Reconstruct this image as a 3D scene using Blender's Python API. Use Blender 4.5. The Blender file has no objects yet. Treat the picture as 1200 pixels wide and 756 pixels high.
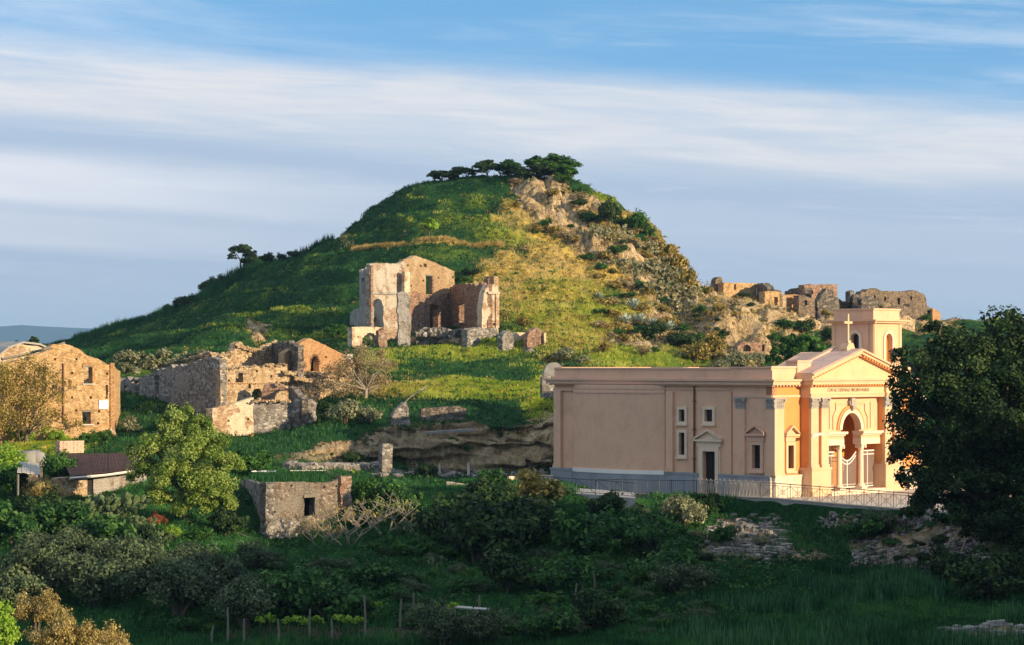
import bpy, math, random
import numpy as np
from mathutils import Vector

S = bpy.context.scene
COL = S.collection
F, HZ = 2800.0, 428.0          # focal length in photo pixels, horizon row of the level camera

# ---------------------------------------------------------------- camera
cam = bpy.data.cameras.new('camera'); camo = bpy.data.objects.new('camera', cam); COL.objects.link(camo)
camo.location = (0, 0, 0); camo.rotation_euler = (math.radians(90), 0, 0)
cam.sensor_width = 36; cam.lens = F/1200*36; cam.shift_y = (HZ-378)/1200
cam.clip_start = 1; cam.clip_end = 20000
S.camera = camo

# ---------------------------------------------------------------- sun and sky
SUN_AZ = (0.84, -0.54)         # plan direction towards the sun
SUN_EL = math.radians(13.5)
sd = Vector((SUN_AZ[0]*math.cos(SUN_EL), SUN_AZ[1]*math.cos(SUN_EL), math.sin(SUN_EL))).normalized()
sun = bpy.data.lights.new('sun', 'SUN'); suno = bpy.data.objects.new('sun', sun); COL.objects.link(suno)
sun.energy = 3.95; sun.angle = math.radians(0.5); sun.color = (1.0, 0.77, 0.47)
suno.rotation_euler = sd.to_track_quat('Z', 'Y').to_euler()
S.view_settings.view_transform = 'Standard'; S.view_settings.look = 'None'
S.view_settings.exposure = 0.95; S.view_settings.gamma = 1

W = bpy.data.worlds.new('World'); S.world = W; W.use_nodes = True
def build_world():
    nt = W.node_tree; N = nt.nodes; L = nt.links; N.clear()
    out = N.new('ShaderNodeOutputWorld'); bg = N.new('ShaderNodeBackground'); bg.inputs[1].default_value = 0.138
    L.new(bg.outputs[0], out.inputs[0])
    tc = N.new('ShaderNodeTexCoord'); sep = N.new('ShaderNodeSeparateXYZ'); L.new(tc.outputs['Generated'], sep.inputs[0])
    def m(op, a, b=None, c=None, clamp=False):
        n = N.new('ShaderNodeMath'); n.operation = op; n.use_clamp = clamp
        for i, v in enumerate((a, b, c)):
            if v is None: continue
            if isinstance(v, (int, float)): n.inputs[i].default_value = v
            else: L.new(v, n.inputs[i])
        return n.outputs[0]
    x, y, z = sep.outputs
    # the sky colour is read a little higher up than the eye looks: the air of the photograph is clear down to the horizon
    zz = m('MULTIPLY_ADD', z, 2.6, 0.05)
    cmb = N.new('ShaderNodeCombineXYZ'); L.new(x, cmb.inputs[0]); L.new(y, cmb.inputs[1]); L.new(zz, cmb.inputs[2])
    nrm = N.new('ShaderNodeVectorMath'); nrm.operation = 'NORMALIZE'; L.new(cmb.outputs[0], nrm.inputs[0])
    sky = N.new('ShaderNodeTexSky'); sky.sky_type = 'NISHITA'; sky.sun_disc = False
    sky.sun_elevation = SUN_EL; sky.sun_rotation = math.atan2(SUN_AZ[0], SUN_AZ[1])
    sky.air_density = 1.0; sky.dust_density = 0.4; sky.ozone_density = 2.5
    L.new(nrm.outputs[0], sky.inputs[0])
    def mixc(f, a, b):
        n = N.new('ShaderNodeMix'); n.data_type = 'RGBA'
        if isinstance(f, (int, float)): n.inputs[0].default_value = f
        else: L.new(f, n.inputs[0])
        for i, v in ((6, a), (7, b)):
            if isinstance(v, tuple): n.inputs[i].default_value = v+(1,)
            else: L.new(v, n.inputs[i])
        return n.outputs[2]
    def noise(scale, vec, detail=5, rough=.55, dist=0.0):
        n = N.new('ShaderNodeTexNoise'); n.inputs['Scale'].default_value = scale; n.inputs['Detail'].default_value = detail
        n.inputs['Roughness'].default_value = rough; n.inputs['Distortion'].default_value = dist
        L.new(vec, n.inputs['Vector']); return n.outputs[0]
    zt = m('MULTIPLY_ADD', x, 0.068, z)               # cloud streets tilt down to the right
    cs = N.new('ShaderNodeCombineXYZ'); L.new(m('MULTIPLY', x, 1.0), cs.inputs[0]); L.new(m('MULTIPLY', y, 1.0), cs.inputs[1]); L.new(m('MULTIPLY', zt, 9.0), cs.inputs[2])
    n1 = noise(2.6, cs.outputs[0], 6, .55, .3); n2 = noise(9.0, cs.outputs[0], 6, .6, .5)
    cf = N.new('ShaderNodeCombineXYZ'); L.new(x, cf.inputs[0]); L.new(y, cf.inputs[1]); L.new(m('MULTIPLY', m('MULTIPLY_ADD', x, -0.02, zt), 15.0), cf.inputs[2])
    n4 = noise(13.0, cf.outputs[0], 8, .68, 1.1)
    n3 = noise(1.3, cs.outputs[0], 3, .5, .2)
    zw = m('ADD', zt, m('MULTIPLY_ADD', n1, 0.026, -0.013))
    def band(c, w, soft):                              # smooth band in elevation
        d = m('ABSOLUTE', m('SUBTRACT', zw, c))
        mr = N.new('ShaderNodeMapRange'); mr.interpolation_type = 'SMOOTHSTEP'
        L.new(d, mr.inputs[0]); mr.inputs[1].default_value = w; mr.inputs[2].default_value = w+soft
        mr.inputs[3].default_value = 1; mr.inputs[4].default_value = 0
        return mr.outputs[0]
    def ss(v, a, b, lo=0.0, hi=1.0):
        mr = N.new('ShaderNodeMapRange'); mr.interpolation_type = 'SMOOTHSTEP'; L.new(v, mr.inputs[0])
        mr.inputs[1].default_value = a; mr.inputs[2].default_value = b; mr.inputs[3].default_value = lo; mr.inputs[4].default_value = hi
        return mr.outputs[0]
    deep = mixc(0.5, sky.outputs[0], (0.30, 1.6, 2.95))
    base = mixc(ss(z, 0.03, 0.13, 0.0, 0.95), (1.75, 2.35, 3.05), deep)
    veil = mixc(m('MULTIPLY', ss(zw, 0.070, 0.135, 0.9, 0.0), 1.0), base, (1.9, 2.25, 2.8))      # thin grey-blue veil low down
    hor = mixc(ss(z, 0.0, 0.045, 0.75, 0.0), veil, (2.65, 2.95, 3.35))
    wisps = m('MULTIPLY', ss(n2, 0.35, 0.65), 0.8)
    b1 = m('MULTIPLY', m('MULTIPLY', band(0.102, 0.006, 0.018), m('MULTIPLY_ADD', ss(n2, .3, .7), 0.45, 0.62), clamp=True), m('MULTIPLY_ADD', n4, 1.1, .38), clamp=True)
    left = ss(x, -0.28, 0.02, 1.0, 0.12)
    b2 = m('MULTIPLY', m('MULTIPLY', band(0.063, 0.0055, 0.009), left), m('MULTIPLY_ADD', n2, 0.9, 0.42), clamp=True)
    b3 = m('MULTIPLY', m('MULTIPLY', band(0.0435, 0.003, 0.007), left), m('MULTIPLY_ADD', n2, 0.8, 0.2), clamp=True)
    b0 = m('MULTIPLY', m('MULTIPLY', ss(n1, 0.35, 0.65), ss(zw, 0.10, 0.12)), wisps)
    hor = mixc(m('MULTIPLY', m('MULTIPLY', ss(n4, .45, .8), ss(n1, .35, .7)), .55), hor, (3.2, 3.3, 3.6))
    c1 = mixc(m('MULTIPLY', b1, 0.93, clamp=True), hor, (3.3, 3.25, 3.3))
    c2 = mixc(m('MULTIPLY', b2, 1.0), c1, (3.7, 3.65, 3.8))
    c3 = mixc(m('MULTIPLY', b3, 0.9), c2, (3.5, 3.45, 3.65))
    c3 = mixc(m('MULTIPLY', ss(z, .17, .55, 0.0, .8), ss(n3, .2, .75, .45, 1.0)), c3, (3.5, 3.5, 3.6))    # unseen overhead cloud, added to whiten and lift the fill light
    c4 = mixc(b0, c3, (3.0, 3.3, 3.7))
    L.new(c4, bg.inputs[0])
build_world()

# ---------------------------------------------------------------- helpers
RNG = np.random.default_rng(7)
def P(px, py, Y): return Vector(((px-600)/F*Y, Y, (HZ-py)/F*Y))

def tag(o, label=None, cat=None, group=None, kind=None):
    if label: o['label'] = label
    if cat: o['category'] = cat
    if group: o['group'] = group
    if kind: o['kind'] = kind
    return o
def link(name, me, parent=None, loc=None):
    o = bpy.data.objects.new(name, me); COL.objects.link(o)
    if parent is not None:
        o.parent = parent
    if loc is not None: o.location = loc
    return o
def thing(name, label, cat, loc=(0, 0, 0), rz=0.0, group=None):
    o = bpy.data.objects.new(name, None); COL.objects.link(o); o.empty_display_size = .3
    o.location = loc; o.rotation_euler = (0, 0, rz)
    return tag(o, label, cat, group)
def mesh_np(name, V, Fq, mats=(), tone=None, smooth=False, matidx=None):
    """V (n,3); Fq (m,k) faces of equal size k"""
    me = bpy.data.meshes.new(name); V = np.asarray(V, np.float32); Fq = np.asarray(Fq, np.int32); m, k = Fq.shape
    me.vertices.add(len(V)); me.vertices.foreach_set('co', V.ravel())
    me.loops.add(m*k); me.loops.foreach_set('vertex_index', Fq.ravel())
    me.polygons.add(m); me.polygons.foreach_set('loop_start', np.arange(0, m*k, k, dtype=np.int32))
    me.polygons.foreach_set('loop_total', np.full(m, k, np.int32))
    me.polygons.foreach_set('use_smooth', np.full(m, bool(smooth)))
    for mt in mats: me.materials.append(mt)
    if matidx is not None: me.polygons.foreach_set('material_index', np.asarray(matidx, np.int32))
    if tone is not None:
        a = me.attributes.new('tone', 'FLOAT', 'FACE'); a.data.foreach_set('value', np.asarray(tone, np.float32))
    me.update(calc_edges=True); return me

class MB:                                   # collects shapes, builds ONE mesh
    def __init__(s): s.v = []; s.f = []
    def add(s, vs, fs):
        b = len(s.v); s.v += [tuple(p) for p in vs]; s.f += [tuple(i+b for i in f) for f in fs]
    def hexa(s, c):                         # 8 corners: bottom 4 ccw, top 4
        s.add(c, [(3, 2, 1, 0), (4, 5, 6, 7), (0, 1, 5, 4), (1, 2, 6, 5), (2, 3, 7, 6), (3, 0, 4, 7)])
    def box(s, fr, u0, u1, o0, o1, z0, z1):
        c = [fr.pt(u, o, z) for z in (z0, z1) for u, o in ((u0, o0), (u1, o0), (u1, o1), (u0, o1))]
        s.hexa(c)
    def prism(s, fr, poly, o0, o1):         # convex or simple polygon in (u,z), extruded along the normal
        n = len(poly); vs = [fr.pt(u, o0, z) for u, z in poly]+[fr.pt(u, o1, z) for u, z in poly]
        fs = [tuple(range(n))[::-1], tuple(range(n, 2*n))]+[(i, (i+1) % n, n+(i+1) % n, n+i) for i in range(n)]
        s.add(vs, fs)
    def strip(s, fr, inner, outer, o0, o1, closed=False):   # band between two polylines in (u,z)
        n = len(inner)
        for i in range(n-1+(1 if closed else 0)):
            j = (i+1) % n
            s.prism(fr, [inner[i], inner[j], outer[j], outer[i]], o0, o1)
    def tube(s, pts, rad, k=6, cap=True):
        pts = [Vector(p) for p in pts]; n = len(pts)
        if not hasattr(rad, '__len__'): rad = [rad]*n
        vs = []; up = Vector((0, 0, 1))
        for i, p in enumerate(pts):
            d = (pts[min(i+1, n-1)]-pts[max(i-1, 0)]).normalized()
            a = d.cross(up if abs(d.z) < .95 else Vector((1, 0, 0))).normalized(); b = d.cross(a)
            for j in range(k):
                t = 2*math.pi*j/k; vs.append(p+(a*math.cos(t)+b*math.sin(t))*rad[i])
        fs = [(i*k+j, i*k+(j+1) % k, (i+1)*k+(j+1) % k, (i+1)*k+j) for i in range(n-1) for j in range(k)]
        if cap: fs += [tuple(range(k))[::-1], tuple(range((n-1)*k, n*k))]
        s.add(vs, fs)
    def build(s, name, mat, parent=None, smooth=False, origin=None):
        me = bpy.data.meshes.new(name)
        vs = s.v
        if origin is None and parent is not None: origin = parent_origin(parent)
        if origin is not None: vs = [(a-origin[0], b-origin[1], c-origin[2]) for a, b, c in vs]
        me.from_pydata(vs, [], s.f); me.materials.append(mat)
        if smooth: me.polygons.foreach_set('use_smooth', [True]*len(me.polygons))
        me.update()
        o = link(name, me, parent)
        if parent is None and origin is not None: o.location = origin
        return o
def parent_origin(p):
    v = Vector((0, 0, 0))
    while p is not None: v += p.location; p = p.parent
    return v

class Frame:                                # u along, n outward, z up; all world coordinates
    def __init__(s, o, u, n): s.o = Vector(o); s.u = Vector((u[0], u[1], 0)).normalized(); s.n = Vector((n[0], n[1], 0)).normalized()
    def pt(s, u, o, z): return s.o+s.u*u+s.n*o+Vector((0, 0, z))
    def U(s, px, o=0.0):
        b = s.o+s.n*o; k = (px-600)/F
        return (b.x-k*b.y)/(k*s.u.y-s.u.x)
    def Z(s, px, py, o=0.0):
        b = s.o+s.n*o+s.u*s.U(px, o); return (HZ-py)/F*b.y-s.o.z
def frame_px(pa, Ya, pb, Yb):
    a = P(pa, HZ, Ya); b = P(pb, HZ, Yb); u = (b-a); u.z = 0; L = u.length; u.normalize(); n = Vector((u.y, -u.x, 0))
    return Frame((a.x, a.y, 0), u, n), L

def hash3(ix, iy, iz, seed):
    h = (ix.astype(np.uint32)*np.uint32(374761393)+iy.astype(np.uint32)*np.uint32(668265263)+iz.astype(np.uint32)*np.uint32(2147483647)+np.uint32((seed*974634777) & 0xffffffff))
    h = (h ^ (h >> np.uint32(13)))*np.uint32(1274126177); h ^= h >> np.uint32(16)
    return (h & np.uint32(0xffffff)).astype(np.float64)/float(0xffffff)
def vnoise(p, seed=0):
    p = np.asarray(p, float); i = np.floor(p).astype(np.int64); f = p-i; f = f*f*(3-2*f); r = 0
    for dx in (0, 1):
        wx = f[..., 0] if dx else 1-f[..., 0]
        for dy in (0, 1):
            wy = f[..., 1] if dy else 1-f[..., 1]
            for dz in (0, 1):
                wz = f[..., 2] if dz else 1-f[..., 2]
                r = r+wx*wy*wz*hash3(i[..., 0]+dx, i[..., 1]+dy, i[..., 2]+dz, seed)
    return r*2-1
def fbm(p, o=4, seed=0, g=.5):
    p = np.asarray(p, float); r = 0; a = 1.0
    for k in range(o): r = r+a*vnoise(p*(2.03**k)+k*17.3, seed+k); a *= g
    return r

# ---------------------------------------------------------------- materials
def newmat(name):
    m = bpy.data.materials.new(name); m.use_nodes = True; nt = m.node_tree; nt.nodes.clear()
    o = nt.nodes.new('ShaderNodeOutputMaterial'); return m, nt, o
class NT:
    def __init__(s, nt): s.nt = nt; s.N = nt.nodes; s.L = nt.links
    def obj(s): return s.N.new('ShaderNodeTexCoord').outputs['Object']
    def scale(s, v, sc):
        n = s.N.new('ShaderNodeMapping'); n.inputs['Scale'].default_value = sc; s.L.new(v, n.inputs['Vector']); return n.outputs[0]
    def noise(s, v, scale, detail=4, rough=.6, dist=0):
        n = s.N.new('ShaderNodeTexNoise'); n.inputs['Scale'].default_value = scale; n.inputs['Detail'].default_value = detail
        n.inputs['Roughness'].default_value = rough; n.inputs['Distortion'].default_value = dist; s.L.new(v, n.inputs['Vector']); return n.outputs[0]
    def vor(s, v, scale, feat='F1', out='Color', rnd=1.0):
        n = s.N.new('ShaderNodeTexVoronoi'); n.feature = feat; n.inputs['Scale'].default_value = scale; n.inputs['Randomness'].default_value = rnd
        s.L.new(v, n.inputs['Vector']); return n.outputs[out]
    def ramp(s, f, stops, interp='LINEAR'):
        n = s.N.new('ShaderNodeValToRGB'); cr = n.color_ramp; cr.interpolation = interp
        while len(cr.elements) < len(stops): cr.elements.new(.5)
        for e, (p, c) in zip(cr.elements, stops):
            e.position = p; e.color = (c if hasattr(c, '__len__') else (c, c, c))+(1,) if hasattr(c, '__len__') else (c, c, c, 1)
        s.L.new(f, n.inputs[0]); return n.outputs[0]
    def mix(s, f, a, b, bt='MIX'):
        n = s.N.new('ShaderNodeMix'); n.data_type = 'RGBA'; n.blend_type = bt
        for i, v in ((0, f), (6, a), (7, b)):
            if isinstance(v, (int, float)): n.inputs[i].default_value = v
            elif isinstance(v, tuple): n.inputs[i].default_value = v+(1,)
            else: s.L.new(v, n.inputs[i])
        return n.outputs[2]
    def math(s, op, a, b=None, clamp=False):
        n = s.N.new('ShaderNodeMath'); n.operation = op; n.use_clamp = clamp
        for i, v in ((0, a), (1, b)):
            if v is None: continue
            if isinstance(v, (int, float)): n.inputs[i].default_value = v
            else: s.L.new(v, n.inputs[i])
        return n.outputs[0]
    def bump(s, h, strength, dist):
        n = s.N.new('ShaderNodeBump'); n.inputs['Strength'].default_value = strength; n.inputs['Distance'].default_value = dist
        s.L.new(h, n.inputs['Height']); return n.outputs[0]
    def attr(s, name, out='Fac'):
        n = s.N.new('ShaderNodeAttribute'); n.attribute_name = name; return n.outputs[out]
    def sepc(s, c):
        n = s.N.new('ShaderNodeSeparateColor'); s.L.new(c, n.inputs[0]); return n.outputs
    def pbsdf(s, out, col, rough=.85, normal=None, metal=0.0, spec=.3):
        n = s.N.new('ShaderNodeBsdfPrincipled')
        if isinstance(col, tuple): n.inputs['Base Color'].default_value = col+(1,)
        else: s.L.new(col, n.inputs['Base Color'])
        n.inputs['Roughness'].default_value = rough; n.inputs['Metallic'].default_value = metal; n.inputs['Specular IOR Level'].default_value = spec
        if normal is not None: s.L.new(normal, n.inputs['Normal'])
        s.L.new(n.outputs[0], out.inputs[0]); return n

def mat_stucco(name, c, var=.12, stain=.5, rough=.9):
    m, nt, o = newmat(name); t = NT(nt); v = t.obj()
    n1 = t.noise(v, .8, 6, .65); n2 = t.noise(t.scale(v, (1, 1, .10)), 2.6, 6, .72); n3 = t.noise(v, 9, 4, .6)
    dk = tuple(x*(1-var*2.0) for x in c); lt = tuple(min(.95, x*(1+var*.6)) for x in c)
    a = t.ramp(n1, [(.25, dk), (.5, c), (.75, lt)])
    st = t.ramp(n2, [(.55, 0.0), (.8, 1.0)])
    a = t.mix(t.math('MULTIPLY', st, stain*.55), a, tuple(x*.55 for x in c))
    a = t.mix(t.math('MULTIPLY', t.ramp(n3, [(.4, 0.0), (.75, 1.0)]), .22), a, tuple(x*.7 for x in c))
    t.pbsdf(o, a, rough, t.bump(n3, .35, .03)); return m
def mat_plain(name, c, rough=.6, metal=0.0, var=.15, scale=6, bump=.2):
    m, nt, o = newmat(name); t = NT(nt); v = t.obj(); n = t.noise(v, scale, 4)
    a = t.ramp(n, [(.3, tuple(x*(1-var) for x in c)), (.7, tuple(min(1, x*(1+var)) for x in c))])
    t.pbsdf(o, a, rough, t.bump(n, bump, .02), metal); return m
def mat_masonry(name, cols, mortar, plaster=None, cover=0.0, scale=3.2, squash=1.6, bump=.9, soot=.4, sc=1.0):
    """rubble or brick cells with mortar between them, part of it still under plaster"""
    m, nt, o = newmat(name); t = NT(nt); v0 = t.obj()
    warp = t.noise(v0, 1.5, 3); vv = t.scale(v0, (1, 1, squash))
    cell = t.sepc(t.vor(vv, scale))[0]; edge = t.vor(vv, scale, 'DISTANCE_TO_EDGE', 'Distance')
    n1 = t.noise(v0, .45*sc, 5, .62); n2 = t.noise(v0, 6, 5, .7); n4 = t.noise(v0, 1.6, 5, .65)
    k = len(cols); a = t.ramp(t.math('ADD', t.math('MULTIPLY', cell, .75), t.math('MULTIPLY', n4, .25)), [(.08+.84*i/(k-1), c) for i, c in enumerate(cols)])
    mo = t.ramp(edge, [(.02, 1.0), (.09, 0.0)]); a = t.mix(t.math('MULTIPLY', mo, .55), a, mortar); a = t.mix(t.math('MULTIPLY', t.ramp(n2, [(.35, 0.0), (.7, 1.0)]), .35), a, tuple(x*.35 for x in cols[1]))
    h = t.math('ADD', t.math('MULTIPLY', t.ramp(edge, [(0, 0.0), (.18, 1.0)]), .6), t.math('MULTIPLY', n2, .5))
    if plaster is not None:
        mk = t.ramp(t.math('ADD', t.math('MULTIPLY', n1, .7), t.math('MULTIPLY', n4, .3)), [(max(0, .5-cover*.5-.03+.0), 1.0), (min(1, .5-cover*.5+.03), 0.0)]) if cover < 0 else \
             t.ramp(t.math('ADD', t.math('MULTIPLY', n1, .7), t.math('MULTIPLY', n4, .3)), [(.3+.4*cover-.02, 1.0), (.3+.4*cover+.02, 0.0)])
        pc = t.mix(t.ramp(n2, [(.3, 0.0), (.8, 1.0)]), plaster, tuple(x*.72 for x in plaster))
        pc = t.mix(t.math('MULTIPLY', t.ramp(n4, [(.5, 0.0), (.75, 1.0)]), .6), pc, tuple(x*.5 for x in plaster))
        a = t.mix(mk, a, pc); h = t.math('ADD', h, t.math('MULTIPLY', mk, 1.0))
    drip = t.noise(t.scale(v0, (1, 1, .15)), 1.3, 5, .7)
    a = t.mix(t.math('MULTIPLY', t.ramp(drip, [(.5, 0.0), (.75, 1.0)]), soot), a, (.06, .05, .045))
    t.pbsdf(o, a, .95, t.bump(h, bump, .07)); return m
def mat_leaf(name, dark, mid, light, trans=.3, rough=.6):
    m, nt, o = newmat(name); t = NT(nt)
    f = t.attr('tone'); a = t.ramp(f, [(.05, dark), (.5, mid), (.95, light)])
    n = t.noise(t.obj(), .9, 3); a = t.mix(t.math('MULTIPLY', t.ramp(n, [(.35, 0.0), (.7, 1.0)]), .35), a, tuple(x*.6 for x in mid))
    d = nt.nodes.new('ShaderNodeBsdfPrincipled'); nt.links.new(a, d.inputs['Base Color']); d.inputs['Roughness'].default_value = rough; d.inputs['Specular IOR Level'].default_value = .12
    tr = nt.nodes.new('ShaderNodeBsdfTranslucent'); nt.links.new(a, tr.inputs[0])
    mx = nt.nodes.new('ShaderNodeMixShader'); mx.inputs[0].default_value = trans
    nt.links.new(d.outputs[0], mx.inputs[1]); nt.links.new(tr.outputs[0], mx.inputs[2]); nt.links.new(mx.outputs[0], o.inputs[0]); return m

M = {}
M['stucco'] = mat_stucco('pink_stucco', (.72, .44, .295), .10, .85)
M['stucco_orange'] = mat_stucco('shade_deepened_orange_stucco', (.66, .28, .085), .1, .45)  # orange paint, deepened for the bounced shade in recesses and returns
M['trim'] = mat_stucco('cream_trim', (.66, .43, .265), .08, .45)
M['trim_wing'] = mat_stucco('pale_pink_trim', (.66, .42, .30), .08, .45)
M['white_trim'] = mat_stucco('white_trim', (.74, .57, .42), .08, .4)
M['tympanum'] = mat_stucco('pale_yellow_stucco', (.68, .46, .27), .07, .3)
M['plinth'] = mat_stucco('grey_plinth', (.27, .29, .32), .15, .4)
M['plinth_light'] = mat_stucco('pale_stone_plinth', (.60, .50, .40), .12, .5)
M['capital'] = mat_stucco('grey_carved_stone', (.36, .33, .30), .2, .6)
M['rooftile'] = mat_stucco('worn_pink_tile', (.55, .38, .32), .2, .6)
M['glass'] = mat_plain('dark_window_glass', (.018, .02, .025), .12, 0, .1, 3, 0)
M['void'] = mat_plain('dark_wood', (.02, .017, .015), .8)
M['door'] = mat_plain('grey_violet_door', (.30, .27, .32), .6)
M['iron'] = mat_plain('weathered_iron', (.14, .125, .115), .6, .3, .25, 20)
M['iron_light'] = mat_plain('sun_bleached_rail_paint', (.42, .37, .33), .6, .1, .2, 20)
M['iron_dark'] = mat_plain('dark_grey_rail_paint', (.055, .065, .08), .5, .3, .2, 20)
M['white_iron'] = mat_plain('white_gate_paint', (.75, .72, .68), .5, .0, .1, 20)
M['pipe'] = mat_plain('brown_pipe_paint', (.16, .055, .03), .5)
M['concrete'] = mat_stucco('stained_concrete', (.33, .32, .30), .2, .9)
M['paving'] = mat_stucco('pale_paving', (.50, .43, .36), .15, .5)
M['drip_white'] = mat_stucco('white_painted_stone', (.80, .77, .72), .05, .3)
M['text'] = mat_plain('grey_lettering', (.24, .20, .15), .7)
M['brick_gold'] = mat_masonry('golden_rubble', [(.22, .13, .065), (.46, .28, .12), (.56, .35, .16), (.62, .46, .28)], (.42, .30, .18), (.58, .39, .20), .38, 3.4, 1.8, .9, .28)
M['brick_orange'] = mat_masonry('orange_brick', [(.28, .13, .06), (.46, .24, .10), (.55, .33, .16)], (.46, .33, .20), (.50, .33, .18), .35, 5.0, 2.6, .6, .2)
M['brick_red'] = mat_masonry('red_brown_masonry', [(.12, .07, .05), (.26, .14, .09), (.36, .22, .15), (.45, .34, .26)], (.3, .22, .17), (.42, .32, .25), .30, 3.6, 2.0, .9, .55)
M['rubble_gold'] = mat_masonry('pale_golden_stones', [(.16, .10, .06), (.40, .27, .15), (.56, .42, .26), (.66, .56, .42)], (.34, .24, .14), (.50, .36, .21), .35, 3.8, 1.7, .8, .35)
M['rubble_grey'] = mat_masonry('grey_stones', [(.10, .09, .08), (.20, .18, .16), (.32, .29, .26), (.48, .45, .41)], (.12, .10, .09), (.30, .27, .24), .35, 2.8, 1.5, 1.0, .5)
M['rubble_dark'] = mat_masonry('dark_stones', [(.06, .05, .045), (.12, .10, .085), (.20, .17, .14), (.32, .28, .24)], (.06, .05, .04), None, 0, 2.6, 1.5, 1.0, .4)
M['brick_tan'] = mat_masonry('tan_brick', [(.22, .13, .07), (.42, .27, .14), (.52, .37, .22)], (.44, .33, .22), (.50, .37, .23), .42, 5.0, 2.4, .7, .35)
M['rubble_brown'] = mat_masonry('brown_stones', [(.08, .06, .045), (.18, .13, .09), (.27, .20, .14), (.38, .30, .22)], (.09, .07, .05), (.26, .20, .14), .3, 3.6, 1.9, 1.0, .6)
M['plaster_white'] = mat_masonry('peeling_white_plaster', [(.24, .16, .11), (.38, .26, .18), (.5, .4, .3)], (.3, .22, .17), (.54, .47, .39), .5, 3.5, 2.0, .8, .35)
M['plaster_grey'] = mat_masonry('peeling_grey_plaster', [(.16, .13, .10), (.28, .23, .19), (.4, .34, .28)], (.2, .17, .14), (.40, .37, .34), .6, 3.2, 2.0, .8, .5)
M['plaster_pale'] = mat_masonry('peeling_cream_plaster', [(.28, .16, .09), (.45, .29, .17), (.55, .42, .3)], (.4, .3, .2), (.70, .56, .40), .6, 3.5, 2.0, .8, .2)
M['hut_wall'] = mat_masonry('stained_hut_plaster', [(.10, .08, .06), (.18, .14, .11), (.29, .23, .18), (.42, .36, .30)], (.13, .11, .08), (.23, .20, .165), .48, 3.4, 1.7, 1.0, .7)
M['stone_pale'] = mat_stucco('pale_stone', (.50, .46, .40), .3, .6)
M['stone_grey'] = mat_stucco('lichen_stone', (.26, .25, .24), .3, .7)
M['rust'] = mat_stucco('rusty_sheet', (.085, .042, .034), .35, .7, .8)
M['wood'] = mat_plain('weathered_wood', (.17, .15, .12), .85, 0, .3, 12, .6)
M['wood_pale'] = mat_plain('bleached_wood', (.62, .58, .52), .8, 0, .2, 12, .6)
M['bark'] = mat_plain('bark', (.13, .10, .075), .9, 0, .35, 5, .9)
M['bark_pale'] = mat_plain('pale_bark', (.27, .23, .185), .9, 0, .3, 6, .8)
M['tarp'] = mat_plain('blue_white_tarp', (.45, .55, .68), .5)
M['white'] = mat_plain('white_board', (.80, .77, .74), .6, 0, .06)
L_ = mat_leaf
M['l_dark'] = L_('dark_evergreen_leaves', (.007, .021, .009), (.024, .056, .018), (.08, .13, .036), .22)
M['l_green'] = L_('green_leaves', (.012, .045, .012), (.04, .125, .022), (.13, .26, .05), .3)
M['l_valley'] = L_('deep_green_leaves', (.009, .038, .011), (.032, .105, .026), (.10, .21, .05), .3)
M['l_bright'] = L_('sunny_olive_green_leaves', (.07, .13, .02), (.22, .33, .055), (.44, .52, .15), .38)
M['l_lime'] = L_('lime_leaves', (.09, .20, .015), (.25, .42, .04), (.42, .58, .10), .4)
M['l_olive'] = L_('olive_grey_leaves', (.02, .036, .018), (.07, .105, .052), (.18, .23, .11), .18)
M['l_gold'] = L_('golden_brown_leaves', (.14, .10, .03), (.42, .32, .11), (.66, .55, .25), .35)
M['l_dry'] = L_('dry_straw_leaves', (.16, .11, .05), (.36, .27, .14), (.52, .44, .27), .25)
M['l_scrub'] = L_('brown_green_scrub', (.09, .08, .02), (.30, .23, .055), (.52, .40, .12), .25)
M['l_grey'] = L_('silver_green_leaves', (.09, .10, .05), (.24, .25, .13), (.42, .42, .26), .25)
M['l_red'] = L_('red_leaves', (.10, .02, .01), (.34, .09, .04), (.5, .2, .1), .3)
M['cactus'] = L_('cactus_pads', (.03, .05, .02), (.07, .11, .045), (.22, .26, .13), 0)
M['cactus_dry'] = L_('dry_cactus_pads', (.04, .045, .015), (.13, .13, .05), (.50, .44, .32), 0)
M['agave'] = L_('agave_blades', (.10, .14, .11), (.26, .33, .26), (.50, .56, .46), 0)
M['g_blade'] = L_('shade_tone_grass_blades', (.004, .026, .009), (.013, .068, .020), (.045, .145, .038), .15)  # grass colour taken down to carry the shade of the hillside
M['g_valley'] = L_('valley_grass_blades', (.006, .038, .010), (.022, .105, .026), (.075, .21, .055), .2)
M['g_weed'] = L_('pale_weed_stalks', (.005, .032, .011), (.020, .09, .032), (.10, .24, .09), .2)
M['g_lit'] = L_('sunlit_tone_grass_blades', (.14, .22, .02), (.34, .42, .04), (.60, .58, .12), .4)  # grass in its sunlit tone, the light put into the colour
M['g_dry'] = L_('dry_grass_blades', (.24, .16, .04), (.50, .36, .12), (.70, .56, .26), .4)
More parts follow.
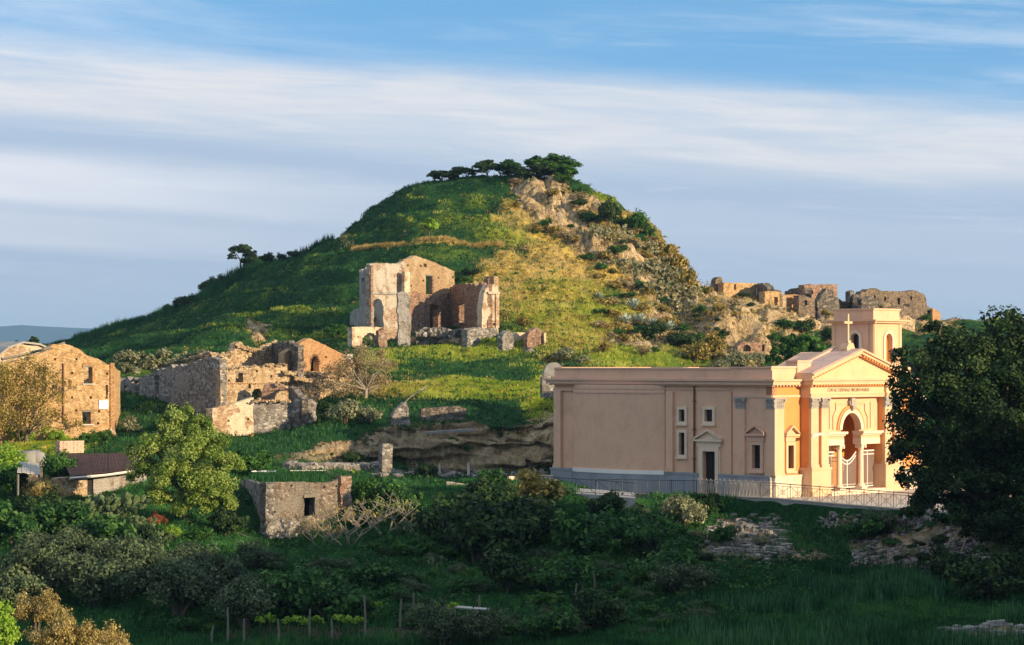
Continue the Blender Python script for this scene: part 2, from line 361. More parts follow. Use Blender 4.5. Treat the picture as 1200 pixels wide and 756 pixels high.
# ---------------------------------------------------------------- terrain
# profiles: for each bearing a list of (distance, photo row) from the valley to the crest
def zz(z): return ('z', z)
ST = {
 #px: [C(70), D(112),   E,          F,          F2,         G,          H,          I,          J,          K,          L,          M,          N,          O]
 -200: [(70,zz(-12)),(112,zz(-13.6)),(138,660),(148,606),(156,590),(165,560),(180,528),(192,512),(215,480),(235,455),(262,440),(300,428),(340,420),(380,415)],
 0:   [(70,zz(-11)),(112,zz(-13.5)),(138,660),(148,606),(156,588),(165,560),(180,528),(192,514),(215,480),(235,452),(262,437),(300,425),(340,420),(390,414)],
 90:  [(70,zz(-12)),(112,zz(-13.5)),(138,660),(148,608),(156,586),(165,560),(181,528),(193,512),(216,474),(240,446),(275,428),(320,418),(365,408),(420,399)],
 200: [(70,zz(-12)),(112,zz(-13.5)),(138,660),(150,612),(157,588),(166,558),(182,524),(196,502),(220,455),(246,424),(285,404),(320,390),(360,377),(404,366)],
 285: [(70,zz(-12)),(112,zz(-13.5)),(140,655),(151,632),(160,585),(175,547),(186,520),(200,503),(225,445),(250,412),(288,385),(320,355),(352,335),(385,320)],
 350: [(70,zz(-12)),(112,zz(-13.5)),(142,655),(151,644),(163,575),(182,541),(187,514),(201,492),(224,445),(252,414),(285,382),(315,318),(342,306),(370,294)],
 420: [(70,zz(-12)),(112,zz(-13.5)),(142,655),(152,632),(163,578),(186,550),(189.5,505),(203,474),(222,440),(254,405),(280,380),(308,296),(333,276),(358,254)],
 500: [(70,zz(-12)),(112,zz(-13.5)),(142,655),(154,600),(165,575),(188,556),(191,499),(203,467),(221,443),(257,411),(275,385),(304,290),(326,250),(346,209)],
 600: [(70,zz(-12)),(112,zz(-13.5)),(142,655),(156,592),(166,573),(189,556),(192,497),(204,464),(221,442),(257,412),(273,386),(306,292),(323,248),(340,204)],
 655: [(70,zz(-12)),(112,zz(-13.5)),(142,658),(156,596),(170,571),(187,559),(191,490),(208,462),(223,441),(257,414),(275,382),(306,302),(322,255),(337,209)],
 700: [(70,zz(-12)),(112,zz(-13.5)),(142,660),(156,607),(170,zz(-9.2)),(192,zz(-9.2)),(200,455),(212,447),(228,434),(257,415),(275,388),(304,318),(320,268),(334,226)],
 740: [(70,zz(-12)),(112,zz(-13.5)),(142,660),(157,609),(170,zz(-9.2)),(197,zz(-9.2)),(205,455),(216,447),(232,436),(258,417),(277,392),(302,338),(318,292),(331,247)],
 780: [(70,zz(-12)),(112,zz(-13.5)),(142,662),(158,611),(169,zz(-9.2)),(200,zz(-9.2)),(208,460),(220,452),(238,440),(262,420),(280,396),(299,358),(314,322),(326,283)],
 815: [(70,zz(-12)),(112,zz(-13.5)),(142,664),(166.9,602),(167.3,zz(-9.25)),(203,zz(-9.2)),(210,465),(222,458),(240,446),(265,425),(277,405),(290,374),(303,356),(318,338)],
 850: [(70,zz(-12)),(112,zz(-13.5)),(142,666),(165.4,604),(165.8,zz(-9.25)),(204,zz(-9.2)),(211,465),(224,458),(244,446),(270,425),(277,405),(284,362),(300,358),(330,356)],
 905: [(70,zz(-12)),(112,zz(-13.5)),(143,668),(162.9,606),(163.3,zz(-9.25)),(206,zz(-9.2)),(213,465),(226,458),(248,446),(272,428),(278,412),(286,372),(300,365),(335,359)],
 950: [(70,zz(-12)),(112,zz(-13.5)),(143,668),(158.9,609),(159.3,zz(-9.25)),(208,zz(-9.2)),(215,462),(228,455),(252,442),(276,425),(283,408),(292,380),(306,371),(336,361)],
 1000:[(70,zz(-12)),(112,zz(-13.5)),(143,670),(154.8,614),(155.2,zz(-9.25)),(208,zz(-9.2)),(216,460),(230,452),(254,436),(278,418),(286,404),(296,384),(308,374),(336,363)],
 1060:[(70,zz(-12)),(112,zz(-13.5)),(142,676),(150.4,620),(150.8,zz(-9.25)),(208,zz(-9.2)),(216,458),(230,448),(254,434),(278,415),(288,400),(298,385),(310,377),(336,365)],
 1100:[(70,zz(-12)),(112,zz(-13.5)),(141,682),(147.6,626),(148,zz(-9.25)),(208,zz(-9.2)),(216,458),(230,446),(254,430),(278,412),(290,400),(302,388),(315,383),(336,377)],
 1160:[(70,zz(-12)),(112,zz(-13.5)),(139,690),(144.6,634),(145,zz(-9.25)),(208,zz(-9.2)),(216,458),(230,446),(254,430),(278,412),(292,402),(306,393),(320,388),(340,383)],
 1250:[(70,zz(-11)),(112,zz(-13.4)),(136,690),(142.6,640),(143,zz(-9.25)),(208,zz(-9.2)),(216,458),(230,446),(254,430),(278,412),(295,404),(312,397),(328,392),(348,388)],
 1450:[(70,zz(-7)),(108,zz(-10)),(130,zz(-10.5)),(136,zz(-9.8)),(140,zz(-9.25)),(208,zz(-9.2)),(216,458),(230,446),(254,430),(278,412),(295,404),(312,397),(328,392),(348,388)],
 1800:[(62,zz(4)),(96,zz(6.2)),(112,zz(6.4)),(121,zz(3)),(130,zz(-5)),(208,zz(-7)),(216,458),(230,446),(254,430),(278,412),(295,404),(312,397),(328,392),(348,388)],
 2400:[(62,zz(6)),(96,zz(7.5)),(112,zz(7.6)),(121,zz(4)),(130,zz(-4)),(208,zz(-6)),(216,458),(230,446),(254,430),(278,412),(295,404),(312,397),(328,392),(348,388)],
}
def newst(p, a, b, over):
    t = (p-a)/(b-a); r = []
    for (y0, v0), (y1, v1) in zip(ST[a], ST[b]):
        v0_ = v0[1] if isinstance(v0, tuple) else (HZ-v0)/F*y0; v1_ = v1[1] if isinstance(v1, tuple) else (HZ-v1)/F*y1
        r.append((y0+(y1-y0)*t, zz(v0_+(v1_-v0_)*t)))
    for k, py in over.items(): r[k] = (r[k][0], py)
    ST[p] = r
newst(310, 285, 350, {-3: 350, -2: 324, -1: 307}); newst(385, 350, 420, {-3: 305, -2: 298, -1: 291}); newst(460, 420, 500, {-3: 293, -2: 264, -1: 236}); newst(550, 500, 600, {-1: 208})
for p_, py_ in ((200, 369), (285, 324), (350, 302), (420, 263), (500, 215), (600, 206)): ST[p_][-1] = (ST[p_][-1][0], py_)
ST[350][-2] = (342, 310); ST[420][-2] = (333, 281)
ST[-900] = ST[-200]; ST[-6000] = ST[-200]; ST[7000] = ST[2400]
spx = sorted(ST); K0 = 14
cy = np.zeros((len(spx), K0+5)); cz = np.zeros_like(cy)
for i, p in enumerate(spx):
    rows = []
    for (Y, r) in ST[p]:
        rows.append((Y, r[1] if isinstance(r, tuple) else (HZ-r)/F*Y))
    oY, oz = rows[-1]
    rows = [(-40, -5.0), (25, -8.0)]+rows+[(oY+45, oz-9-max(0, oz)*.5), (max(oY+330, 740), -28), (12000, -60)]
    for j, (Y, z) in enumerate(rows): cy[i, j] = Y; cz[i, j] = z
def pchip(x, y, xi):                       # monotone cubic along axis 0
    x = np.asarray(x, float); h = np.diff(x)[:, None]; d = np.diff(y, axis=0)/h
    m = np.zeros_like(y); s = (d[:-1]*d[1:]) > 0
    w1 = 2*h[1:]+h[:-1]; w2 = h[1:]+2*h[:-1]
    with np.errstate(divide='ignore', invalid='ignore'): mm = (w1+w2)/(w1/d[:-1]+w2/d[1:])
    m[1:-1] = np.where(s, mm, 0); m[0] = d[0]; m[-1] = d[-1]
    k = np.clip(np.searchsorted(x, xi)-1, 0, len(x)-2); t = ((xi-x[k])/(x[k+1]-x[k]))[:, None]; hk = h[k]
    return (2*t**3-3*t**2+1)*y[k]+(t**3-2*t**2+t)*hk*m[k]+(-2*t**3+3*t**2)*y[k+1]+(t**3-t**2)*hk*m[k+1]
pxs = np.concatenate([[-6000, -3000, -1500, -900, -600, -400, -300, -200, -140], np.arange(-100, 1301, 2.2), [1330, 1370, 1410, 1450, 1500, 1550, 1600, 1650, 1700, 1750, 1800, 1900, 2050, 2200, 2400, 2900, 3800, 5000, 7000]])
CY = pchip(spx, cy, pxs); CZ = pchip(spx, cz, pxs)
# rows: parameter over the control rows, fine where the photograph looks
sub = [3, 4, 8, 40, 26, 16, 26, 30, 28, 30, 40, 26, 60, 44, 44, 14, 6, 4]
tt = np.concatenate([np.linspace(i, i+1, n, endpoint=False) for i, n in enumerate(sub)]+[[len(sub)]])
rowi = np.arange(cy.shape[1])
GY = pchip(rowi, CY.T, tt).T; GZ = pchip(rowi, CZ.T, tt).T       # (cols, rows)
# linear profile blended in keeps the ledges crisp
lin = lambda A: np.array([np.interp(tt, rowi, A[i]) for i in range(len(pxs))])
GY = .3*GY+.7*lin(CY); GZ = .45*GZ+.55*lin(CZ)
GY = np.maximum.accumulate(GY, axis=1)
GX = (pxs[:, None]-600)/F*np.maximum(GY, 60)
PPY = HZ-GZ/np.maximum(GY, 60)*F
PPX = np.repeat(pxs[:, None], len(tt), 1)
def blob(cx, cyy, rx, ry, p=2.0): return np.exp(-(((PPX-cx)/rx)**2+((PPY-cyy)/ry)**2)**(p/2))
P3 = np.stack([GX, GY, GZ], -1)
far = (tt[None, :] >= 4.0)
n_lo = fbm(P3*.06, 4, 11); n_mid = fbm(P3*.22, 4, 23); n_hi = fbm(P3*.9, 3, 31)
hill = (tt[None, :] > 10.5) & (tt[None, :] < 16) 
# rock where the photograph shows bare rock
rock = np.zeros_like(GX)
for b in [(303, 396, 12, 12), (640, 222, 34, 16), (628, 235, 26, 18), (652, 246, 34, 32), (682, 285, 26, 16), (655, 255, 30, 28), (672, 262, 24, 20), (700, 290, 40, 18), (735, 300, 55, 26), (775, 330, 45, 40), (610, 222, 14, 14), (800, 350, 40, 40), (860, 375, 60, 34), (880, 400, 60, 26), (955, 372, 60, 14), (1040, 375, 60, 18), (1085, 378, 40, 12), (750, 395, 50, 20), (690, 240, 26, 10)]:
    rock = np.maximum(rock, blob(*b, p=3.0))
rock = rock*np.where(PPY < 440, 1, 0)*far
cliff = np.maximum.reduce([blob(560, 528, 120, 30, 4), blob(620, 515, 50, 32, 4), blob(640, 510, 25, 30, 4), blob(400, 530, 90, 16, 3)*.75, blob(470, 520, 60, 18, 3)*.8])*(PPY > 470)*far
rub = np.maximum.reduce([blob(865, 632, 60, 28, 3), blob(940, 648, 60, 12, 3)*.8, blob(1090, 645, 100, 30, 3)*.95, blob(1160, 665, 50, 30, 3), blob(1170, 745, 50, 12, 3), blob(1040, 612, 40, 10)*.4, blob(340, 548, 40, 10)*.8])*(PPY > 560)
rockall = np.clip(np.maximum.reduce([rock, cliff, rub])+.35*n_mid*(np.maximum.reduce([rock, cliff, rub]) > .15), 0, 1)
path = (tt[None, :] > 6.2) & (tt[None, :] < 7.3) & (PPX > 690)
dry = np.zeros_like(GX)
for b in [(650, 330, 60, 50), (600, 330, 35, 45), (690, 320, 60, 30), (720, 260, 50, 20), (680, 395, 50, 25), (640, 265, 50, 30), (780, 340, 60, 60), (510, 291, 85, 3), (860, 370, 80, 40), (470, 455, 60, 9)]:
    dry = np.maximum(dry, blob(*b, p=3.0))
dry = np.clip(dry+.5*n_mid*(dry > .1), 0, 1)*(PPY < 480)
lit = np.clip(np.maximum.reduce([blob(330, 372, 60, 2.6, 3)*.35, blob(350, 398, 75, 3, 3)*.35, blob(320, 342, 60, 2.4, 3)*.3, blob(270, 385, 60, 2.6, 3)*.25, blob(470, 262, 60, 2.4, 3)*.25, blob(500, 235, 50, 2.2, 3)*.25, blob(720, 395, 70, 35, 3), blob(550, 456, 110, 11, 4), blob(670, 380, 70, 40, 3)*.8, blob(440, 425, 30, 12, 3)*.6, blob(540, 412, 90, 5, 3)*.6, blob(30, 520, 60, 16, 3), blob(640, 470, 30, 30, 3), blob(790, 400, 50, 30, 2)*.7, blob(700, 235, 22, 10, 2), blob(600, 280, 40, 16, 2)*.6])+.25*n_mid, 0, 1)*(PPY < 560)  # where sunlit grass tone is painted into the colour, plus pale grass streaks
dirt = np.clip(blob(420, 742, 190, 9, 4)*(PPY > 600)+.2*n_mid, 0, 1)*(PPY > 700)
amp = np.where(tt[None, :] < 3.5, .25, .5)
dz = n_lo*1.1*hill+n_mid*(.28*far+.28*hill*np.clip(dry+lit, 0, 1)+.75*rockall*hill)+n_hi*(.07+.30*rockall)
ridges = np.abs(fbm(P3*np.array([.35, .35, .12]), 4, 77))
dz += rockall*hill*(ridges*2.4-1.0+blob(650, 240, 50, 45, 3)*(fbm(P3*np.array([.5, .5, .08]), 3, 83)*1.0))*np.where((PPX > 812) & (PPY < 372), .3, 1)
strata = fbm(np.stack([GX*.12, GY*.12, GZ*1.6], -1), 3, 55)
# small sheep terraces on the slopes
terr = np.sin(GZ*2.3+n_lo*2.5+n_mid*.9)*.26*hill*(1-rockall)
bil = (1-np.abs(fbm(P3*.75+3, 3, 71)))*.55+(1-np.abs(fbm(P3*1.6+9, 2, 72)))*.16
dz += bil*hill*(.35+.65*np.clip(dry+lit, 0, 1))*(1-rockall*.5)
dz += terr
flat = ((tt[None, :] > 6.02) & (tt[None, :] < 7.0) & (PPX > 690)); dz = np.where(flat, 0.0, dz)
edge = ((tt[None, :] > 4.9) & (tt[None, :] < 6.1) & (PPX > 690)); dz = np.where(edge, dz*.3, dz)
GZ2 = GZ+np.where(GY < 900, dz, 0)
clf = np.clip(cliff*1.3, 0, 1)
GX2 = GX+rockall*fbm(P3*.5+50, 3, 91)*1.0; GY2 = GY+rockall*fbm(P3*.5+90, 3, 97)*.5*(~flat)-clf*(strata*1.1+.7*fbm(P3*.45+7, 3, 61))
nc, nr = GX.shape
idx = np.arange(nc*nr).reshape(nc, nr)
quads = np.stack([idx[:-1, :-1], idx[1:, :-1], idx[1:, 1:], idx[:-1, 1:]], -1).reshape(-1, 4)
def mat_ground():
    m, nt, o = newmat('hill_ground'); t = NT(nt); v = t.obj()
    c = t.sepc(t.attr('mask', 'Color')); rk, dr, li = c[0], c[1], c[2]; di = t.attr('dirt')
    n1 = t.noise(v, .35, 6, .65); n2 = t.noise(v, 2.4, 5, .7); n3 = t.noise(v, 9, 3, .7)
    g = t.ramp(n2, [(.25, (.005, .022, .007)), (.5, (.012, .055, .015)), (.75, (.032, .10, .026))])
    gl = t.ramp(n2, [(.25, (.07, .12, .008)), (.5, (.30, .37, .03)), (.78, (.58, .56, .08))])  # sunlit tone of the grass, painted in by the mask
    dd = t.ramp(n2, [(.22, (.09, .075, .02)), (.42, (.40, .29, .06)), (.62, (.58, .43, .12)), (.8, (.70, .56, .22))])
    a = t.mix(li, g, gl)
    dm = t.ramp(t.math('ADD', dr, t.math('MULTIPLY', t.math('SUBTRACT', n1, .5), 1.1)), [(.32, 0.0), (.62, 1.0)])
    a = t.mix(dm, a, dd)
    vs = t.scale(v, (1, 1, .55)); cell = t.sepc(t.vor(vs, .8))[0]; n5 = t.noise(vs, 1.1, 6, .7)
    rc = t.ramp(t.math('ADD', t.math('MULTIPLY', cell, .12), t.math('MULTIPLY', n5, .88)), [(.25, (.13, .085, .05)), (.42, (.46, .32, .17)), (.56, (.66, .50, .30)), (.76, (.76, .63, .44))])
    rm = t.ramp(t.math('ADD', rk, t.math('MULTIPLY', t.math('SUBTRACT', n2, .5), 1.2)), [(.42, 0.0), (.58, 1.0)])
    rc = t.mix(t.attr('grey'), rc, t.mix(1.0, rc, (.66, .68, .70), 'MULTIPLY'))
    n6 = t.noise(t.scale(v, (1, 1, .35)), 2.2, 6, .75, .6); rc = t.mix(t.math('MULTIPLY', t.ramp(n6, [(.42, 1.0), (.55, 0.0)]), .6), rc, (.09, .07, .05))
    a = t.mix(rm, a, rc)
    a = t.mix(di, a, (.075, .055, .04))
    h = t.math('ADD', t.math('MULTIPLY', n2, .9), t.math('MULTIPLY', n3, .35))
    hr = t.math('ADD', t.math('MULTIPLY', n5, 2.2), t.math('MULTIPLY', n3, .4))
    hm = t.math('ADD', t.math('MULTIPLY', h, 1.0), t.math('MULTIPLY', hr, t.sepc(rm)[0]))
    t.pbsdf(o, a, .97, t.bump(hm, .9, .30), spec=.1); return m
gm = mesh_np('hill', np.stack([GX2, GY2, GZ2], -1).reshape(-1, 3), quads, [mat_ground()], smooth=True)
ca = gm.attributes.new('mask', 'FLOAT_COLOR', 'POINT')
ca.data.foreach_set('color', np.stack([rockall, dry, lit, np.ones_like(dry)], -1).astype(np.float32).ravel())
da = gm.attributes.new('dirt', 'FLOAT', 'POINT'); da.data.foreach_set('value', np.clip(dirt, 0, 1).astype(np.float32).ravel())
ga = gm.attributes.new('grey', 'FLOAT', 'POINT'); ga.data.foreach_set('value', ((PPY > 480)*(~((PPX > 615) & (PPY < 512)))).astype(np.float32).ravel())  # greyer rock low down; the sunlit cliff corner by the church keeps brighter colour
tag(link('hill', gm), kind='structure')

PJ = HZ-GZ2/np.maximum(GY2, 60)*F
def ground(x, y):
    px = 600+F*x/max(y, 60); i = int(np.clip(np.searchsorted(pxs, px), 1, nc-1)); t = (px-pxs[i-1])/(pxs[i]-pxs[i-1])
    return float((1-t)*np.interp(y, GY[i-1], GZ2[i-1])+t*np.interp(y, GY[i], GZ2[i]))
def hit(px, py, ymin=105, ymax=1e9):
    """where the line of sight of a photo pixel meets the ground"""
    i = int(np.clip(np.searchsorted(pxs, px), 0, nc-1)); ok = (PJ[i] <= py) & (GY[i] >= ymin)
    j = int(np.argmax(ok)) if ok.any() else nr-5
    if GY[i, j] > ymax: j = int(np.searchsorted(GY[i], ymax))
    Y = GY[i, j]; return Vector(((px-600)/F*Y, Y, GZ2[i, j]))
def crest(px, dy=0.0):
    """point of the hill's skyline above a photo column, dy metres nearer"""
    i = int(np.clip(np.searchsorted(pxs, px), 0, nc-1)); ok = (GY[i] > 270) & (GY[i] < 460); j = int(np.argmin(np.where(ok, PJ[i], 1e9))); return gat(px, GY[i, j]-dy)
def gat(px, Y):
    x = (px-600)/F*Y; return Vector((x, Y, ground(x, Y)))

# piazza in front of and round the church, sheet of paving
def piazza():
    ins = [(p, y+.05) for p, y in ((700, 170.4), (740, 170.1), (780, 169.1), (815, 167.4), (850, 165.9), (905, 163.4), (950, 159.4), (1000, 155.3), (1060, 150.9), (1100, 148.1), (1160, 145.1), (1250, 143.1), (1450, 140.1))]
    vs = []; fs = []
    for p, y in ins:
        a = P(p, HZ, y+.3); b = P(p, HZ, 202); vs += [(a.x, a.y, -9.19), (b.x, b.y, -9.19), (a.x, a.y, -9.8), (b.x, b.y, -9.8)]
    for i in range(len(ins)-1):
        k = 4*i; fs += [(k, k+4, k+5, k+1), (k+2, k+6, k+4, k)]
    me = bpy.data.meshes.new('piazza'); me.from_pydata(vs, [], fs); me.materials.append(M['paving']); me.update()
    tag(link('piazza', me), kind='structure')
piazza()

# far blue mountains on the left horizon
def mountains():
    n = 220; D = 11000
    px = np.linspace(-2500, 3200, n); prof = 381+4*fbm(np.stack([px*.012, px*0, px*0], -1), 4, 5)+np.where(px < 20, 2, 0)
    rows = 14; V = []
    for j in range(rows):
        t = j/(rows-1); Y = D-1200*(1-t)
        X = (px-600)/F*Y; h = ((HZ-prof)/F*D); z = -62+(h+62)*t**1.1
        q = np.stack([X*.005, np.full(n, Y*.005), z*0], -1); z = z+fbm(q, 4, 9)*18*math.sin(math.pi*t)
        V.append(np.stack([X, np.full(n, Y), z], -1))
    for j, (dy, zz_) in enumerate(((120, .6), (600, -60))):
        V.append(np.stack([(px-600)/F*(D+dy), np.full(n, D+dy), np.where(zz_ < 0, -62, ((HZ-prof)/F*D)*zz_)], -1))
    V = np.stack(V, 0); R = V.shape[0]; idx = np.arange(R*n).reshape(R, n)
    Q = np.stack([idx[:-1, :-1], idx[:-1, 1:], idx[1:, 1:], idx[1:, :-1]], -1).reshape(-1, 4)
    m, nt, o = newmat('hazed_wooded_mountain'); t = NT(nt); v = t.obj(); nn = t.noise(v, .008, 6, .7)
    t.pbsdf(o, t.ramp(nn, [(.35, (.01, .03, .035)), (.65, (.03, .055, .05))]), .95)  # base colour made bluer to carry some of the distance haze
    tag(link('mountain_range', mesh_np('mountain_range', V.reshape(-1, 3), Q, [m], smooth=True)), kind='structure')
mountains()
# ---------------------------------------------------------------- the church
def church():
    C0 = (17.97, 165.0, -9.2)
    f = (.669, .743); nf = (.743, -.669); w = (-.743, .669); nw = (-.669, -.743)
    FW = Frame(C0, w, nw); FF = Frame(C0, f, nf)
    g = thing('church', 'restored peach church with pedimented portal, square bell tower and cross, on a railed terrace', 'church', C0)
    D = 18.3; WL = FW.U(648.5, -.5)                         # width of the front, length of the side
    BL = FW.U(859, 0)                                       # projecting corner bay ends here
    wallc = M['stucco']
    def part(mb, name, mat, parent=g, smooth=False): return mb.build(name, mat, parent, smooth)
    H0, HP, HCb, HC, HPa = 0.0, 1.55, 7.78, 8.22, 9.05
    # generic wall of cells with rectangular holes
    def cells(mb, fr, u0, u1, z0, z1, o1, th, holes):
        us = sorted({u0, u1, *[h for H in holes for h in H[:2]]}); zs = sorted({z0, z1, *[h for H in holes for h in H[2:4]]})
        us = [u for u in us if u0 <= u <= u1]; zs = [z for z in zs if z0 <= z <= z1]
        for a, b in zip(us, us[1:]):
            run = None
            for c, d in zip(zs, zs[1:]):
                um, zm = (a+b)/2, (c+d)/2
                if any(H[0] < um < H[1] and H[2] < zm < H[3] for H in holes):
                    if run: mb.box(fr, a, b, o1-th, o1, *run); run = None
                else: run = (run[0], d) if run else (c, d)
            if run: mb.box(fr, a, b, o1-th, o1, *run)
    def pxrect(fr, x0, y0, x1, y1, o):
        u0, u1 = sorted((fr.U(x0, o), fr.U(x1, o))); z1, z0 = fr.Z((x0+x1)/2, y0, o), fr.Z((x0+x1)/2, y1, o); return [u0, u1, z0, z1]
    # ------- side wing, left part (plane o=-.5), corner bay (plane o=0)
    w1 = pxrect(FW, 796.3, 480, 803, 494, -.5); w2 = pxrect(FW, 796.3, 507, 803, 533, -.5); w3 = pxrect(FW, 826.5, 480, 835.5, 494, -.5)
    d1 = pxrect(FW, 824.5, 529, 839, 572, -.5); d1[2] = .02
    w4 = pxrect(FW, 882, 521.5, 891.5, 549, 0)
    mb = MB(); cells(mb, FW, BL, FW.U(780, -.5), H0, HPa-.2, -.5, .5, [w1, w2, w3, d1]); cells(mb, FW, 0, BL, H0, HPa-.2, 0, .5, [w4])
    mb.box(FW, FW.U(780, -.5), WL, -1.6, -.62, H0, HPa-.2)
    part(mb, 'side_wall', wallc)
    # bulging apse-like wall between the pilasters
    mb = MB(); ua, ub = FW.U(780, -.5), FW.U(673, -.5); n = 28; bul = lambda t: -.5+.10+.75*math.sin(math.pi*t)**.8*1.15
    def curved(mb, off, z0, z1, th=.5):
        for i in range(n):
            t0, t1 = i/n, (i+1)/n; u0, u1 = ua+(ub-ua)*t0, ua+(ub-ua)*t1; a, b = bul(t0)+off, bul(t1)+off
            c = [FW.pt(u, o, z) for z in (z0, z1) for u, o in ((u0, a-th-.6), (u1, b-th-.6), (u1, b), (u0, a))]; mb.hexa(c)
    curved(mb, 0, 1.3, HCb); part(mb, 'curved_wall', wallc)
    mb = MB(); curved(mb, .05, 7.16, 7.28); curved(mb, .03, 7.45, 7.62); part(mb, 'string_course', M['trim_wing'])
    mb = MB(); curved(mb, .12, 1.32, 1.60); part(mb, 'white_drip_course', M['drip_white'])
    mb = MB(); curved(mb, .08, 0, 1.32)
    part(mb, 'curved_plinth', M['plinth'])
    # pilasters on the side, one part each
    def pil(fr, x0, x1, o, dep, z0, z1, mat, capm=None, name='pilaster'):
        u0, u1 = sorted((fr.U(x0, o+dep), fr.U(x1, o+dep)))
        mb = MB(); mb.box(fr, u0, u1, o-.05, o+dep, z0, z1); p = part(mb, name, mat)
        mb = MB(); mb.box(fr, u0-.06, u1+.06, o-.05, o+dep+.06, z0, z0+.16); mb.box(fr, u0-.03, u1+.03, o-.05, o+dep+.03, z0+.16, z0+.26); mb.build('pilaster_base', M['trim'], p)
        if capm:
            mb = MB(); capital(mb, fr, u0, u1, o-.05, o+dep); mb.build('capital', capm, p)
        return u0, u1
    def capital(mb, fr, u0, u1, oa, ob, z0=6.22, z1=6.92):
        # flared bell with leaves and corner volutes under an abacus
        mb.box(fr, u0-.10, u1+.10, oa, ob+.12, z1-.10, z1); k = max(3, int((u1-u0)/.2))
        mb.box(fr, u0, u1, oa, ob+.01, z0, z1-.1)
        for r in range(2):
            for i in range(k):
                a = u0+(u1-u0)*i/k; b = u0+(u1-u0)*(i+1)/k; q = .015; zb = z0+.03+.27*r
                c = [fr.pt(u, o, z) for z, ex in ((zb, .02), (zb+.22, .10+.02*r)) for u, o in ((a+q, ob), (b-q, ob), (b-q, ob+ex), (a+q, ob+ex))]; mb.hexa(c)
        for u in (u0-.05, u1-.09): mb.box(fr, u, u+.14, ob, ob+.15, z1-.26, z1-.10)
        mb.box(fr, u0-.02, u1+.02, oa, ob+.03, z0-.05, z0)
    tw = M['trim_wing']
    pil(FW, 656.5, 648.7, -.5, .14, HP, 7.3, wallc)
    pil(FW, 788, 780, -.5, .20, HP, 7.3, wallc); pil(FW, 857, 849, -.5, .12, HP, 7.3, wallc)
    pil(FW, 872.5, 862.0, 0, .14, HP, 6.22, wallc, M['capital'])
    pil(FW, 908.0, 898.0, 0, .14, HP, 6.22, wallc, M['capital'])
    # plinths
    mb = MB(); mb.box(FW, BL+.0, FW.U(780, -.5), -.5, -.34, 0, HP-.12); mb.box(FW, ub, WL+.12, -.62, -.30, 0, HP-.12)
    # leave the door free
    for a, b, oo in ((BL, d1[0]-.3, -.34), (d1[1]+.3, FW.U(780, -.5), -.34), (ub, WL+.12, -.30)): mb = MB(); mb.box(FW, a, b, oo-.3, oo, 0, HP-.16); part(mb, 'plinth', M['plinth'])
    for a, b, oo in ((BL, d1[0]-.3, -.30), (d1[1]+.3, FW.U(780, -.5), -.30), (ub, WL+.16, -.26)): mb = MB(); mb.box(FW, a, b, oo-.3, oo, HP-.16, HP); part(mb, 'plinth_moulding', M['plinth'])
    mb = MB(); mb.box(FW, -.0, BL+.08, -.3, .22, 0, HP-.35); part(mb, 'plinth', M['plinth_light'])
    mb = MB(); mb.box(FW, -.0, BL+.10, -.3, .25, HP-.35, HP-.12); mb.box(FW, -.0, BL+.12, -.3, .29, HP-.12, HP); part(mb, 'plinth_moulding', M['plinth'])
    # bell-wire downpipe
    mb = MB(); u = FW.U(813.5, -.4); mb.tube([FW.pt(u, -.40, .1), FW.pt(u, -.40, HCb)], .07, 8)
    for z in (2.5, 4.6, 6.6): mb.box(FW, u-.11, u+.11, -.5, -.31, z, z+.08)
    part(mb, 'downpipe', M['pipe'])
    # windows on the side
    def window(fr, r, o, depth=.3, fw=.24, ped=False, trim=None, arched=False):
        u0, u1, z0, z1 = r; trim = trim or M['white_trim']
        mb = MB(); t = .10
        for a, b, c, d in ((u0-fw, u0, z0-fw*.8, z1+fw), (u1, u1+fw, z0-fw*.8, z1+fw), (u0, u1, z1, z1+fw), (u0, u1, z0-fw*.8, z0)): mb.box(fr, a, b, o-.02, o+t, c, d)
        mb.box(fr, u0-fw-.06, u1+fw+.06, o-.02, o+t+.08, z0-fw*.8-.14, z0-fw*.8)
        wn = mb.build('window', trim, g)
        mb = MB(); mb.box(fr, u0-.02, u1+.02, o-depth-.03, o-depth, z0-.02, z1+.02); mb.build('pane', M['glass'], wn)
        mb = MB(); uc = (u0+u1)/2
        mb.box(fr, uc-.03, uc+.03, o-depth, o-depth+.05, z0, z1)
        for q in (.33, .66): mb.box(fr, u0, u1, o-depth, o-depth+.045, z0+(z1-z0)*q-.02, z0+(z1-z0)*q+.02)
        mb.build('glazing_bar', M['void'], wn)
        if ped: pedim(fr, uc, (u1-u0)/2+fw+.22, z1+fw+.42, o, wn, trim, .62)
        return wn
    def pedim(fr, uc, hw, z, o, parent, trim, h):
        mb = MB(); mb.box(fr, uc-hw+.15, uc+hw-.15, o-.02, o+.12, z-.40, z-.02); mb.box(fr, uc-hw, uc+hw, o-.02, o+.30, z-.02, z+.12)
        for s in (-1, 1):
            mb.prism(fr, [(uc+s*hw, z+.12), (uc+s*(hw-.02), z+.24), (uc, z+h+.14), (uc, z+h)][::s], o-.02, o+.32)
        mb.prism(fr, [(uc-hw+.1, z+.12), (uc+hw-.1, z+.12), (uc, z+h)], o-.02, o+.06); mb.build('window_pediment', trim, parent)
    window(FW, w1, -.5, .22, .20); window(FW, w2, -.5, .22, .20); window(FW, w3, -.5, .22, .22)
    window(FW, w4, 0, .28, .24, True, tw)
    # side door
    u0, u1, z0, z1 = d1; mb = MB(); fw = .32
    for a, b, c, d in ((u0-fw, u0, 0, z1+fw), (u1, u1+fw, 0, z1+fw), (u0, u1, z1, z1+fw)): mb.box(FW, a, b, -.52, -.36, c, d)
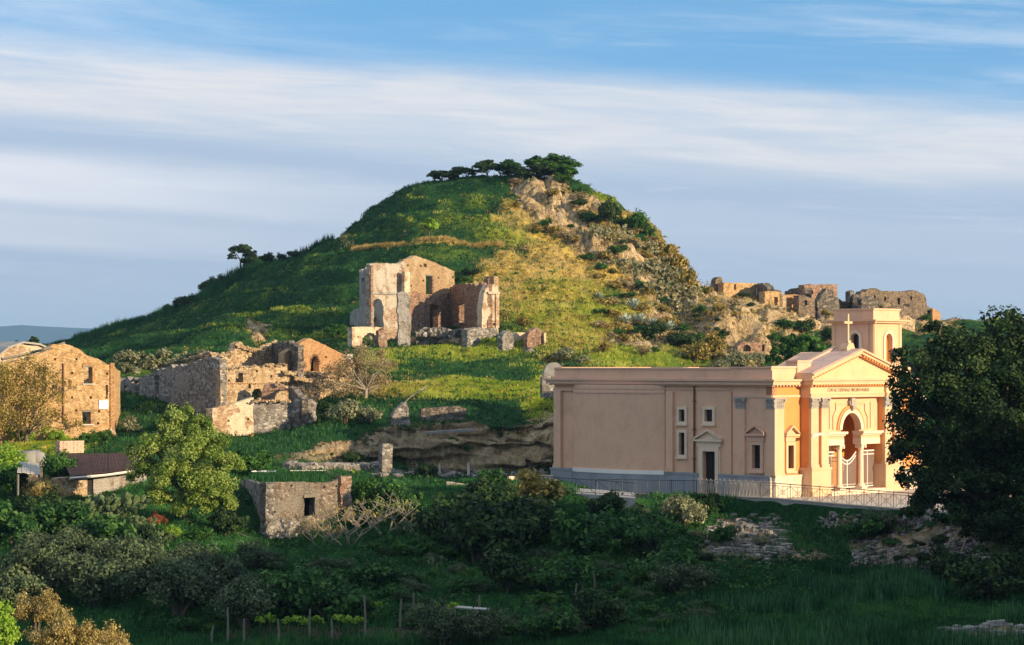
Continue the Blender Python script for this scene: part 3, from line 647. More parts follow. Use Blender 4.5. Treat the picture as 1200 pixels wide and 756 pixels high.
    mb.box(FW, u0-fw-.12, u0-fw, -.52, -.42, 0, z1+fw*.6); mb.box(FW, u1+fw, u1+fw+.12, -.52, -.42, 0, z1+fw*.6)
    dr = mb.build('side_door', M['white_trim'], g)
    pedim(FW, (u0+u1)/2, (u1-u0)/2+fw+.35, z1+fw+.40, -.48, dr, M['white_trim'], .72)
    mb = MB(); mb.box(FW, u0, u1, -.86, -.80, 0, z1); mb.box(FW, (u0+u1)/2-.02, (u0+u1)/2+.02, -.80, -.77, 0, z1); mb.build('door_leaf', M['void'], dr)
    mb = MB(); mb.box(FW, u0-.5, u1+.5, -.5, .25, 0, .16); mb.build('door_step', M['trim'], dr)
    # entablature round the building: architrave line, frieze shade, cornice, parapet
    def ent(fr, a, b, o, mat, endA=.0, endB=.0, arch=True, par=True, dent=True):
        mb = MB(); mb.box(fr, a, b, o-.05, o+.07, 6.95, 7.12)
        if arch: part(mb, 'architrave', mat)
        mb = MB(); mb.box(fr, a-endA*.5, b+endB*.5, o-.1, o+.20, HCb-.06, HCb+.05); mb.box(fr, a-endA*.8, b+endB*.8, o-.1, o+.40, HCb+.05, HC-.14); mb.box(fr, a-endA, b+endB, o-.1, o+.52, HC-.14, HC)
        part(mb, 'cornice', mat)
        if dent:
            mb = MB(); k = int(abs(b-a)/.36)
            for i in range(k):
                u = a+(b-a)*(i+.25)/k; mb.box(fr, u, u+.16, o+.19, o+.34, HCb-.06, HCb+.055)
            tag(part(mb, 'dentils', mat), kind='stuff')
    ent(FW, BL, WL, -.5, tw, 0, .5, arch=False, dent=False)
    ent(FW, 0, BL, 0, tw, 0, .5, arch=True, dent=False)
    mb = MB(); mb.box(FW, BL, ua, -.55, -.44, 7.42, 7.62); mb.box(FW, ub, WL, -.55, -.44, 7.30, 7.48); part(mb, 'string_course', tw)
    def parapet(fr, a, b, o, z1, mat, th=.4):
        mb = MB(); mb.box(fr, a, b, o-th, o, HC, z1-.13); p = part(mb, 'parapet', mat)
        mb = MB(); mb.box(fr, a-.06, b+.06, o-th-.06, o+.07, z1-.13, z1); mb.build('coping', M['trim_wing'], p)
    pw = FW.U(858, -.3)
    parapet(FW, pw, WL-.2, -.45, 9.02, M['stucco']); parapet(FW, .45, pw-.003, -.12, 9.1, M['stucco'])
    parapet(FF, 0.05, 3.2, -.12, 9.13, M['trim'])
    # ------- front: left bay
    p = .8; B0, B1, BC = 3.36, 14.90, 9.13
    wf = pxrect(FF, 922.5, 522, 929, 549, 0)
    mb = MB(); cells(mb, FF, 0, B0+.5, H0, HC, 0, .5, [wf]); part(mb, 'front_wall', M['stucco_orange']); mb = MB(); cells(mb, FF, B1-.5, D, H0, HC, 0, .5, []); part(mb, 'front_wall', M['stucco_orange'])
    window(FF, wf, 0, .28, .24, True, M['trim'])
    pil(FF, 908.2, 919.0, 0, .14, HP, 6.22, M['trim'], M['capital'])
    pu = FF.U(919, .14)
    mb = MB(); mb.box(FF, .0, 3.4, -.3, .22, 0, HP-.35); part(mb, 'plinth', M['plinth_light']); mb = MB(); mb.box(FF, B1-.1, D, -.3, .22, 0, HP-.35); part(mb, 'plinth', M['plinth_light'])
    mb = MB(); mb.box(FF, .0, 3.4, -.3, .25, HP-.35, HP-.12); mb.box(FF, .0, 3.4, -.3, .29, HP-.12, HP); part(mb, 'plinth_moulding', M['plinth_light']); mb = MB(); mb.box(FF, B1-.1, D, -.3, .27, HP-.35, HP); part(mb, 'plinth_moulding', M['plinth_light'])
    ent(FF, -.0, B0, 0, M['trim'], .52, 0); ent(FF, B1, D, 0, M['trim'], 0, .5)
    pil(FF, 1074, 1083, 0, .14, HP, 6.22, M['trim'], M['capital'])
    # ------- frontispiece
    ri = .28                                                # plane of its recessed centre
    L0, L1 = B0, FF.U(971.5, p+.1); Rr0, Rr1 = 2*BC-L1, B1
    for a, b in ((L0, L1), (Rr0, Rr1)):
        mb = MB(); mb.box(FF, a+.02, b-.02, -.3, p-.12, 0, 7.78); part(mb, 'portal_pier', M['stucco_orange'])
        mb = MB(); mb.box(FF, a-.06, b+.08, -.2, p+.22, 0, 1.85); mb.box(FF, a-.12, b+.14, -.2, p+.28, 1.85, 2.02); mb.box(FF, a-.12, b+.14, -.2, p+.30, 0, .35); part(mb, 'pedestal', M['trim'])
    def pp(a, b):
        mb = MB(); mb.box(FF, a, b, p-.2, p+.10, 2.02, 6.22); q = part(mb, 'pilaster', M['trim'])
        mb = MB(); mb.box(FF, a-.05, b+.05, p-.2, p+.16, 2.02, 2.22); mb.build('pilaster_base', M['trim'], q)
        mb = MB(); capital(mb, FF, a, b, p-.2, p+.10); mb.build('capital', M['capital'], q)
    pw_ = (L1-L0)*.40
    for a in (L0+.03, L1-pw_-.03): pp(a, a+pw_); pp(2*BC-a-pw_, 2*BC-a)
    # entablature, broken forward over the piers
    for a, b, o in ((L0, L1, p), (L1, Rr0, p-.02), (Rr0, Rr1, p+.16)):
        mb = MB(); mb.box(FF, a, b, -.2, o+.10, 6.92, 7.12); mb.box(FF, a, b, -.2, o+.14, 7.12, 7.20); part(mb, 'architrave', M['trim'])
        mb = MB(); mb.box(FF, a, b, -.2, o+.06, 7.20, HCb-.05); part(mb, 'frieze', M['tympanum'])
    mb = MB()
    for (z0, z1, e) in ((HCb-.05, HCb+.06, .26), (HCb+.06, HC-.12, .48), (HC-.12, HC+.02, .62)): mb.box(FF, B0-e*.7, B1+e*.7, -.2, p+e, z0, z1)
    part(mb, 'cornice', M['trim'])
    mb = MB(); k = 34
    for i in range(k):
        u = B0+(B1-B0)*(i+.2)/k; mb.box(FF, u, u+.19, p+.25, p+.44, HCb-.06, HCb+.062)
    tag(part(mb, 'dentils', M['stucco_orange']), kind='stuff')
    # inscription
    cu = bpy.data.curves.new('inscription', 'FONT'); cu.body = 'DOM AC DEIPARAE VIRGINI MARIAE'; cu.size = .56; cu.extrude = .012; cu.align_x = 'CENTER'
    to = bpy.data.objects.new('tmp', cu); COL.objects.link(to); bpy.context.view_layer.update()
    me = bpy.data.meshes.new_from_object(to.evaluated_get(bpy.context.evaluated_depsgraph_get())); COL.objects.unlink(to); bpy.data.objects.remove(to)
    xs = [v.co.x for v in me.vertices]; wd = max(xs)-min(xs); tgt = FF.U(1018, p)-FF.U(968.5, p); sx = tgt/wd; uc = (FF.U(1018, p)+FF.U(968.5, p))/2
    zc = 7.32
    for v in me.vertices:
        q = FF.pt(uc+(v.co.x-(max(xs)+min(xs))/2)*sx, p+.055+v.co.z, zc+v.co.y*.62); v.co = q-Vector(C0)
    me.materials.clear(); me.materials.append(M['text']); link('inscription', me, g)
    # pediment
    za = FF.Z(1001, 409, p+.5); zb = HC+.02; hw = (B1-B0)/2
    mb = MB(); mb.prism(FF, [(B0+.2, zb), (B1-.2, zb), (BC, za-.42)], -.2, p+.02); part(mb, 'tympanum', M['tympanum'])
    for s in (-1, 1):
        mb = MB()
        for (e, t0, t1) in ((.28, .46, .34), (.50, .34, .14), (.66, .14, 0)):
            mb.prism(FF, [(BC+s*(hw+.42), zb-t0+.36-.0), (BC+s*(hw+.42), zb-t1+.36), (BC, za-t1), (BC, za-t0)][::s], -.2, p+e)
        part(mb, 'raking_cornice', M['trim'])
        mb = MB(); sl = (za-zb-.36)/(hw+.42)
        for i in range(16):
            u = .35+i*.345; zt = za-.46-sl*u
            mb.prism(FF, [(BC+s*u, zt), (BC+s*u, zt+.14), (BC+s*(u+.18), zt+.14-sl*.18), (BC+s*(u+.18), zt-sl*.18)][::-s], p+.02, p+.44)
        tag(part(mb, 'dentils', M['stucco_orange']), kind='stuff')
        # roof slopes behind the gable, and the back gable coping
        mb = MB(); mb.prism(FF, [(BC+s*(hw+.40), zb+.30), (BC+s*(hw+.40), zb+.42), (BC, za+.04), (BC, za-.1)][::s], -.9, p+.50); part(mb, 'roof_slope', M['rooftile'])
        mb = MB(); mb.prism(FF, [(BC+s*(hw-.6), zb+.2), (BC+s*(hw-.6), zb+.72), (BC, za+.20), (BC, za-.4)][::s], -1.25, -.90); part(mb, 'back_gable', M['trim_wing'])
    mb = MB(); mb.prism(FF, [(B0+.1, zb), (B1-.1, zb), (BC, za-.2)], -4.0, -.2); part(mb, 'roof_gable', M['stucco'])
    mb = MB(); mb.box(FF, B0-.35, B0+1.3, -1.0, .0, HC, 9.42); mb.box(FF, B0-.41, B0+1.36, -1.06, .06, 9.42, 9.54); part(mb, 'parapet_block', M['trim_wing'])
    # cross on its pedestal
    uc = FF.U(993.5, .0); zp = za+.02
    mb = MB(); mb.box(FF, uc-.75, uc+.55, -.45, .45, zp-.55, zp+.02); mb.prism(FF, [(uc-.62, zp+.02), (uc+.45, zp+.02), (uc+.22, zp+.42), (uc-.30, zp+.42)], -.32, .32); mb.box(FF, uc-.2, uc+.16, -.18, .18, zp+.42, zp+.6)
    cp = mb.build('cross_pedestal', M['trim'], g)
    zt = FF.Z(993, 368, 0); zm = FF.Z(993, 378, 0); uc -= .02
    mb = MB(); mb.box(FF, uc-.08, uc+.08, -.08, .08, zp+.6, zt); mb.box(FF, uc-.50, uc-.081, -.08, .08, zm-.08, zm+.08); mb.box(FF, uc+.081, uc+.50, -.08, .08, zm-.08, zm+.08); mb.build('cross', M['trim'], cp)
    # central bay with the three-part opening (arch in the middle)
    o = ri; zsp = FF.Z(994, 503.5, o); r = 1.18; sb = FF.Z(994, 521, o); st_ = zsp
    s0, s1 = L1-.05, Rr0+.05
    def arc(rr, n=20, a0=0, a1=math.pi): return [(BC+rr*math.cos(a0+(a1-a0)*i/n), zsp+rr*math.sin(a0+(a1-a0)*i/n)) for i in range(n+1)]
    ztop = 6.92
    mb = MB(); mb.box(FF, s0, BC-r, o-.4, o, sb, ztop); mb.box(FF, BC+r, s1, o-.4, o, sb, ztop)
    A = arc(r)
    for i in range(20):
        (ua_, za_), (ub_, zb_) = A[i], A[i+1]; mb.prism(FF, [(ub_, zb_), (ua_, za_), (ua_, ztop), (ub_, ztop)], o-.4, o)
    part(mb, 'portal_wall', M['trim'])
    mb = MB(); mb.strip(FF, arc(r+.02), arc(r+.34), o-.1, o+.16); part(mb, 'archivolt', M['white_trim'])
    mb = MB(); mb.strip(FF, arc(r+.36), arc(r+.56), o-.1, o+.10); part(mb, 'archivolt', M['stucco_orange'])
    mb = MB()
    for s in (-1, 1):
        pts = [(BC+s*(r+.95), zsp+.0), (BC+s*(r+.95), zsp+.9), (BC+s*(r+.6), zsp+1.35), (BC+s*(r+.6), ztop-.5), (BC+s*.42, ztop-.5)]
        for (a, b) in zip(pts, pts[1:]):
            dx = .11 if abs(a[0]-b[0]) < .3 else 0; mb.prism(FF, [a, b, (b[0]+s*.12, b[1]+.10), (a[0]+s*.12, a[1]+.10)][::-s], o-.02, o+.08)
        mb.box(FF, *sorted((BC+s*(r+1.35), BC+s*(r+1.5))), o-.02, o+.07, zsp+.1, ztop-.4)
    part(mb, 'wall_moulding', M['trim'])
    mb = MB(); mb.box(FF, BC-.22, BC+.22, o, o+.30, ztop-.62, ztop); mb.box(FF, BC-.16, BC+.16, o, o+.36, ztop-.95, ztop-.62)
    for s in (-1, 1): mb.tube([FF.pt(BC+s*.2, o+.2, ztop-.15), FF.pt(BC+s*.34, o+.2, ztop-.3), FF.pt(BC+s*.3, o+.2, ztop-.5), FF.pt(BC+s*.18, o+.2, ztop-.58)], .07, 6)
    part(mb, 'keystone', M['capital'])
    for a, b in ((s0-.06, BC-r+.10), (BC+r-.10, s1+.06)):
        mb = MB(); mb.box(FF, a, b, o-.5, o+.22, sb, sb+.42); mb.box(FF, a, b, o-.5, o+.34, sb+.66, sb+.78); mb.box(FF, a-.1, b+.1, o-.5, o+.50, sb+.78, sb+.95); part(mb, 'portal_entablature', M['white_trim'])
        mb = MB(); mb.box(FF, a, b, o-.5, o+.20, sb+.42, sb+.66); part(mb, 'portal_frieze', M['trim'])
    colu = (BC-r-.20, BC+r+.20)
    for u in colu:
        q = FF.pt(u, o-.02, 0); mb = MB(); rr = .20
        mb.tube([q+Vector((0, 0, z)) for z in (.62, 1.6, 2.8, sb-.42)], [rr, rr*1.0, rr*.95, rr*.86], 14); c = mb.build('column', M['white_trim'], g, smooth=False)
        mb = MB(); mb.box(FF, u-.34, u+.34, o-.36, o+.32, .30, .46); mb.tube([q+Vector((0, 0, z)) for z in (.46, .54, .62, .66)], [.32, .33, .27, .2], 14); mb.build('column_base', M['white_trim'], c)
        mb = MB(); mb.tube([q+Vector((0, 0, z)) for z in (sb-.44, sb-.30, sb-.08)], [.18, .22, .27], 14); mb.box(FF, u-.30, u+.30, o-.32, o+.28, sb-.09, sb)
        for s in (-1, 1): mb.tube([FF.pt(u+s*.24, o-.3, sb-.18), FF.pt(u+s*.24, o+.26, sb-.18)], .10, 8)
        mb.build('column_capital', M['white_trim'], c)
    # porch inside
    pd = 2.6
    mb = MB(); mb.box(FF, s0-.3, s1+.3, o-pd-.3, o-pd, 0, ztop); part(mb, 'porch_back_wall', M['stucco_orange'])
    mb = MB(); mb.box(FF, s0-.3, s0, o-pd, o-.4, 0, ztop); part(mb, 'porch_side_wall', M['stucco_orange']); mb = MB(); mb.box(FF, s1, s1+.3, o-pd, o-.4, 0, ztop); part(mb, 'porch_side_wall', M['stucco_orange'])
    mb = MB(); mb.box(FF, s0-.3, s1+.3, o-pd, o-.4, ztop-.05, ztop+.2); part(mb, 'porch_ceiling', M['trim'])
    mb = MB(); mb.box(FF, s0-.3, s1+.3, o-pd, p+.6, .0, .15); mb.box(FF, s0, s1, o-pd, p+.25, .15, .30); part(mb, 'portal_step', M['white_trim'])
    mb = MB(); mb.box(FF, BC-.95, BC+.95, o-pd, o-pd+.08, .3, 4.0)
    for s in (-1, 1):
        for z in (.5, 1.65, 2.8): mb.box(FF, *sorted((BC+s*.12, BC+s*.82)), o-pd+.08, o-pd+.11, z, z+1.0)
    pdoor = mb.build('portal_door', M['door'], g)
    mb = MB()
    for a, b, c, d in ((BC-1.2, BC-.951, .3, 4.25), (BC+.951, BC+1.2, .3, 4.25), (BC-.951, BC+.951, 4.001, 4.25)): mb.box(FF, a, b, o-pd, o-pd+.16, c, d)
    mb.build('door_frame', M['white_trim'], pdoor)
    # gates
    def gate(a, b, zt, curve):
        n = max(4, int((b-a)/.13)); fz = lambda t: zt-(curve*math.sin(math.pi*t) if curve else 0)
        mb = MB(); og = o-.28
        for i in range(n+1):
            t = i/n; u = a+(b-a)*t; mb.box(FF, u-.016, u+.016, og-.016, og+.016, .42, fz(t)-.02)
        for z in (.42, .62): mb.box(FF, a, b, og-.022, og+.022, z-.03, z+.03)
        gt = mb.build('gate', M['iron_light'], g)
        mb = MB()
        for dz, rr in ((0, .05), (-.26, .04)): mb.tube([FF.pt(a+(b-a)*i/12, og, fz(i/12)+dz) for i in range(13)], rr, 6)
        mb.box(FF, (a+b)/2-.03, (a+b)/2+.03, og-.03, og+.03, .42, fz(.5)); mb.box(FF, a, b, og-.03, og+.03, .40, .46)
        mb.build('gate_rail', M['white_iron'], gt)
    gate(s0+.05, colu[0]-.25, 3.0, 0); gate(colu[0]+.25, colu[1]-.25, 2.95, .62); gate(colu[1]+.25, s1-.05, 3.0, 0)
    # floodlight on the front
    q = FF.pt(FF.U(951, p+.1), p+.1, FF.Z(951, 512, p+.1)-0.0)
    # ------- rest of the body: back walls and flat roof
    mb = MB(); mb.box(FF, .3, D, -WL+.3, -.3, HC-.35, HC-.05); part(mb, 'flat_roof', M['paving'])
    mb = MB(); mb.box(FF, D-.4, D, -WL, -.5, 0, HC); mb.box(FF, .6, D-.4, -WL, -WL+.4, 0, HC); part(mb, 'back_wall', M['stucco'])
    mb = MB(); mb.box(FF, D-.4, D, -WL, -.5, HC, HPa); mb.box(FF, 1., D-.4, -WL, -WL+.4, HC, HPa); part(mb, 'back_parapet', M['stucco'])
    # ------- bell tower
    ta, tb = 1.32, 14.6; ts = 3.72; To = FF.pt(tb, -ta, 0)
    TW = Frame((To.x, To.y, C0[2]), w, nw); TF = Frame((To.x, To.y, C0[2]), f, nf)
    zc0, zc1, ztp = TW.Z(1024, 378.5), TW.Z(1024, 374.8), TW.Z(1024, 361.5)
    def tarch(fr, px0, px1, pytop, zbot, o=0):
        u0, u1 = sorted((fr.U(px0), fr.U(px1))); rr = (u1-u0)/2; uc = (u0+u1)/2; zs_ = fr.Z((px0+px1)/2, pytop)-rr
        mb = MB(); th = .45; W1 = ts if fr is TW else ts-.45; W0 = 0.0 if fr is TW else .0
        a0 = 0.45 if fr is TF else 0
        mb.box(fr, 0, u0, -th, 0, HC-.1, zc0); mb.box(fr, u1, ts, -th, 0, HC-.1, zc0); mb.box(fr, u0, u1, -th, 0, HC-.1, zbot)
        n = 14; pts = [(uc+rr*math.cos(math.pi*i/n), zs_+rr*math.sin(math.pi*i/n)) for i in range(n+1)]
        for i in range(n):
            (a, b), (c, d) = pts[i], pts[i+1]; mb.prism(fr, [(c, d), (a, b), (a, zc0), (c, zc0)], -th, 0)
        part(mb, 'tower_wall', M['stucco'] if fr is TW else M['trim'])  # light put into the colour: pink on the shaded face, cream on the sunlit
        mb = MB(); q = rr+.24; outer = [(uc+q*math.cos(math.pi*i/n), zs_+q*math.sin(math.pi*i/n)) for i in range(n+1)]
        inn = [(uc+rr, zbot)]+pts+[(uc-rr, zbot)]; out = [(uc+q, zbot)]+outer+[(uc-q, zbot)]
        mb.strip(fr, inn, out, -.05, .09); mb.box(fr, uc-q-.06, uc+q+.06, -.05, .16, zbot-.16, zbot)
        bw = mb.build('bell_opening', M['white_trim'], g)
        mb = MB(); mb.prism(fr, [(uc-rr, zbot), (uc+rr, zbot)]+pts[1:-1], -.40, -.34); mb.build('opening_sheet', M['glass'] if fr is TW else M['stucco_orange'], bw)  # sheet painted as the dark interior on the left face, orange on the right
    tarch(TW, 997.5, 1007.3, 390.5, TW.Z(1002, 428)); tarch(TF, 1037, 1045, 390.8, TF.Z(1041, 426))
    mb = MB(); mb.box(TW, .45, ts, -ts, -ts+.4, HC-.1, zc0); mb.box(TF, ts-.42, ts-.01, -ts+.4, -.45, HC-.1, zc0); part(mb, 'tower_back_wall', M['stucco'])
    mb = MB(); mb.box(TW, -.28, ts+.28, -ts-.28, .28, zc0, zc0+.14); mb.box(TW, -.48, ts+.48, -ts-.48, .48, zc0+.14, zc1+.02); part(mb, 'tower_cornice', M['trim'])
    mb = MB(); mb.box(TW, .10, ts-.1, -ts+.1, -.10, zc1+.02, ztp-.1); tp = part(mb, 'tower_parapet', M['stucco'])
    mb = MB(); mb.box(TW, .02, ts-.02, -ts+.02, -.02, ztp-.1, ztp+.02); mb.build('coping', M['trim'], tp)
    for uu in (.02, ts-.34):
        for fr_ in (TW, TF): mb = MB(); mb.box(fr_, uu, uu+.32, -.2, .05, HC, zc0); part(mb, 'corner_strip', M['trim'])
    # stair turret behind the tower
    mb = MB(); mb.box(TF, ts+.02, ts+1.0, -2.9, -1.3, HC-.3, zc0+.1); mb.box(TF, ts-.0, ts+1.12, -3.0, -1.2, zc0+.1, zc0+.28); part(mb, 'stair_turret', M['brick_orange'])
    # floodlight
    mb = MB(); a = q; mb.tube([a, a+Vector((.15, -.25, .15)), a+Vector((.45, -.55, .18))], .04, 6)
    fl = mb.build('floodlight', M['iron'], g)
    mb = MB(); fr = Frame((a.x+.35, a.y-.6, a.z), (1, 0), (0, -1)); mb.prism(fr, [(-.45, -.02), (.35, .16), (.42, .34), (-.35, .24)], -.12, .2); mb.build('lamp_head', M['white_iron'], fl)
    return FW, FF
FW, FF = church()
# ---------------------------------------------------------------- ruined masonry
def ruin_wall(parent, name, a, b, top, bot, mat, th=.55, holes=(), jag=.10, cell=.22, rough=.035, seed=None, pixel=True, solid_bot=1.2):
    """a,b = (px, distance); top = [(px,py),...]; bot = photo row; holes = (px0,py0,px1,py1,arched)"""
    fr, L = frame_px(a[0], a[1], b[0], b[1]); seed = seed if seed is not None else int(abs(a[0]*7+b[0]*3+a[1])) % 991
    tu = [fr.U(p) for p, q in top]; tz = [fr.Z(p, q) for p, q in top]
    o = np.argsort(tu); tu = np.array(tu)[o]; tz = np.array(tz)[o]
    zb = min(fr.Z(a[0], bot), fr.Z(b[0], bot))-solid_bot
    H = []
    for h in holes:
        u0, u1 = sorted((fr.U(h[0]), fr.U(h[2]))); pm = (h[0]+h[2])/2; z1, z0 = fr.Z(pm, h[1]), fr.Z(pm, h[3]); H.append((u0, u1, z0, z1, len(h) > 4 and h[4]))
    nu = max(2, int(L/cell)); zmax = tz.max(); nz = max(2, int((zmax-zb)/cell))
    us = list(np.linspace(0, L, nu+1)); zs = list(np.linspace(zb, zmax, nz+1))
    us = [u for u in us if all(abs(u-h[i]) > cell*.35 for h in H for i in (0, 1)) or u in (0, L)]+[h[i] for h in H for i in (0, 1) if 0 < h[i] < L]
    zs = [z for z in zs if all(abs(z-h[i]) > cell*.35 for h in H for i in (2, 3)) or z in (zb, zmax)]+[h[i] for h in H for i in (2, 3)]
    for h in H:
        if h[4]:
            r = (h[1]-h[0])/2; k = 5
            zs += [h[3]-r*(1-math.sin(math.pi/2*i/k)) for i in range(k)]; us += [(h[0]+h[1])/2+s*r*math.cos(math.pi/2*i/k) for i in range(1, k+1) for s in (-1, 1)]
    us = np.array(sorted(set(np.round(us, 4)))); zs = np.array(sorted(set(np.round(zs, 4))))
    U, Z = np.meshgrid(us, zs, indexing='ij')
    T = np.interp(us, tu, tz)
    T = T+jag*fbm(np.stack([us*1.9+seed, us*0, us*0], -1), 3, seed)-abs(jag)*.2
    Zc = np.minimum(Z, T[:, None])
    Pw = np.array(fr.o)[None, None, :]+np.array(fr.u)[None, None, :]*U[..., None]; Pw[..., 2] += Zc
    nv = np.array(fr.n); dn = rough*fbm(Pw*2.3, 3, seed); db = rough*fbm(Pw*2.3+40, 3, seed)
    inner_edge = np.ones_like(U)
    A = Pw+nv*(dn)[..., None]; Bk = Pw-nv*(th+db)[..., None]
    # irregular ends
    for E in (A, Bk):
        e = fbm(np.stack([Zc*1.7, Zc*0+seed, Zc*0], -1), 2, seed+5)*jag*.6
        m0 = (U == us[0]); m1 = (U == us[-1]); E[m0] += (np.array(fr.u)*e[..., None])[m0]; E[m1] += (np.array(fr.u)*e[..., None])[m1]
    n1, n2 = U.shape; solid = np.zeros((n1-1, n2-1), bool)
    for i in range(n1-1):
        for j in range(n2-1):
            if Zc[i, j] >= T[i]-1e-4 and Zc[i+1, j] >= T[i+1]-1e-4: continue
            um = (us[i]+us[i+1])/2; zm = (zs[j]+zs[j+1])/2; ok = True
            for h in H:
                if h[0] < um < h[1] and h[2] < zm < h[3]:
                    if h[4]:
                        r = (h[1]-h[0])/2; d = zm-(h[3]-r)
                        if d > 0 and (um-(h[0]+h[1])/2)**2+d*d > r*r: continue
                    ok = False
            solid[i, j] = ok
    V = np.concatenate([A.reshape(-1, 3), Bk.reshape(-1, 3)]); off = n1*n2; Q = []
    ix = lambda i, j: i*n2+j
    for i in range(n1-1):
        for j in range(n2-1):
            if not solid[i, j]: continue
            p, q, r, s = ix(i, j), ix(i+1, j), ix(i+1, j+1), ix(i, j+1)
            Q.append((p, q, r, s)); Q.append((off+s, off+r, off+q, off+p))
            if i == 0 or not solid[i-1, j]: Q.append((p, s, off+s, off+p))
            if i == n1-2 or not solid[i+1, j]: Q.append((r, q, off+q, off+r))
            if j == 0 or not solid[i, j-1]: Q.append((q, p, off+p, off+q))
            if j == n2-2 or not solid[i, j+1]: Q.append((s, r, off+r, off+s))
    po = parent_origin(parent) if parent is not None else Vector((0, 0, 0))
    if parent is None: po = fr.pt(0, 0, max(zb, fr.Z(a[0], bot)))
    me = mesh_np(name, V-np.array(po), np.array(Q), [mat]); ob = link(name, me, parent)
    if parent is None: ob.location = po
    return ob, fr

STONES = {}
def stone_mesh(mat, k):
    key = (mat, k)
    if key not in STONES:
        r = np.random.default_rng(k+5); V = np.array([(x, y, z) for x in (-1, 1) for y in (-1, 1) for z in (-1, 1)], float)
        V = np.concatenate([V, [[0, 0, 1.25], [1.25, 0, 0], [-1.25, 0, 0], [0, 1.25, 0], [0, -1.25, 0], [0, 0, -1.2]]]); V = V*(.8+.35*r.random((14, 1)))+r.normal(0, .1, V.shape)
        fc = [(0, 1, 3, 2, 10), (4, 6, 7, 5, 9), (0, 4, 5, 1, 12), (2, 3, 7, 6, 11), (1, 5, 7, 3, 8), (0, 2, 6, 4, 13)]
        T = [(q[i], q[(i+1) % 4], q[4]) for q in fc for i in range(4)]
        STONES[key] = (V*.5, np.array(T))
    return STONES[key]
def rubble(name, pts, size, mat, seed=0, parent=None, label=None, cat='rubble'):
    """many loose stones as one mesh; pts list of world points"""
    r = np.random.default_rng(seed); Vs = []; Ts = []; n = 0
    for p in pts:
        V, T = stone_mesh('m', int(r.integers(0, 6))); s = size*(.5+r.random()*.9)*np.array([1.2, 1, .7]); a = r.random()*6.28
        R = np.array([[math.cos(a), -math.sin(a), 0], [math.sin(a), math.cos(a), 0], [0, 0, 1]]); Vs.append((V*s)@R.T+np.array(p)); Ts.append(T+n); n += 14
    po = parent_origin(parent) if parent is not None else Vector(pts[0])
    me = mesh_np(name, np.concatenate(Vs)-np.array(po), np.concatenate(Ts), [mat]); o = link(name, me, parent, None if parent is not None else po)
    tag(o, label, cat if parent is None else None, kind='stuff'); return o
def scatter_px(x0, y0, x1, y1, n, seed, lift=.05, ymin=105):
    r = np.random.default_rng(seed); out = []
    for i in range(n):
        a = r.random(); b = r.normal(.5, .22); q = hit(x0+(x1-x0)*a, y0+(y1-y0)*b, ymin); out.append((q.x, q.y, q.z+lift))
    return out
def beam(parent, name, p, q, r, mat, k=5): mb = MB(); mb.tube([p, (Vector(p)+Vector(q))*.5+Vector((0, 0, -r*.6)), q], [r, r*.9, r], k); return mb.build(name, mat, parent)
def inner_dark(parent, fr, h, depth=.5):      # shutter remains / boards set inside an opening
    u0, u1 = sorted((fr.U(h[0]), fr.U(h[2]))); z1, z0 = fr.Z((h[0]+h[2])/2, h[1]), fr.Z((h[0]+h[2])/2, h[3])
    mb = MB(); mb.box(fr, u0-.05, u1+.05, -.12, .06, z1-.02, z1+.14); mb.build('lintel', M['wood'], parent)
def sill(parent, fr, h, mat):
    u0, u1 = sorted((fr.U(h[0]), fr.U(h[2]))); z0 = fr.Z((h[0]+h[2])/2, h[3]); mb = MB(); mb.box(fr, u0-.15, u1+.15, -.3, .12, z0-.10, z0); mb.build('sill', mat, parent)
def putlogs(pts, w=2.6): return [(x-w/2, y-w/2, x+w/2, y+w/2) for x, y in pts]

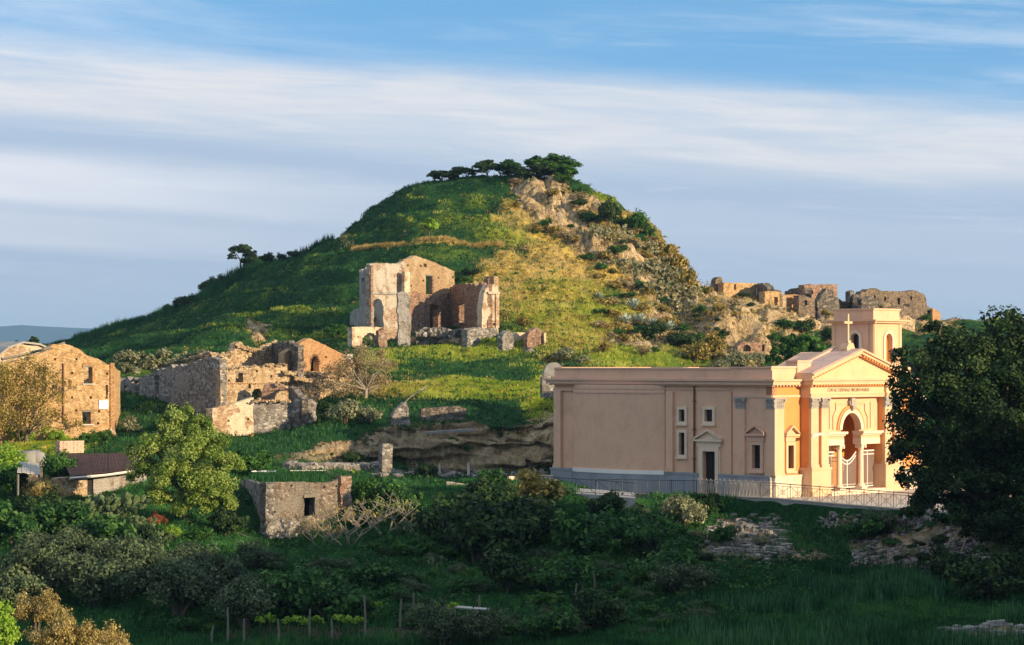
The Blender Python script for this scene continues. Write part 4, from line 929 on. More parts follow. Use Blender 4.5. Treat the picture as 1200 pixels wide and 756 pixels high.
# --- left golden house
def left_house():
    g = thing('ruined_house', 'roofless golden brick house with a gable, half hidden by creeper, at the left edge', 'house', P(75, 515, 192))
    h1 = (98, 430, 109, 449.5); h2 = (96.5, 482.5, 106.5, 497); h3 = (47, 430, 54, 460); h4 = (124, 451, 126.6, 464)
    hs = [h1, h2, h3, h4]+putlogs([(84.5, 437), (84.5, 466), (106.5, 466), (89.5, 421), (64.5, 421), (89.5, 481), (116, 482), (115, 496), (126, 438), (125, 466)], 2.6)
    w, fr = ruin_wall(g, 'front_wall', (-70, 181), (133, 193), [(-70, 452), (-30, 438), (8, 428), (50, 413), (62, 404), (75, 401), (90, 408), (111, 420), (133, 429)], 517, M['brick_gold'], .6, hs, .12)
    for h in (h1, h2): inner_dark(w, fr, h); sill(w, fr, h, M['stone_pale'])
    u0, u1 = fr.U(98), fr.U(109); mb = MB(); mb.box(fr, u1-.10, u1+.14, -.25, .07, fr.Z(109, 449), fr.Z(109, 430)); mb.build('jamb', M['brick_orange'], w)
    # arch of bricks over the upper window
    n = 9; uc = (u0+u1)/2; zt = fr.Z(103, 430)
    for i in range(n):
        t = math.pi*(.15+.7*i/(n-1)); rr = (u1-u0)/2+.12; mb = MB(); q = (uc+rr*math.cos(t), zt-.1+rr*.55*math.sin(t)); mb.box(fr, q[0]-.055, q[0]+.055, -.2, .07, q[1]-.10, q[1]+.13); mb.build('brick', M['brick_orange'], w)
    mb = MB(); ua, ub = fr.U(128.3), fr.U(133.2)
    for i in range(44): z = fr.Z(131, 516)+i*.142; mb.box(fr, ua+.03*(i % 2), ub+.02, -.3, .09+.012*(i % 3), z, z+.136)
    tag(mb.build('corner_bricks', M['brick_orange'], g), kind='stuff')
    ruin_wall(g, 'right_wall', (133, 193.4), (141, 205), [(133, 430), (141, 436)], 510, M['brick_gold'], .5, (), .15)
    ruin_wall(g, 'back_wall', (-60, 196), (139, 206), [(-60, 452), (20, 436), (70, 420), (139, 436)], 505, M['rubble_gold'], .5, (), .2)
    a, b = fr.pt(fr.U(73.5), .10, fr.Z(73.5, 495)), fr.pt(fr.U(73.5), .10, fr.Z(73.5, 426))
    mb = MB(); mb.tube([a, b], .07, 6); mb.build('downpipe', M['pipe'], g)
    # stones laid bare at the foot of the corner
    pts = []; r = np.random.default_rng(4)
    for i in range(110):
        px = 107+26*r.random(); py = 499+22*r.random()
        if py > 517-(px-107)*.62: q = fr.pt(fr.U(px), .02, fr.Z(px, py)); pts.append(q)
    rubble('bare_stones', pts, .26, M['rubble_gold'], 3, g)
    # remains of the roof: rafters and sheet behind the gable
    for i, (x0, y0, x1, y1) in enumerate(((2, 421, 52, 409), (0, 432, 44, 417), (50, 410, 75, 402))):
        beam(g, 'roof_beam', P(x0, y0, 187), P(x1, y1, 191), .12, M['wood'])
    bo = thing('notice_board', 'blank white board fixed high on the golden gable wall beside its corner', 'board', fr.pt(fr.U(120.5), .06, fr.Z(120, 479)))
    mb = MB(); mb.box(fr, fr.U(115.2), fr.U(126), .045, .10, fr.Z(120, 479), fr.Z(120, 469.2)); mb.build('panel', M['white'], bo)
    mb = MB()
    for a_, b_, c_, d_ in ((115.0, 126.2, 469.4, 468.8), (115.0, 126.2, 479.4, 478.8)): mb.box(fr, fr.U(a_), fr.U(b_), .04, .13, fr.Z(120, c_), fr.Z(120, d_))
    mb.build('batten', M['wood_pale'], bo)
    # neighbour with a barrel roof behind
    g2 = thing('vaulted_outhouse', 'low pale outhouse with rounded ruined roof rising behind the golden house', 'house', P(20, 440, 215))
    ruin_wall(g2, 'front_wall', (-40, 206), (62, 212), [(-40, 432), (-5, 420), (10, 408), (26, 402.5), (45, 405), (62, 414)], 470, M['plaster_pale'], .5, (), .08)
    mb = MB(); fr2, _ = frame_px(-40, 206, 62, 212)
    pts = [(-5, 419), (8, 408.5), (26, 402.2), (45, 404.5), (62, 412)]
    for (x0, y0), (x1, y1) in zip(pts, pts[1:]): mb.prism(fr2, [(fr2.U(x0), fr2.Z(x0, y0)), (fr2.U(x1), fr2.Z(x1, y1)), (fr2.U(x1), fr2.Z(x1, y1)+.16), (fr2.U(x0), fr2.Z(x0, y0)+.16)], -6, .3)
    mb.build('roof', M['concrete'], g2)
left_house()

# --- farm complex in the middle
def farm():
    g = thing('ruined_farmhouse', 'sprawling roofless stone farmhouse with long shaded wall, sunlit brick gable and broken arches', 'ruin', P(260, 500, 200))
    ruin_wall(g, 'long_wall', (135, 222), (258, 200), [(135, 446), (150, 443), (166, 442), (180, 436), (190, 431), (215, 428), (238, 422), (258, 418)], 492, M['rubble_grey'], .6, [(145, 452, 149, 480), (158, 447, 163, 487), (152, 445.5, 157, 449), (181, 440, 186, 462)], .22)
    ruin_wall(g, 'back_wall', (186, 228), (248, 219), [(186, 433), (200, 430), (212, 423), (230, 419), (247, 413), (248, 420)], 450, M['rubble_gold'], .8, (), .35)
    h1 = (276, 437, 285, 448); h2 = (295, 455.5, 308, 470, True); h3 = (291, 450, 294, 455.5)
    w, fr = ruin_wall(g, 'front_wall', (258, 200), (337, 206), [(258, 432), (275, 431), (300, 428.5), (337, 427)], 482, M['rubble_gold'], .6, [h1, h2, h3]+putlogs([(301, 435), (318, 441), (330, 436), (268, 446), (287, 464)]), .12)
    inner_dark(w, fr, h1)
    # projecting floor line of bricks, one by one
    for i in range(30):
        px = 260+i*2.45; u = fr.U(px); z = fr.Z(px, 450+(i % 2)*.3); mb = MB(); mb.box(fr, u, u+.13, -.05, .08, z, z+.10); mb.build('brick', M['brick_orange'], w)
    ruin_wall(g, 'upper_wall', (258, 207), (325, 213), [(258, 418), (272, 417), (276, 405), (286, 402), (291, 406), (296, 412), (308, 408), (322, 400), (325, 404)], 436, M['rubble_gold'], .7, (), .30)
    ruin_wall(g, 'cross_wall', (303, 216), (349, 206), [(303, 414), (316, 409), (322, 402), (335, 399), (342, 403), (349, 406)], 432, M['rubble_dark'], .5, (), .20)  # dark stone colour stands in for shade on this left-facing wall
    h5 = (364, 417, 374, 435, True)
    w, fr = ruin_wall(g, 'gable_wall', (333, 207), (411, 217), [(333, 414), (363, 396), (372, 400), (411, 419)], 440, M['brick_orange'], .6, [h5]+putlogs([(340.5, 419), (355.8, 419.5), (382, 418.5), (404, 418.5), (341, 432)]), .03)
    ruin_wall(g, 'inside_wall', (352, 211.5), (396, 217), [(352, 410), (396, 414)], 440, M['rubble_dark'], .4, (), .05)
    n = 11; u0, u1 = fr.U(364), fr.U(374)
    for i in range(n):
        t = math.pi*i/(n-1); rr = (u1-u0)/2+.10; q = ((u0+u1)/2+rr*math.cos(t), fr.Z(369, 417)-(u1-u0)/2+rr*math.sin(t)); mb = MB(); mb.box(fr, q[0]-.06, q[0]+.06, -.1, .08, q[1]-.08, q[1]+.08); mb.build('brick', M['brick_red'], w)
    mb = MB(); mb.box(fr, fr.U(405), fr.U(412), -.5, .15, fr.Z(408, 421), fr.Z(408, 415)); mb.build('gable_kneeler', M['stone_pale'], w)
    ruin_wall(g, 'gable_foot', (330, 205.5), (405, 214), [(330, 436), (345, 438), (362, 436.5), (380, 438), (405, 440)], 462, M['rubble_gold'], .9, (), .30, rough=.12)
    ruin_wall(g, 'side_wall', (411, 217), (420, 232), [(411, 419), (414, 424), (420, 432)], 445, M['plaster_pale'], .5, (), .25)
    ruin_wall(g, 'vault_wall', (308, 200), (356, 200.5), [(308, 450), (316, 448), (328, 449.5), (340, 455), (348, 462), (356, 470)], 500, M['brick_red'], .6, [(322, 458, 343, 490, True)], .14)
    ruin_wall(g, 'vault_side', (338, 199.6), (354, 194.5), [(338, 452), (346, 460), (354, 468)], 506, M['rubble_dark'], .5, (), .2)
    ruin_wall(g, 'low_wall', (249, 191), (297, 193.5), [(249, 478.5), (265, 474.5), (282, 470), (297, 465.5)], 515, M['plaster_pale'], .5, putlogs([(268, 493), (291, 491)]), .05)
    w, fr = ruin_wall(g, 'low_wall', (297, 193.5), (341, 195.5), [(297, 471.5), (319, 470.5), (341, 471.5)], 518, M['rubble_grey'], .5, (), .06, rough=.10)
    for i in range(22):
        px = 298+i*1.95; u = fr.U(px); mb = MB(); z = fr.Z(px, 470.5); mb.box(fr, u, u+.08, -.35, .10, z, z+.14); mb.build('brick', M['brick_orange'], w)
    ruin_wall(g, 'stone_pillar', (352, 195), (371.5, 196.5), [(352, 470), (360, 467.5), (371.5, 469)], 510, M['rubble_grey'], .9, (), .20, rough=.12)
    ruin_wall(g, 'low_return_wall', (249, 191), (244, 203), [(249, 479), (244, 482)], 505, M['rubble_dark'], .5, (), .1)
    # loose stones on wall heads and at the feet
    r = np.random.default_rng(12); pts = []
    for (xa, ya, Ya, xb, yb, Yb, n) in ((186, 431, 228, 247, 413, 219, 220), (258, 417, 207, 275, 412, 208, 60), (276, 404, 208.5, 300, 411, 210.5, 90), (300, 411, 210.5, 323, 400, 213, 60), (334, 437, 205, 404, 440, 213, 220), (345, 444, 204, 400, 450, 212, 180), (258, 431, 199.8, 336, 427, 205.8, 30), (297, 470, 193, 341, 470, 195, 20), (325, 449, 200, 352, 466, 200, 30)):
        for i in range(n):
            t = r.random(); q = P(xa+(xb-xa)*t, ya+(yb-ya)*t+r.normal(0, 1.1), Ya+(Yb-Ya)*t-.25); pts.append((q.x, q.y, q.z))
    rubble('fallen_stones', pts, .165, M['rubble_gold'], 8, g)
farm()

# --- ruin on the ledge of the hill
def hill_ruin():
    g = thing('ruined_mansion', 'tall roofless mansion of peeling white plaster and orange brick on the hill ledge', 'ruin', P(500, 400, 262))
    ruin_wall(g, 'left_wall', (421, 277), (434, 262), [(421, 318), (428, 314), (434, 310)], 385, M['plaster_grey'], .5, [(424, 326, 426.5, 344)], .3)
    ruin_wall(g, 'left_annex_wall', (410, 272), (433, 261), [(410, 366), (416, 362), (424, 361), (433, 362)], 388, M['plaster_grey'], .5, (), .3)
    w, fr = ruin_wall(g, 'white_wall', (433.5, 261), (474, 265), [(433.5, 309.5), (440, 308.5), (466, 309), (474, 306)], 390, M['plaster_white'], .6, [(438, 372, 441, 378)], .10)
    mb = MB(); mb.box(fr, fr.U(434), fr.U(467), -.1, .18, fr.Z(450, 345), fr.Z(450, 342.2)); mb.build('string_course', M['plaster_grey'], w)
    mb = MB(); mb.box(fr, fr.U(433.6), fr.U(436.6), -.1, .12, fr.Z(435, 382), fr.Z(435, 311)); mb.build('corner_strip', M['brick_red'], w)
    ruin_wall(g, 'brick_pier', (466.5, 259.6), (481, 259.9), [(466, 342), (470, 340), (477, 344), (482, 352)], 402, M['plaster_grey'], .8, (), .2, rough=.1)
    ruin_wall(g, 'pale_strip_wall', (474, 263.5), (480.5, 264.2), [(474, 318), (480.5, 319)], 345, M['plaster_pale'], .4, (), .05)
    h1 = (499, 323.5, 507.5, 345); h2 = (504, 357, 513.5, 383); h3 = (496.5, 309, 500, 313)
    w, fr = ruin_wall(g, 'gable_wall', (473, 266), (532.5, 276), [(473, 304), (480, 303), (487, 299.5), (510, 308), (532.5, 317.5)], 345, M['brick_tan'], .6, [h1, h3]+putlogs([(482, 335), (493, 312), (496, 329), (514, 325.5), (531, 325), (478, 311)], 2.2), .04)
    u1 = fr.U(508); mb = MB(); mb.box(fr, u1-.35, u1+.05, -.3, .06, fr.Z(508, 345), fr.Z(508, 324)); mb.build('jamb', M['brick_red'], w); inner_dark(w, fr, h1)
    ruin_wall(g, 'inner_wall', (480, 266.6), (530, 275), [(480, 341), (490, 343), (505, 346.5), (520, 345), (530, 341)], 392, M['brick_red'], .7, [h2], .08)
    ruin_wall(g, 'thin_arch_line', (481, 266), (530, 274.4), [(481, 344.2), (492, 347), (505, 348.2), (518, 347), (530, 342.5)], 346, M['rubble_dark'], .3, (), .05, solid_bot=-0.02, cell=.12) if False else None
    h6 = (538, 356, 544.5, 378)
    w, fr = ruin_wall(g, 'inside_wall', (482, 271), (532, 279), [(482, 350), (532, 350)], 392, M['brick_red'], .5, (), .05); ruin_wall(g, 'back_wall', (527, 279), (571, 274), [(527, 352), (571, 352)], 392, M['plaster_pale'], .5, (), .2)
    w, fr = ruin_wall(g, 'right_wing_wall', (527, 274.5), (571, 262), [(527, 336), (535, 333), (545, 332.5), (558, 333.5), (566, 332), (571, 335)], 392, M['brick_red'], .6, [h6], .16)
    inner_dark(w, fr, h6); sill(w, fr, h6, M['stone_pale'])
    w, fr = ruin_wall(g, 'end_pier', (565, 261.6), (584, 262.8), [(564, 372), (567, 345), (571, 334.5), (578, 333.5), (584, 334)], 395, M['plaster_pale'], 1.0, putlogs([(573, 372), (579, 380)]), .10)
    mb = MB(); mb.box(fr, fr.U(571), fr.U(584.6), -.1, .25, fr.Z(578, 344.5), fr.Z(578, 342)); mb.build('string_course', M['stone_pale'], w)
    mb = MB(); mb.box(fr, fr.U(580.3), fr.U(584.2), -.2, .14, fr.Z(582, 384), fr.Z(582, 345)); mb.build('corner_strip', M['plaster_pale'], w)
    ruin_wall(g, 'chimney_stub', (572.5, 268), (577, 268.5), [(572.5, 325), (577, 324)], 338, M['brick_red'], .7, (), .15)
    ruin_wall(g, 'chimney_stub', (578.5, 266), (584, 266.6), [(578.5, 323.5), (584, 323.8)], 338, M['brick_tan'], .7, (), .08)
    w, fr = ruin_wall(g, 'foot_wall', (548, 257.5), (583.5, 262), [(548, 386), (556, 383), (566, 384), (575, 385), (583.5, 384.5)], 418, M['rubble_grey'], .8, (), .12, rough=.12)
    ruin_wall(g, 'vault_front', (527, 261), (549, 258), [(527, 390), (533, 386), (540, 384.5), (549, 386)], 408, M['rubble_grey'], .8, [(531.5, 387, 545.5, 408, True)], .10)
    ruin_wall(g, 'terrace_wall', (489, 262), (528, 262), [(489, 391), (497, 385), (510, 383.5), (520, 385), (528, 388)], 406, M['rubble_grey'], 1.5, (), .30, rough=.15)
    pts = scatter_px(480, 400, 560, 402, 90, 5, ymin=240); rubble('fallen_stones', pts, .5, M['rubble_gold'], 5, g)
    r = np.random.default_rng(3); pts = []
    for i in range(60):
        px = 489+40*r.random(); q = P(px, 386+r.random()*8, 261.2); pts.append(q)
    rubble('fallen_stones', pts, .42, M['rubble_grey'], 6, g)
    g2 = thing('arched_outbuilding', 'small sunlit wall pierced by one round arch, left of the mansion', 'ruin', P(433, 405, 256))
    ruin_wall(g2, 'arch_wall', (412.5, 254), (449, 257.5), [(412.5, 383.5), (430, 383), (448, 384)], 408, M['plaster_pale'], .7, [(424, 390, 443.5, 409, True)]+putlogs([(420, 394.5)], 1.6), .06)
    ruin_wall(g2, 'stump', (444, 256.5), (454, 257), [(444, 386), (449, 384), (454, 389)], 407, M['brick_red'], 1.2, (), .2)
    ruin_wall(g2, 'back_wall', (414, 262), (450, 264), [(414, 388), (450, 390)], 408, M['rubble_grey'], .5, (), .15)
    # three remains with rounded heads to the right
    g3 = thing('round_headed_pier', 'grey stone pier with rounded head, leftmost of the small ruins right of the mansion', 'ruin', P(596, 422, 257))
    ruin_wall(g3, 'pier', (588.5, 256), (602.5, 257.5), [(588.5, 396), (590, 391), (594, 387.5), (597, 387), (600.5, 391), (602.5, 398)], 424, M['rubble_grey'], .7, (), .10, rough=.08)
    g4 = thing('plastered_niche', 'cream plastered niche wall between two rounded stone piers', 'ruin', P(610, 415, 260))
    ruin_wall(g4, 'back_wall', (602, 259), (618.5, 261), [(602, 391), (606, 389.5), (618.5, 390)], 416, M['plaster_pale'], .5, (), .05)
    ruin_wall(g4, 'parapet', (603, 256), (616, 256.6), [(603, 414), (610, 413), (616, 415)], 426, M['rubble_gold'], .9, (), .15)
    ruin_wall(g4, 'side_wall', (614.5, 261), (621, 257), [(614.5, 391), (621, 393)], 420, M['brick_red'], .5, (), .1)
    g5 = thing('broken_brick_apse', 'reddish broken brick pier with rounded head at the right end of the small ruins', 'ruin', P(628, 420, 257))
    ruin_wall(g5, 'apse_wall', (618, 256.5), (637, 258.5), [(618, 395), (621, 387.5), (628, 384), (633, 385), (636, 389), (637, 396)], 412, M['brick_red'], .6, (), .12, rough=.08)
    ruin_wall(g5, 'foot', (613, 255.5), (629, 256), [(613, 414), (618, 408), (624, 407), (627, 415), (629, 424)], 428, M['rubble_grey'], 1.0, (), .25, rough=.14)
    ruin_wall(g5, 'post', (637.6, 258), (639.8, 258.1), [(637.6, 390), (639.8, 390)], 402, M['plaster_pale'], .3, (), .03)
hill_ruin()

# --- rounded masonry behind the church corner
def apse_stone():
    g = thing('domed_cistern_head', 'grey rounded masonry block poking up behind the left corner of the church parapet', 'masonry', P(648, 445, 196))
    ruin_wall(g, 'front', (637, 196), (662, 196.2), [(636.5, 440), (637.5, 433), (641, 428), (647, 424.5), (653, 425), (658, 429), (661, 435), (662, 442)], 448, M['stone_grey'], .8, (), .02, rough=.04)
    ruin_wall(g, 'base', (635.5, 194.8), (652, 195.2), [(635.5, 441), (652, 441)], 449, M['rubble_grey'], .5, (), .04)
apse_stone()

# --- small ruin low down
def small_ruin():
    g = thing('roofless_hut', 'small grey stone hut with one dark doorway and grass growing on its flat top', 'hut', P(350, 645, 154))
    h = (356.5, 582, 369, 605)
    w, fr = ruin_wall(g, 'front_wall', (311.5, 152), (411, 158.5), [(311.5, 566), (330, 565.5), (350, 565), (372, 566), (394, 563.5), (399, 560), (411, 558.5)], 648, M['hut_wall'], .5, [h]+putlogs([(318, 571), (341, 569), (394, 570), (318, 597), (322, 600), (380, 571)], 2.2), .07, rough=.05)
    inner_dark(w, fr, h); mb = MB(); mb.box(fr, fr.U(355), fr.U(370.5), -.2, .1, fr.Z(362, 583), fr.Z(362, 580.5)); mb.build('lintel', M['wood'], w)
    ruin_wall(g, 'brick_corner', (399, 157.3), (411.2, 158.0), [(399, 559.5), (405, 557), (411.2, 557)], 575, M['brick_red'], .52, (), .12)
    ruin_wall(g, 'stone_footing', (312, 151.6), (356, 154.6), [(312, 610), (330, 606), (345, 612), (356, 618)], 650, M['rubble_grey'], .25, (), .2, rough=.10)
    ruin_wall(g, 'left_wall', (288, 163), (311.5, 152), [(288, 563), (300, 565), (311.5, 566)], 646, M['rubble_grey'], .5, (), .10)
    ruin_wall(g, 'back_wall', (288, 163.5), (398, 168.5), [(288, 562), (398, 560)], 630, M['rubble_dark'], .5, (), .10)
    ruin_wall(g, 'right_wall', (411, 158.5), (398, 168.5), [(411, 558.5), (398, 560)], 630, M['rubble_grey'], .5, (), .10)
    # earth roof
    z = P(350, 563.5, 158).z; A = [P(290, 0, 163), P(311.5, 0, 152.3), P(410, 0, 158.8), P(398, 0, 168)]
    n = 16; V = []; r = np.random.default_rng(2)
    for i in range(n+1):
        for j in range(n+1):
            s, t = i/n, j/n; q = (A[1]*(1-s)+A[2]*s)*(1-t)+(A[0]*(1-s)+A[3]*s)*t; V.append((q.x, q.y, z+.08*float(r.normal())+.25*math.sin(math.pi*s)*math.sin(math.pi*t)-(.15 if s < .8 else -.15)))
    Q = [(i*(n+1)+j, (i+1)*(n+1)+j, (i+1)*(n+1)+j+1, i*(n+1)+j+1) for i in range(n) for j in range(n)]
    me = mesh_np('earth_roof', np.array(V)-np.array(g.location), Q, [mat_plain('roof_earth', (.05, .07, .03), .95, 0, .4, 3, .8)]); link('earth_roof', me, g)
    return z, A
ZR, AR = small_ruin()

# --- shed with rusty roof
def shed():
    g = thing('shed', 'low shed with rust-red sheet roof and dark door half hidden behind the bright tree', 'shed', P(120, 585, 160))
    fr, L = frame_px(84, 157, 172, 163)
    d = (102.5, 556, 109.5, 580)
    w, fr = ruin_wall(g, 'front_wall', (92, 158), (172, 163.5), [(92, 559), (130, 554), (172, 550)], 586, M['plaster_grey'], .35, [d], .02, rough=.015)
    mb = MB(); mb.box(fr, fr.U(102.3), fr.U(109.7), -.25, -.15, fr.Z(106, 582), fr.Z(106, 556)); mb.build('door', M['void'], g)
    ruin_wall(g, 'stone_wall', (66, 156), (102, 158.4), [(66, 560), (84, 559), (102, 558)], 588, M['rubble_gold'], .5, (), .1, rough=.1)
    a0, a1 = P(83, 558.5, 156.0), P(161, 550, 161.5); b0, b1 = P(70, 533, 170), P(172, 530.5, 175)
    N = 9
    for i in range(N):
        mb = MB(); k = 6; vs = []
        for r_ in range(2):
            for j in range(k*2+1):
                s = (i+j/(k*2))/N; A = a0*(1-s)+a1*s; B = b0*(1-s)+b1*s; q = A if r_ == 0 else B; vs.append((q.x, q.y, q.z+(.05 if j % 2 else 0)+.02*(i % 2)))
        m = k*2+1; mb.add(vs+[(x, y, z-.03) for x, y, z in vs], [(j, j+1, m+j+1, m+j) for j in range(m-1)]+[(2*m+j, 3*m+j, 3*m+j+1, 2*m+j+1) for j in range(m-1)]+[(j, 2*m+j, 2*m+j+1, j+1) for j in range(m-1)])
        mb.build('roof_sheet', M['rust'], g)
    beam(g, 'eaves_board', P(82, 560.5, 155.9), P(162, 551.5, 161.3), .09, M['wood_pale'])
    g2 = thing('lean_to', 'collapsed grey lean-to roof in deep shade left of the rust-red shed roof', 'shed', P(35, 570, 155))
    for i in range(5):
        s0, s1 = i/5, (i+.96)/5; A, B, C_, D_ = P(20, 553, 152), P(47, 556, 154), P(46, 543, 160), P(22, 541, 158)
        q = [A*(1-s0)+B*s0, A*(1-s1)+B*s1, D_*(1-s1)+C_*s1, D_*(1-s0)+C_*s0]; q = [Vector((v.x, v.y, v.z+.03*(i % 2))) for v in q]; mb = MB(); mb.hexa([v-Vector((0, 0, .05)) for v in q]+q); mb.build('roof_sheet', M['concrete'], g2)
    for x, Y in ((21, 152), (46, 154)): beam(g2, 'post', P(x, 556, Y), P(x, 592, Y), .09, M['wood'])
    ruin_wall(g2, 'back_wall', (20, 159), (50, 161), [(20, 548), (50, 548)], 585, M['rubble_dark'], .4, (), .1)
    g3 = thing('brick_stack', 'pale pinkish stack of hollow bricks standing on the edge of the shed roof', 'brick stack', P(84, 531, 172))
    fr3, _ = frame_px(69, 170.5, 98.5, 172)
    for r_ in range(6):
        for c in range(7):
            u0 = fr3.U(69.8+c*4.1+(r_ % 2)*.5); u1 = fr3.U(69.8+(c+1)*4.1-.3+(r_ % 2)*.5); z0 = fr3.Z(84, 531-r_*2.4); mb = MB(); mb.box(fr3, u0, u1, -.5, .0+.02*((r_*c) % 3), z0, z0+.132); mb.build('brick', M['brick_pale'], g3)
M['brick_pale'] = mat_stucco('pale_pink_brick', (.62, .40, .30), .15, .4)
shed()

# --- village ruins on the skyline
def village():
    def R(label, parts, name='ruin', cat='ruin'):
        a = parts[0]; g = thing(name, label, cat, P(a[1][0], a[4], a[1][1]))
        for p in parts: ruin_wall(g, p[0], p[1], p[2], p[3], p[4], p[5], p[8] if len(p) > 8 else .9, p[6], p[7]*.45, .30, rough=.07)
    Dg = M['rubble_dark']
    R('dark leaning stone stump at the far left of the skyline ruins', [('stump', (837, 312), (848, 313), [(837, 340), (839, 328), (842, 324), (847, 325), (848, 335)], 346, M['rubble_brown'], (), .15), ('wall', (827, 316), (838, 313), [(827, 339), (832, 335), (838, 334)], 346, Dg, (), .2)], 'wall_stump')
    R('low orange-brown house wall with one slit, right of the leaning stump', [('front_wall', (848, 311), (887, 316), [(848, 331), (855, 331), (880, 332), (887, 332)], 350, M['brick_gold'], [(860.5, 333, 862.5, 340)], .10), ('side_wall', (887, 316), (899, 309), [(887, 332), (893, 332.5), (899, 336)], 352, Dg, (), .3), ('back_wall', (895, 320), (916, 322), [(895, 338), (905, 337.5), (916, 341)], 352, Dg, (), .3)], 'ruined_house', 'house')
    R('small cream house front with one upright opening, below the skyline', [('front_wall', (896, 300), (917, 302.5), [(896, 342), (905, 341), (917, 342.5)], 366, M['brick_gold'], [(907, 348, 911.5, 359)], .08), ('side_wall', (917, 302), (926, 306), [(917, 344), (926, 350)], 368, M['rubble_gold'], (), .3)], 'ruined_house', 'house')
    R('broad orange rubble wall between the cream house front and the grey stones', [('wall', (919, 304), (937, 306), [(919, 346), (927, 344.5), (937, 346)], 366, M['brick_orange'], [(930, 355, 934, 362)], .15), ('right_wall', (936, 303), (955, 305), [(936, 346), (944, 345.5), (945, 349), (954.5, 348.5), (955, 352)], 366, M['rubble_brown'], [(943, 352, 946, 358)], .2)], 'ruined_wall', 'wall')
    R('ruined block with straight top and dark collapsed corner, middle of the skyline', [('front_wall', (942, 309), (981, 314), [(942, 334), (950, 333), (965, 333.5), (981, 333)], 354, M['brick_red'], [(963, 343, 972, 356, True), (950, 340, 953, 345)], .12), ('left_wall', (920, 320), (943, 309), [(920, 341), (930, 338), (943, 336)], 352, Dg, (), .25), ('fallen_corner', (958, 306), (984, 308), [(958, 352), (962, 350), (963, 343), (968, 342), (969, 338), (976, 339), (977, 346), (982, 348), (984, 356)], 372, Dg, (), .4)], 'ruined_house', 'house')
    R('thin broken pillar alone on the skyline above the bell tower', [('pillar', (996, 318), (1001, 318.4), [(996, 342), (998, 340), (1001, 341)], 358, Dg, (), .1), ('foot', (1000, 318), (1009, 317), [(1000, 345), (1005, 347), (1009, 350)], 358, Dg, (), .2)], 'broken_pillar', 'pillar')
    R('long dark ruined block with jagged top, highest on the right skyline', [('front_wall', (1008, 312), (1086, 322), [(1008, 345), (1010, 341), (1013, 342), (1016, 339), (1022, 337.5), (1030, 339), (1037, 341), (1048, 341.5), (1064, 341), (1068, 339.5), (1072, 341), (1080, 342), (1085, 346), (1086, 353)], 362, M['rubble_brown'], [(1036, 348, 1038.5, 354), (1024, 346, 1026, 350), (1052, 349, 1055, 357), (1067, 347, 1069, 352)], .22), ('left_wall', (1008, 312), (1004, 326), [(1008, 345), (1004, 349)], 360, Dg, (), .2), ('wall_crest', (1010, 308), (1036, 310), [(1010, 352), (1018, 347), (1030, 350), (1036, 356)], 366, Dg, (), .4)], 'ruined_house', 'house')
    R('lower stepped ruin with dark doorway and orange end', [('front_wall', (1066, 304), (1101, 310), [(1066, 356), (1075, 355.5), (1084, 358), (1092, 361), (1101, 366)], 378, M['rubble_brown'], [(1086.5, 364, 1090.5, 374)], .18), ('end_wall', (1093, 307), (1102, 309), [(1093, 361.5), (1098, 363), (1102, 367)], 378, M['brick_orange'], (), .1, .3), ('low_wall', (1040, 300), (1070, 303), [(1040, 362), (1055, 358), (1070, 361)], 376, M['rubble_brown'], (), .3)], 'ruined_house', 'house')
    R('low broken wall on the lit rock between the bell tower and the stepped ruin', [('wall', (1052, 292), (1072, 294), [(1052, 372), (1060, 369), (1072, 374)], 384, M['rubble_gold'], (), .3)], 'ruined_wall', 'wall')
    R('brown rubble wall hanging on the cliff below the cream house front', [('wall', (900, 291), (919, 292), [(900, 368), (908, 366), (919, 369)], 384, M['plaster_pale'], (), .3), ], 'ruined_wall', 'wall')
    R('low jagged wall on the rock ledge under the orange-brown house wall', [('wall', (862, 296), (896, 300), [(862, 358), (868, 353), (876, 356), (880, 352), (889, 357), (896, 355)], 368, M['rubble_gold'], [(871, 359, 874, 364)], .3)], 'ruined_wall', 'wall')
    R('broken wall corner on the cliff below the straight-topped block', [('wall', (928, 289), (962, 293), [(928, 377), (934, 371), (940, 373), (946, 369), (955, 374), (962, 378)], 390, M['rubble_gold'], (), .3)], 'ruined_wall', 'wall')
    R('low rubble wall in the dip of the skyline, between the block and the thin pillar', [('wall', (980, 314), (998, 317), [(980, 350), (984, 351), (990, 354), (998, 353)], 362, M['rubble_brown'], (), .3)], 'ruined_wall', 'wall')
    R('reddish-brown vaulted remains at the cliff foot left of the green bush', [('wall', (864, 275), (898, 277), [(864, 405), (872, 400), (884, 402), (891, 401), (898, 403)], 416, M['brick_red'], [(871, 404, 880, 412, True), (893, 404, 896, 412)], .2)], 'ruined_vault', 'ruin')
    for i, (lab, x0, xa, x1, y0, ya, y1, Y) in enumerate((('pale gabled house roofline above the dark tree, left of two', 1118, 1129, 1141, 380, 376, 384, 345), ('pale gabled house roofline above the dark tree, right of two', 1141, 1152, 1158, 384, 377, 381, 350))):
        g = thing('far_house', lab, 'house', P(xa, 392, Y)); w, fr = ruin_wall(g, 'gable_wall', (x0, Y), (x1, Y+3), [(x0, y0), (xa, ya), (x1, y1)], 400, M['brick_gold'], .4, (), .03, .4)
        mb = MB()
        for (pa, qa), (pb, qb) in (((x0-.6, y0), (xa, ya)), ((xa, ya), (x1+.6, y1))): mb.prism(fr, [(fr.U(pa), fr.Z(pa, qa)), (fr.U(pb), fr.Z(pb, qb)), (fr.U(pb), fr.Z(pb, qb)+.18), (fr.U(pa), fr.Z(pa, qa)+.18)], -7, .2)
        mb.build('roof', M['rust'], g)
village()
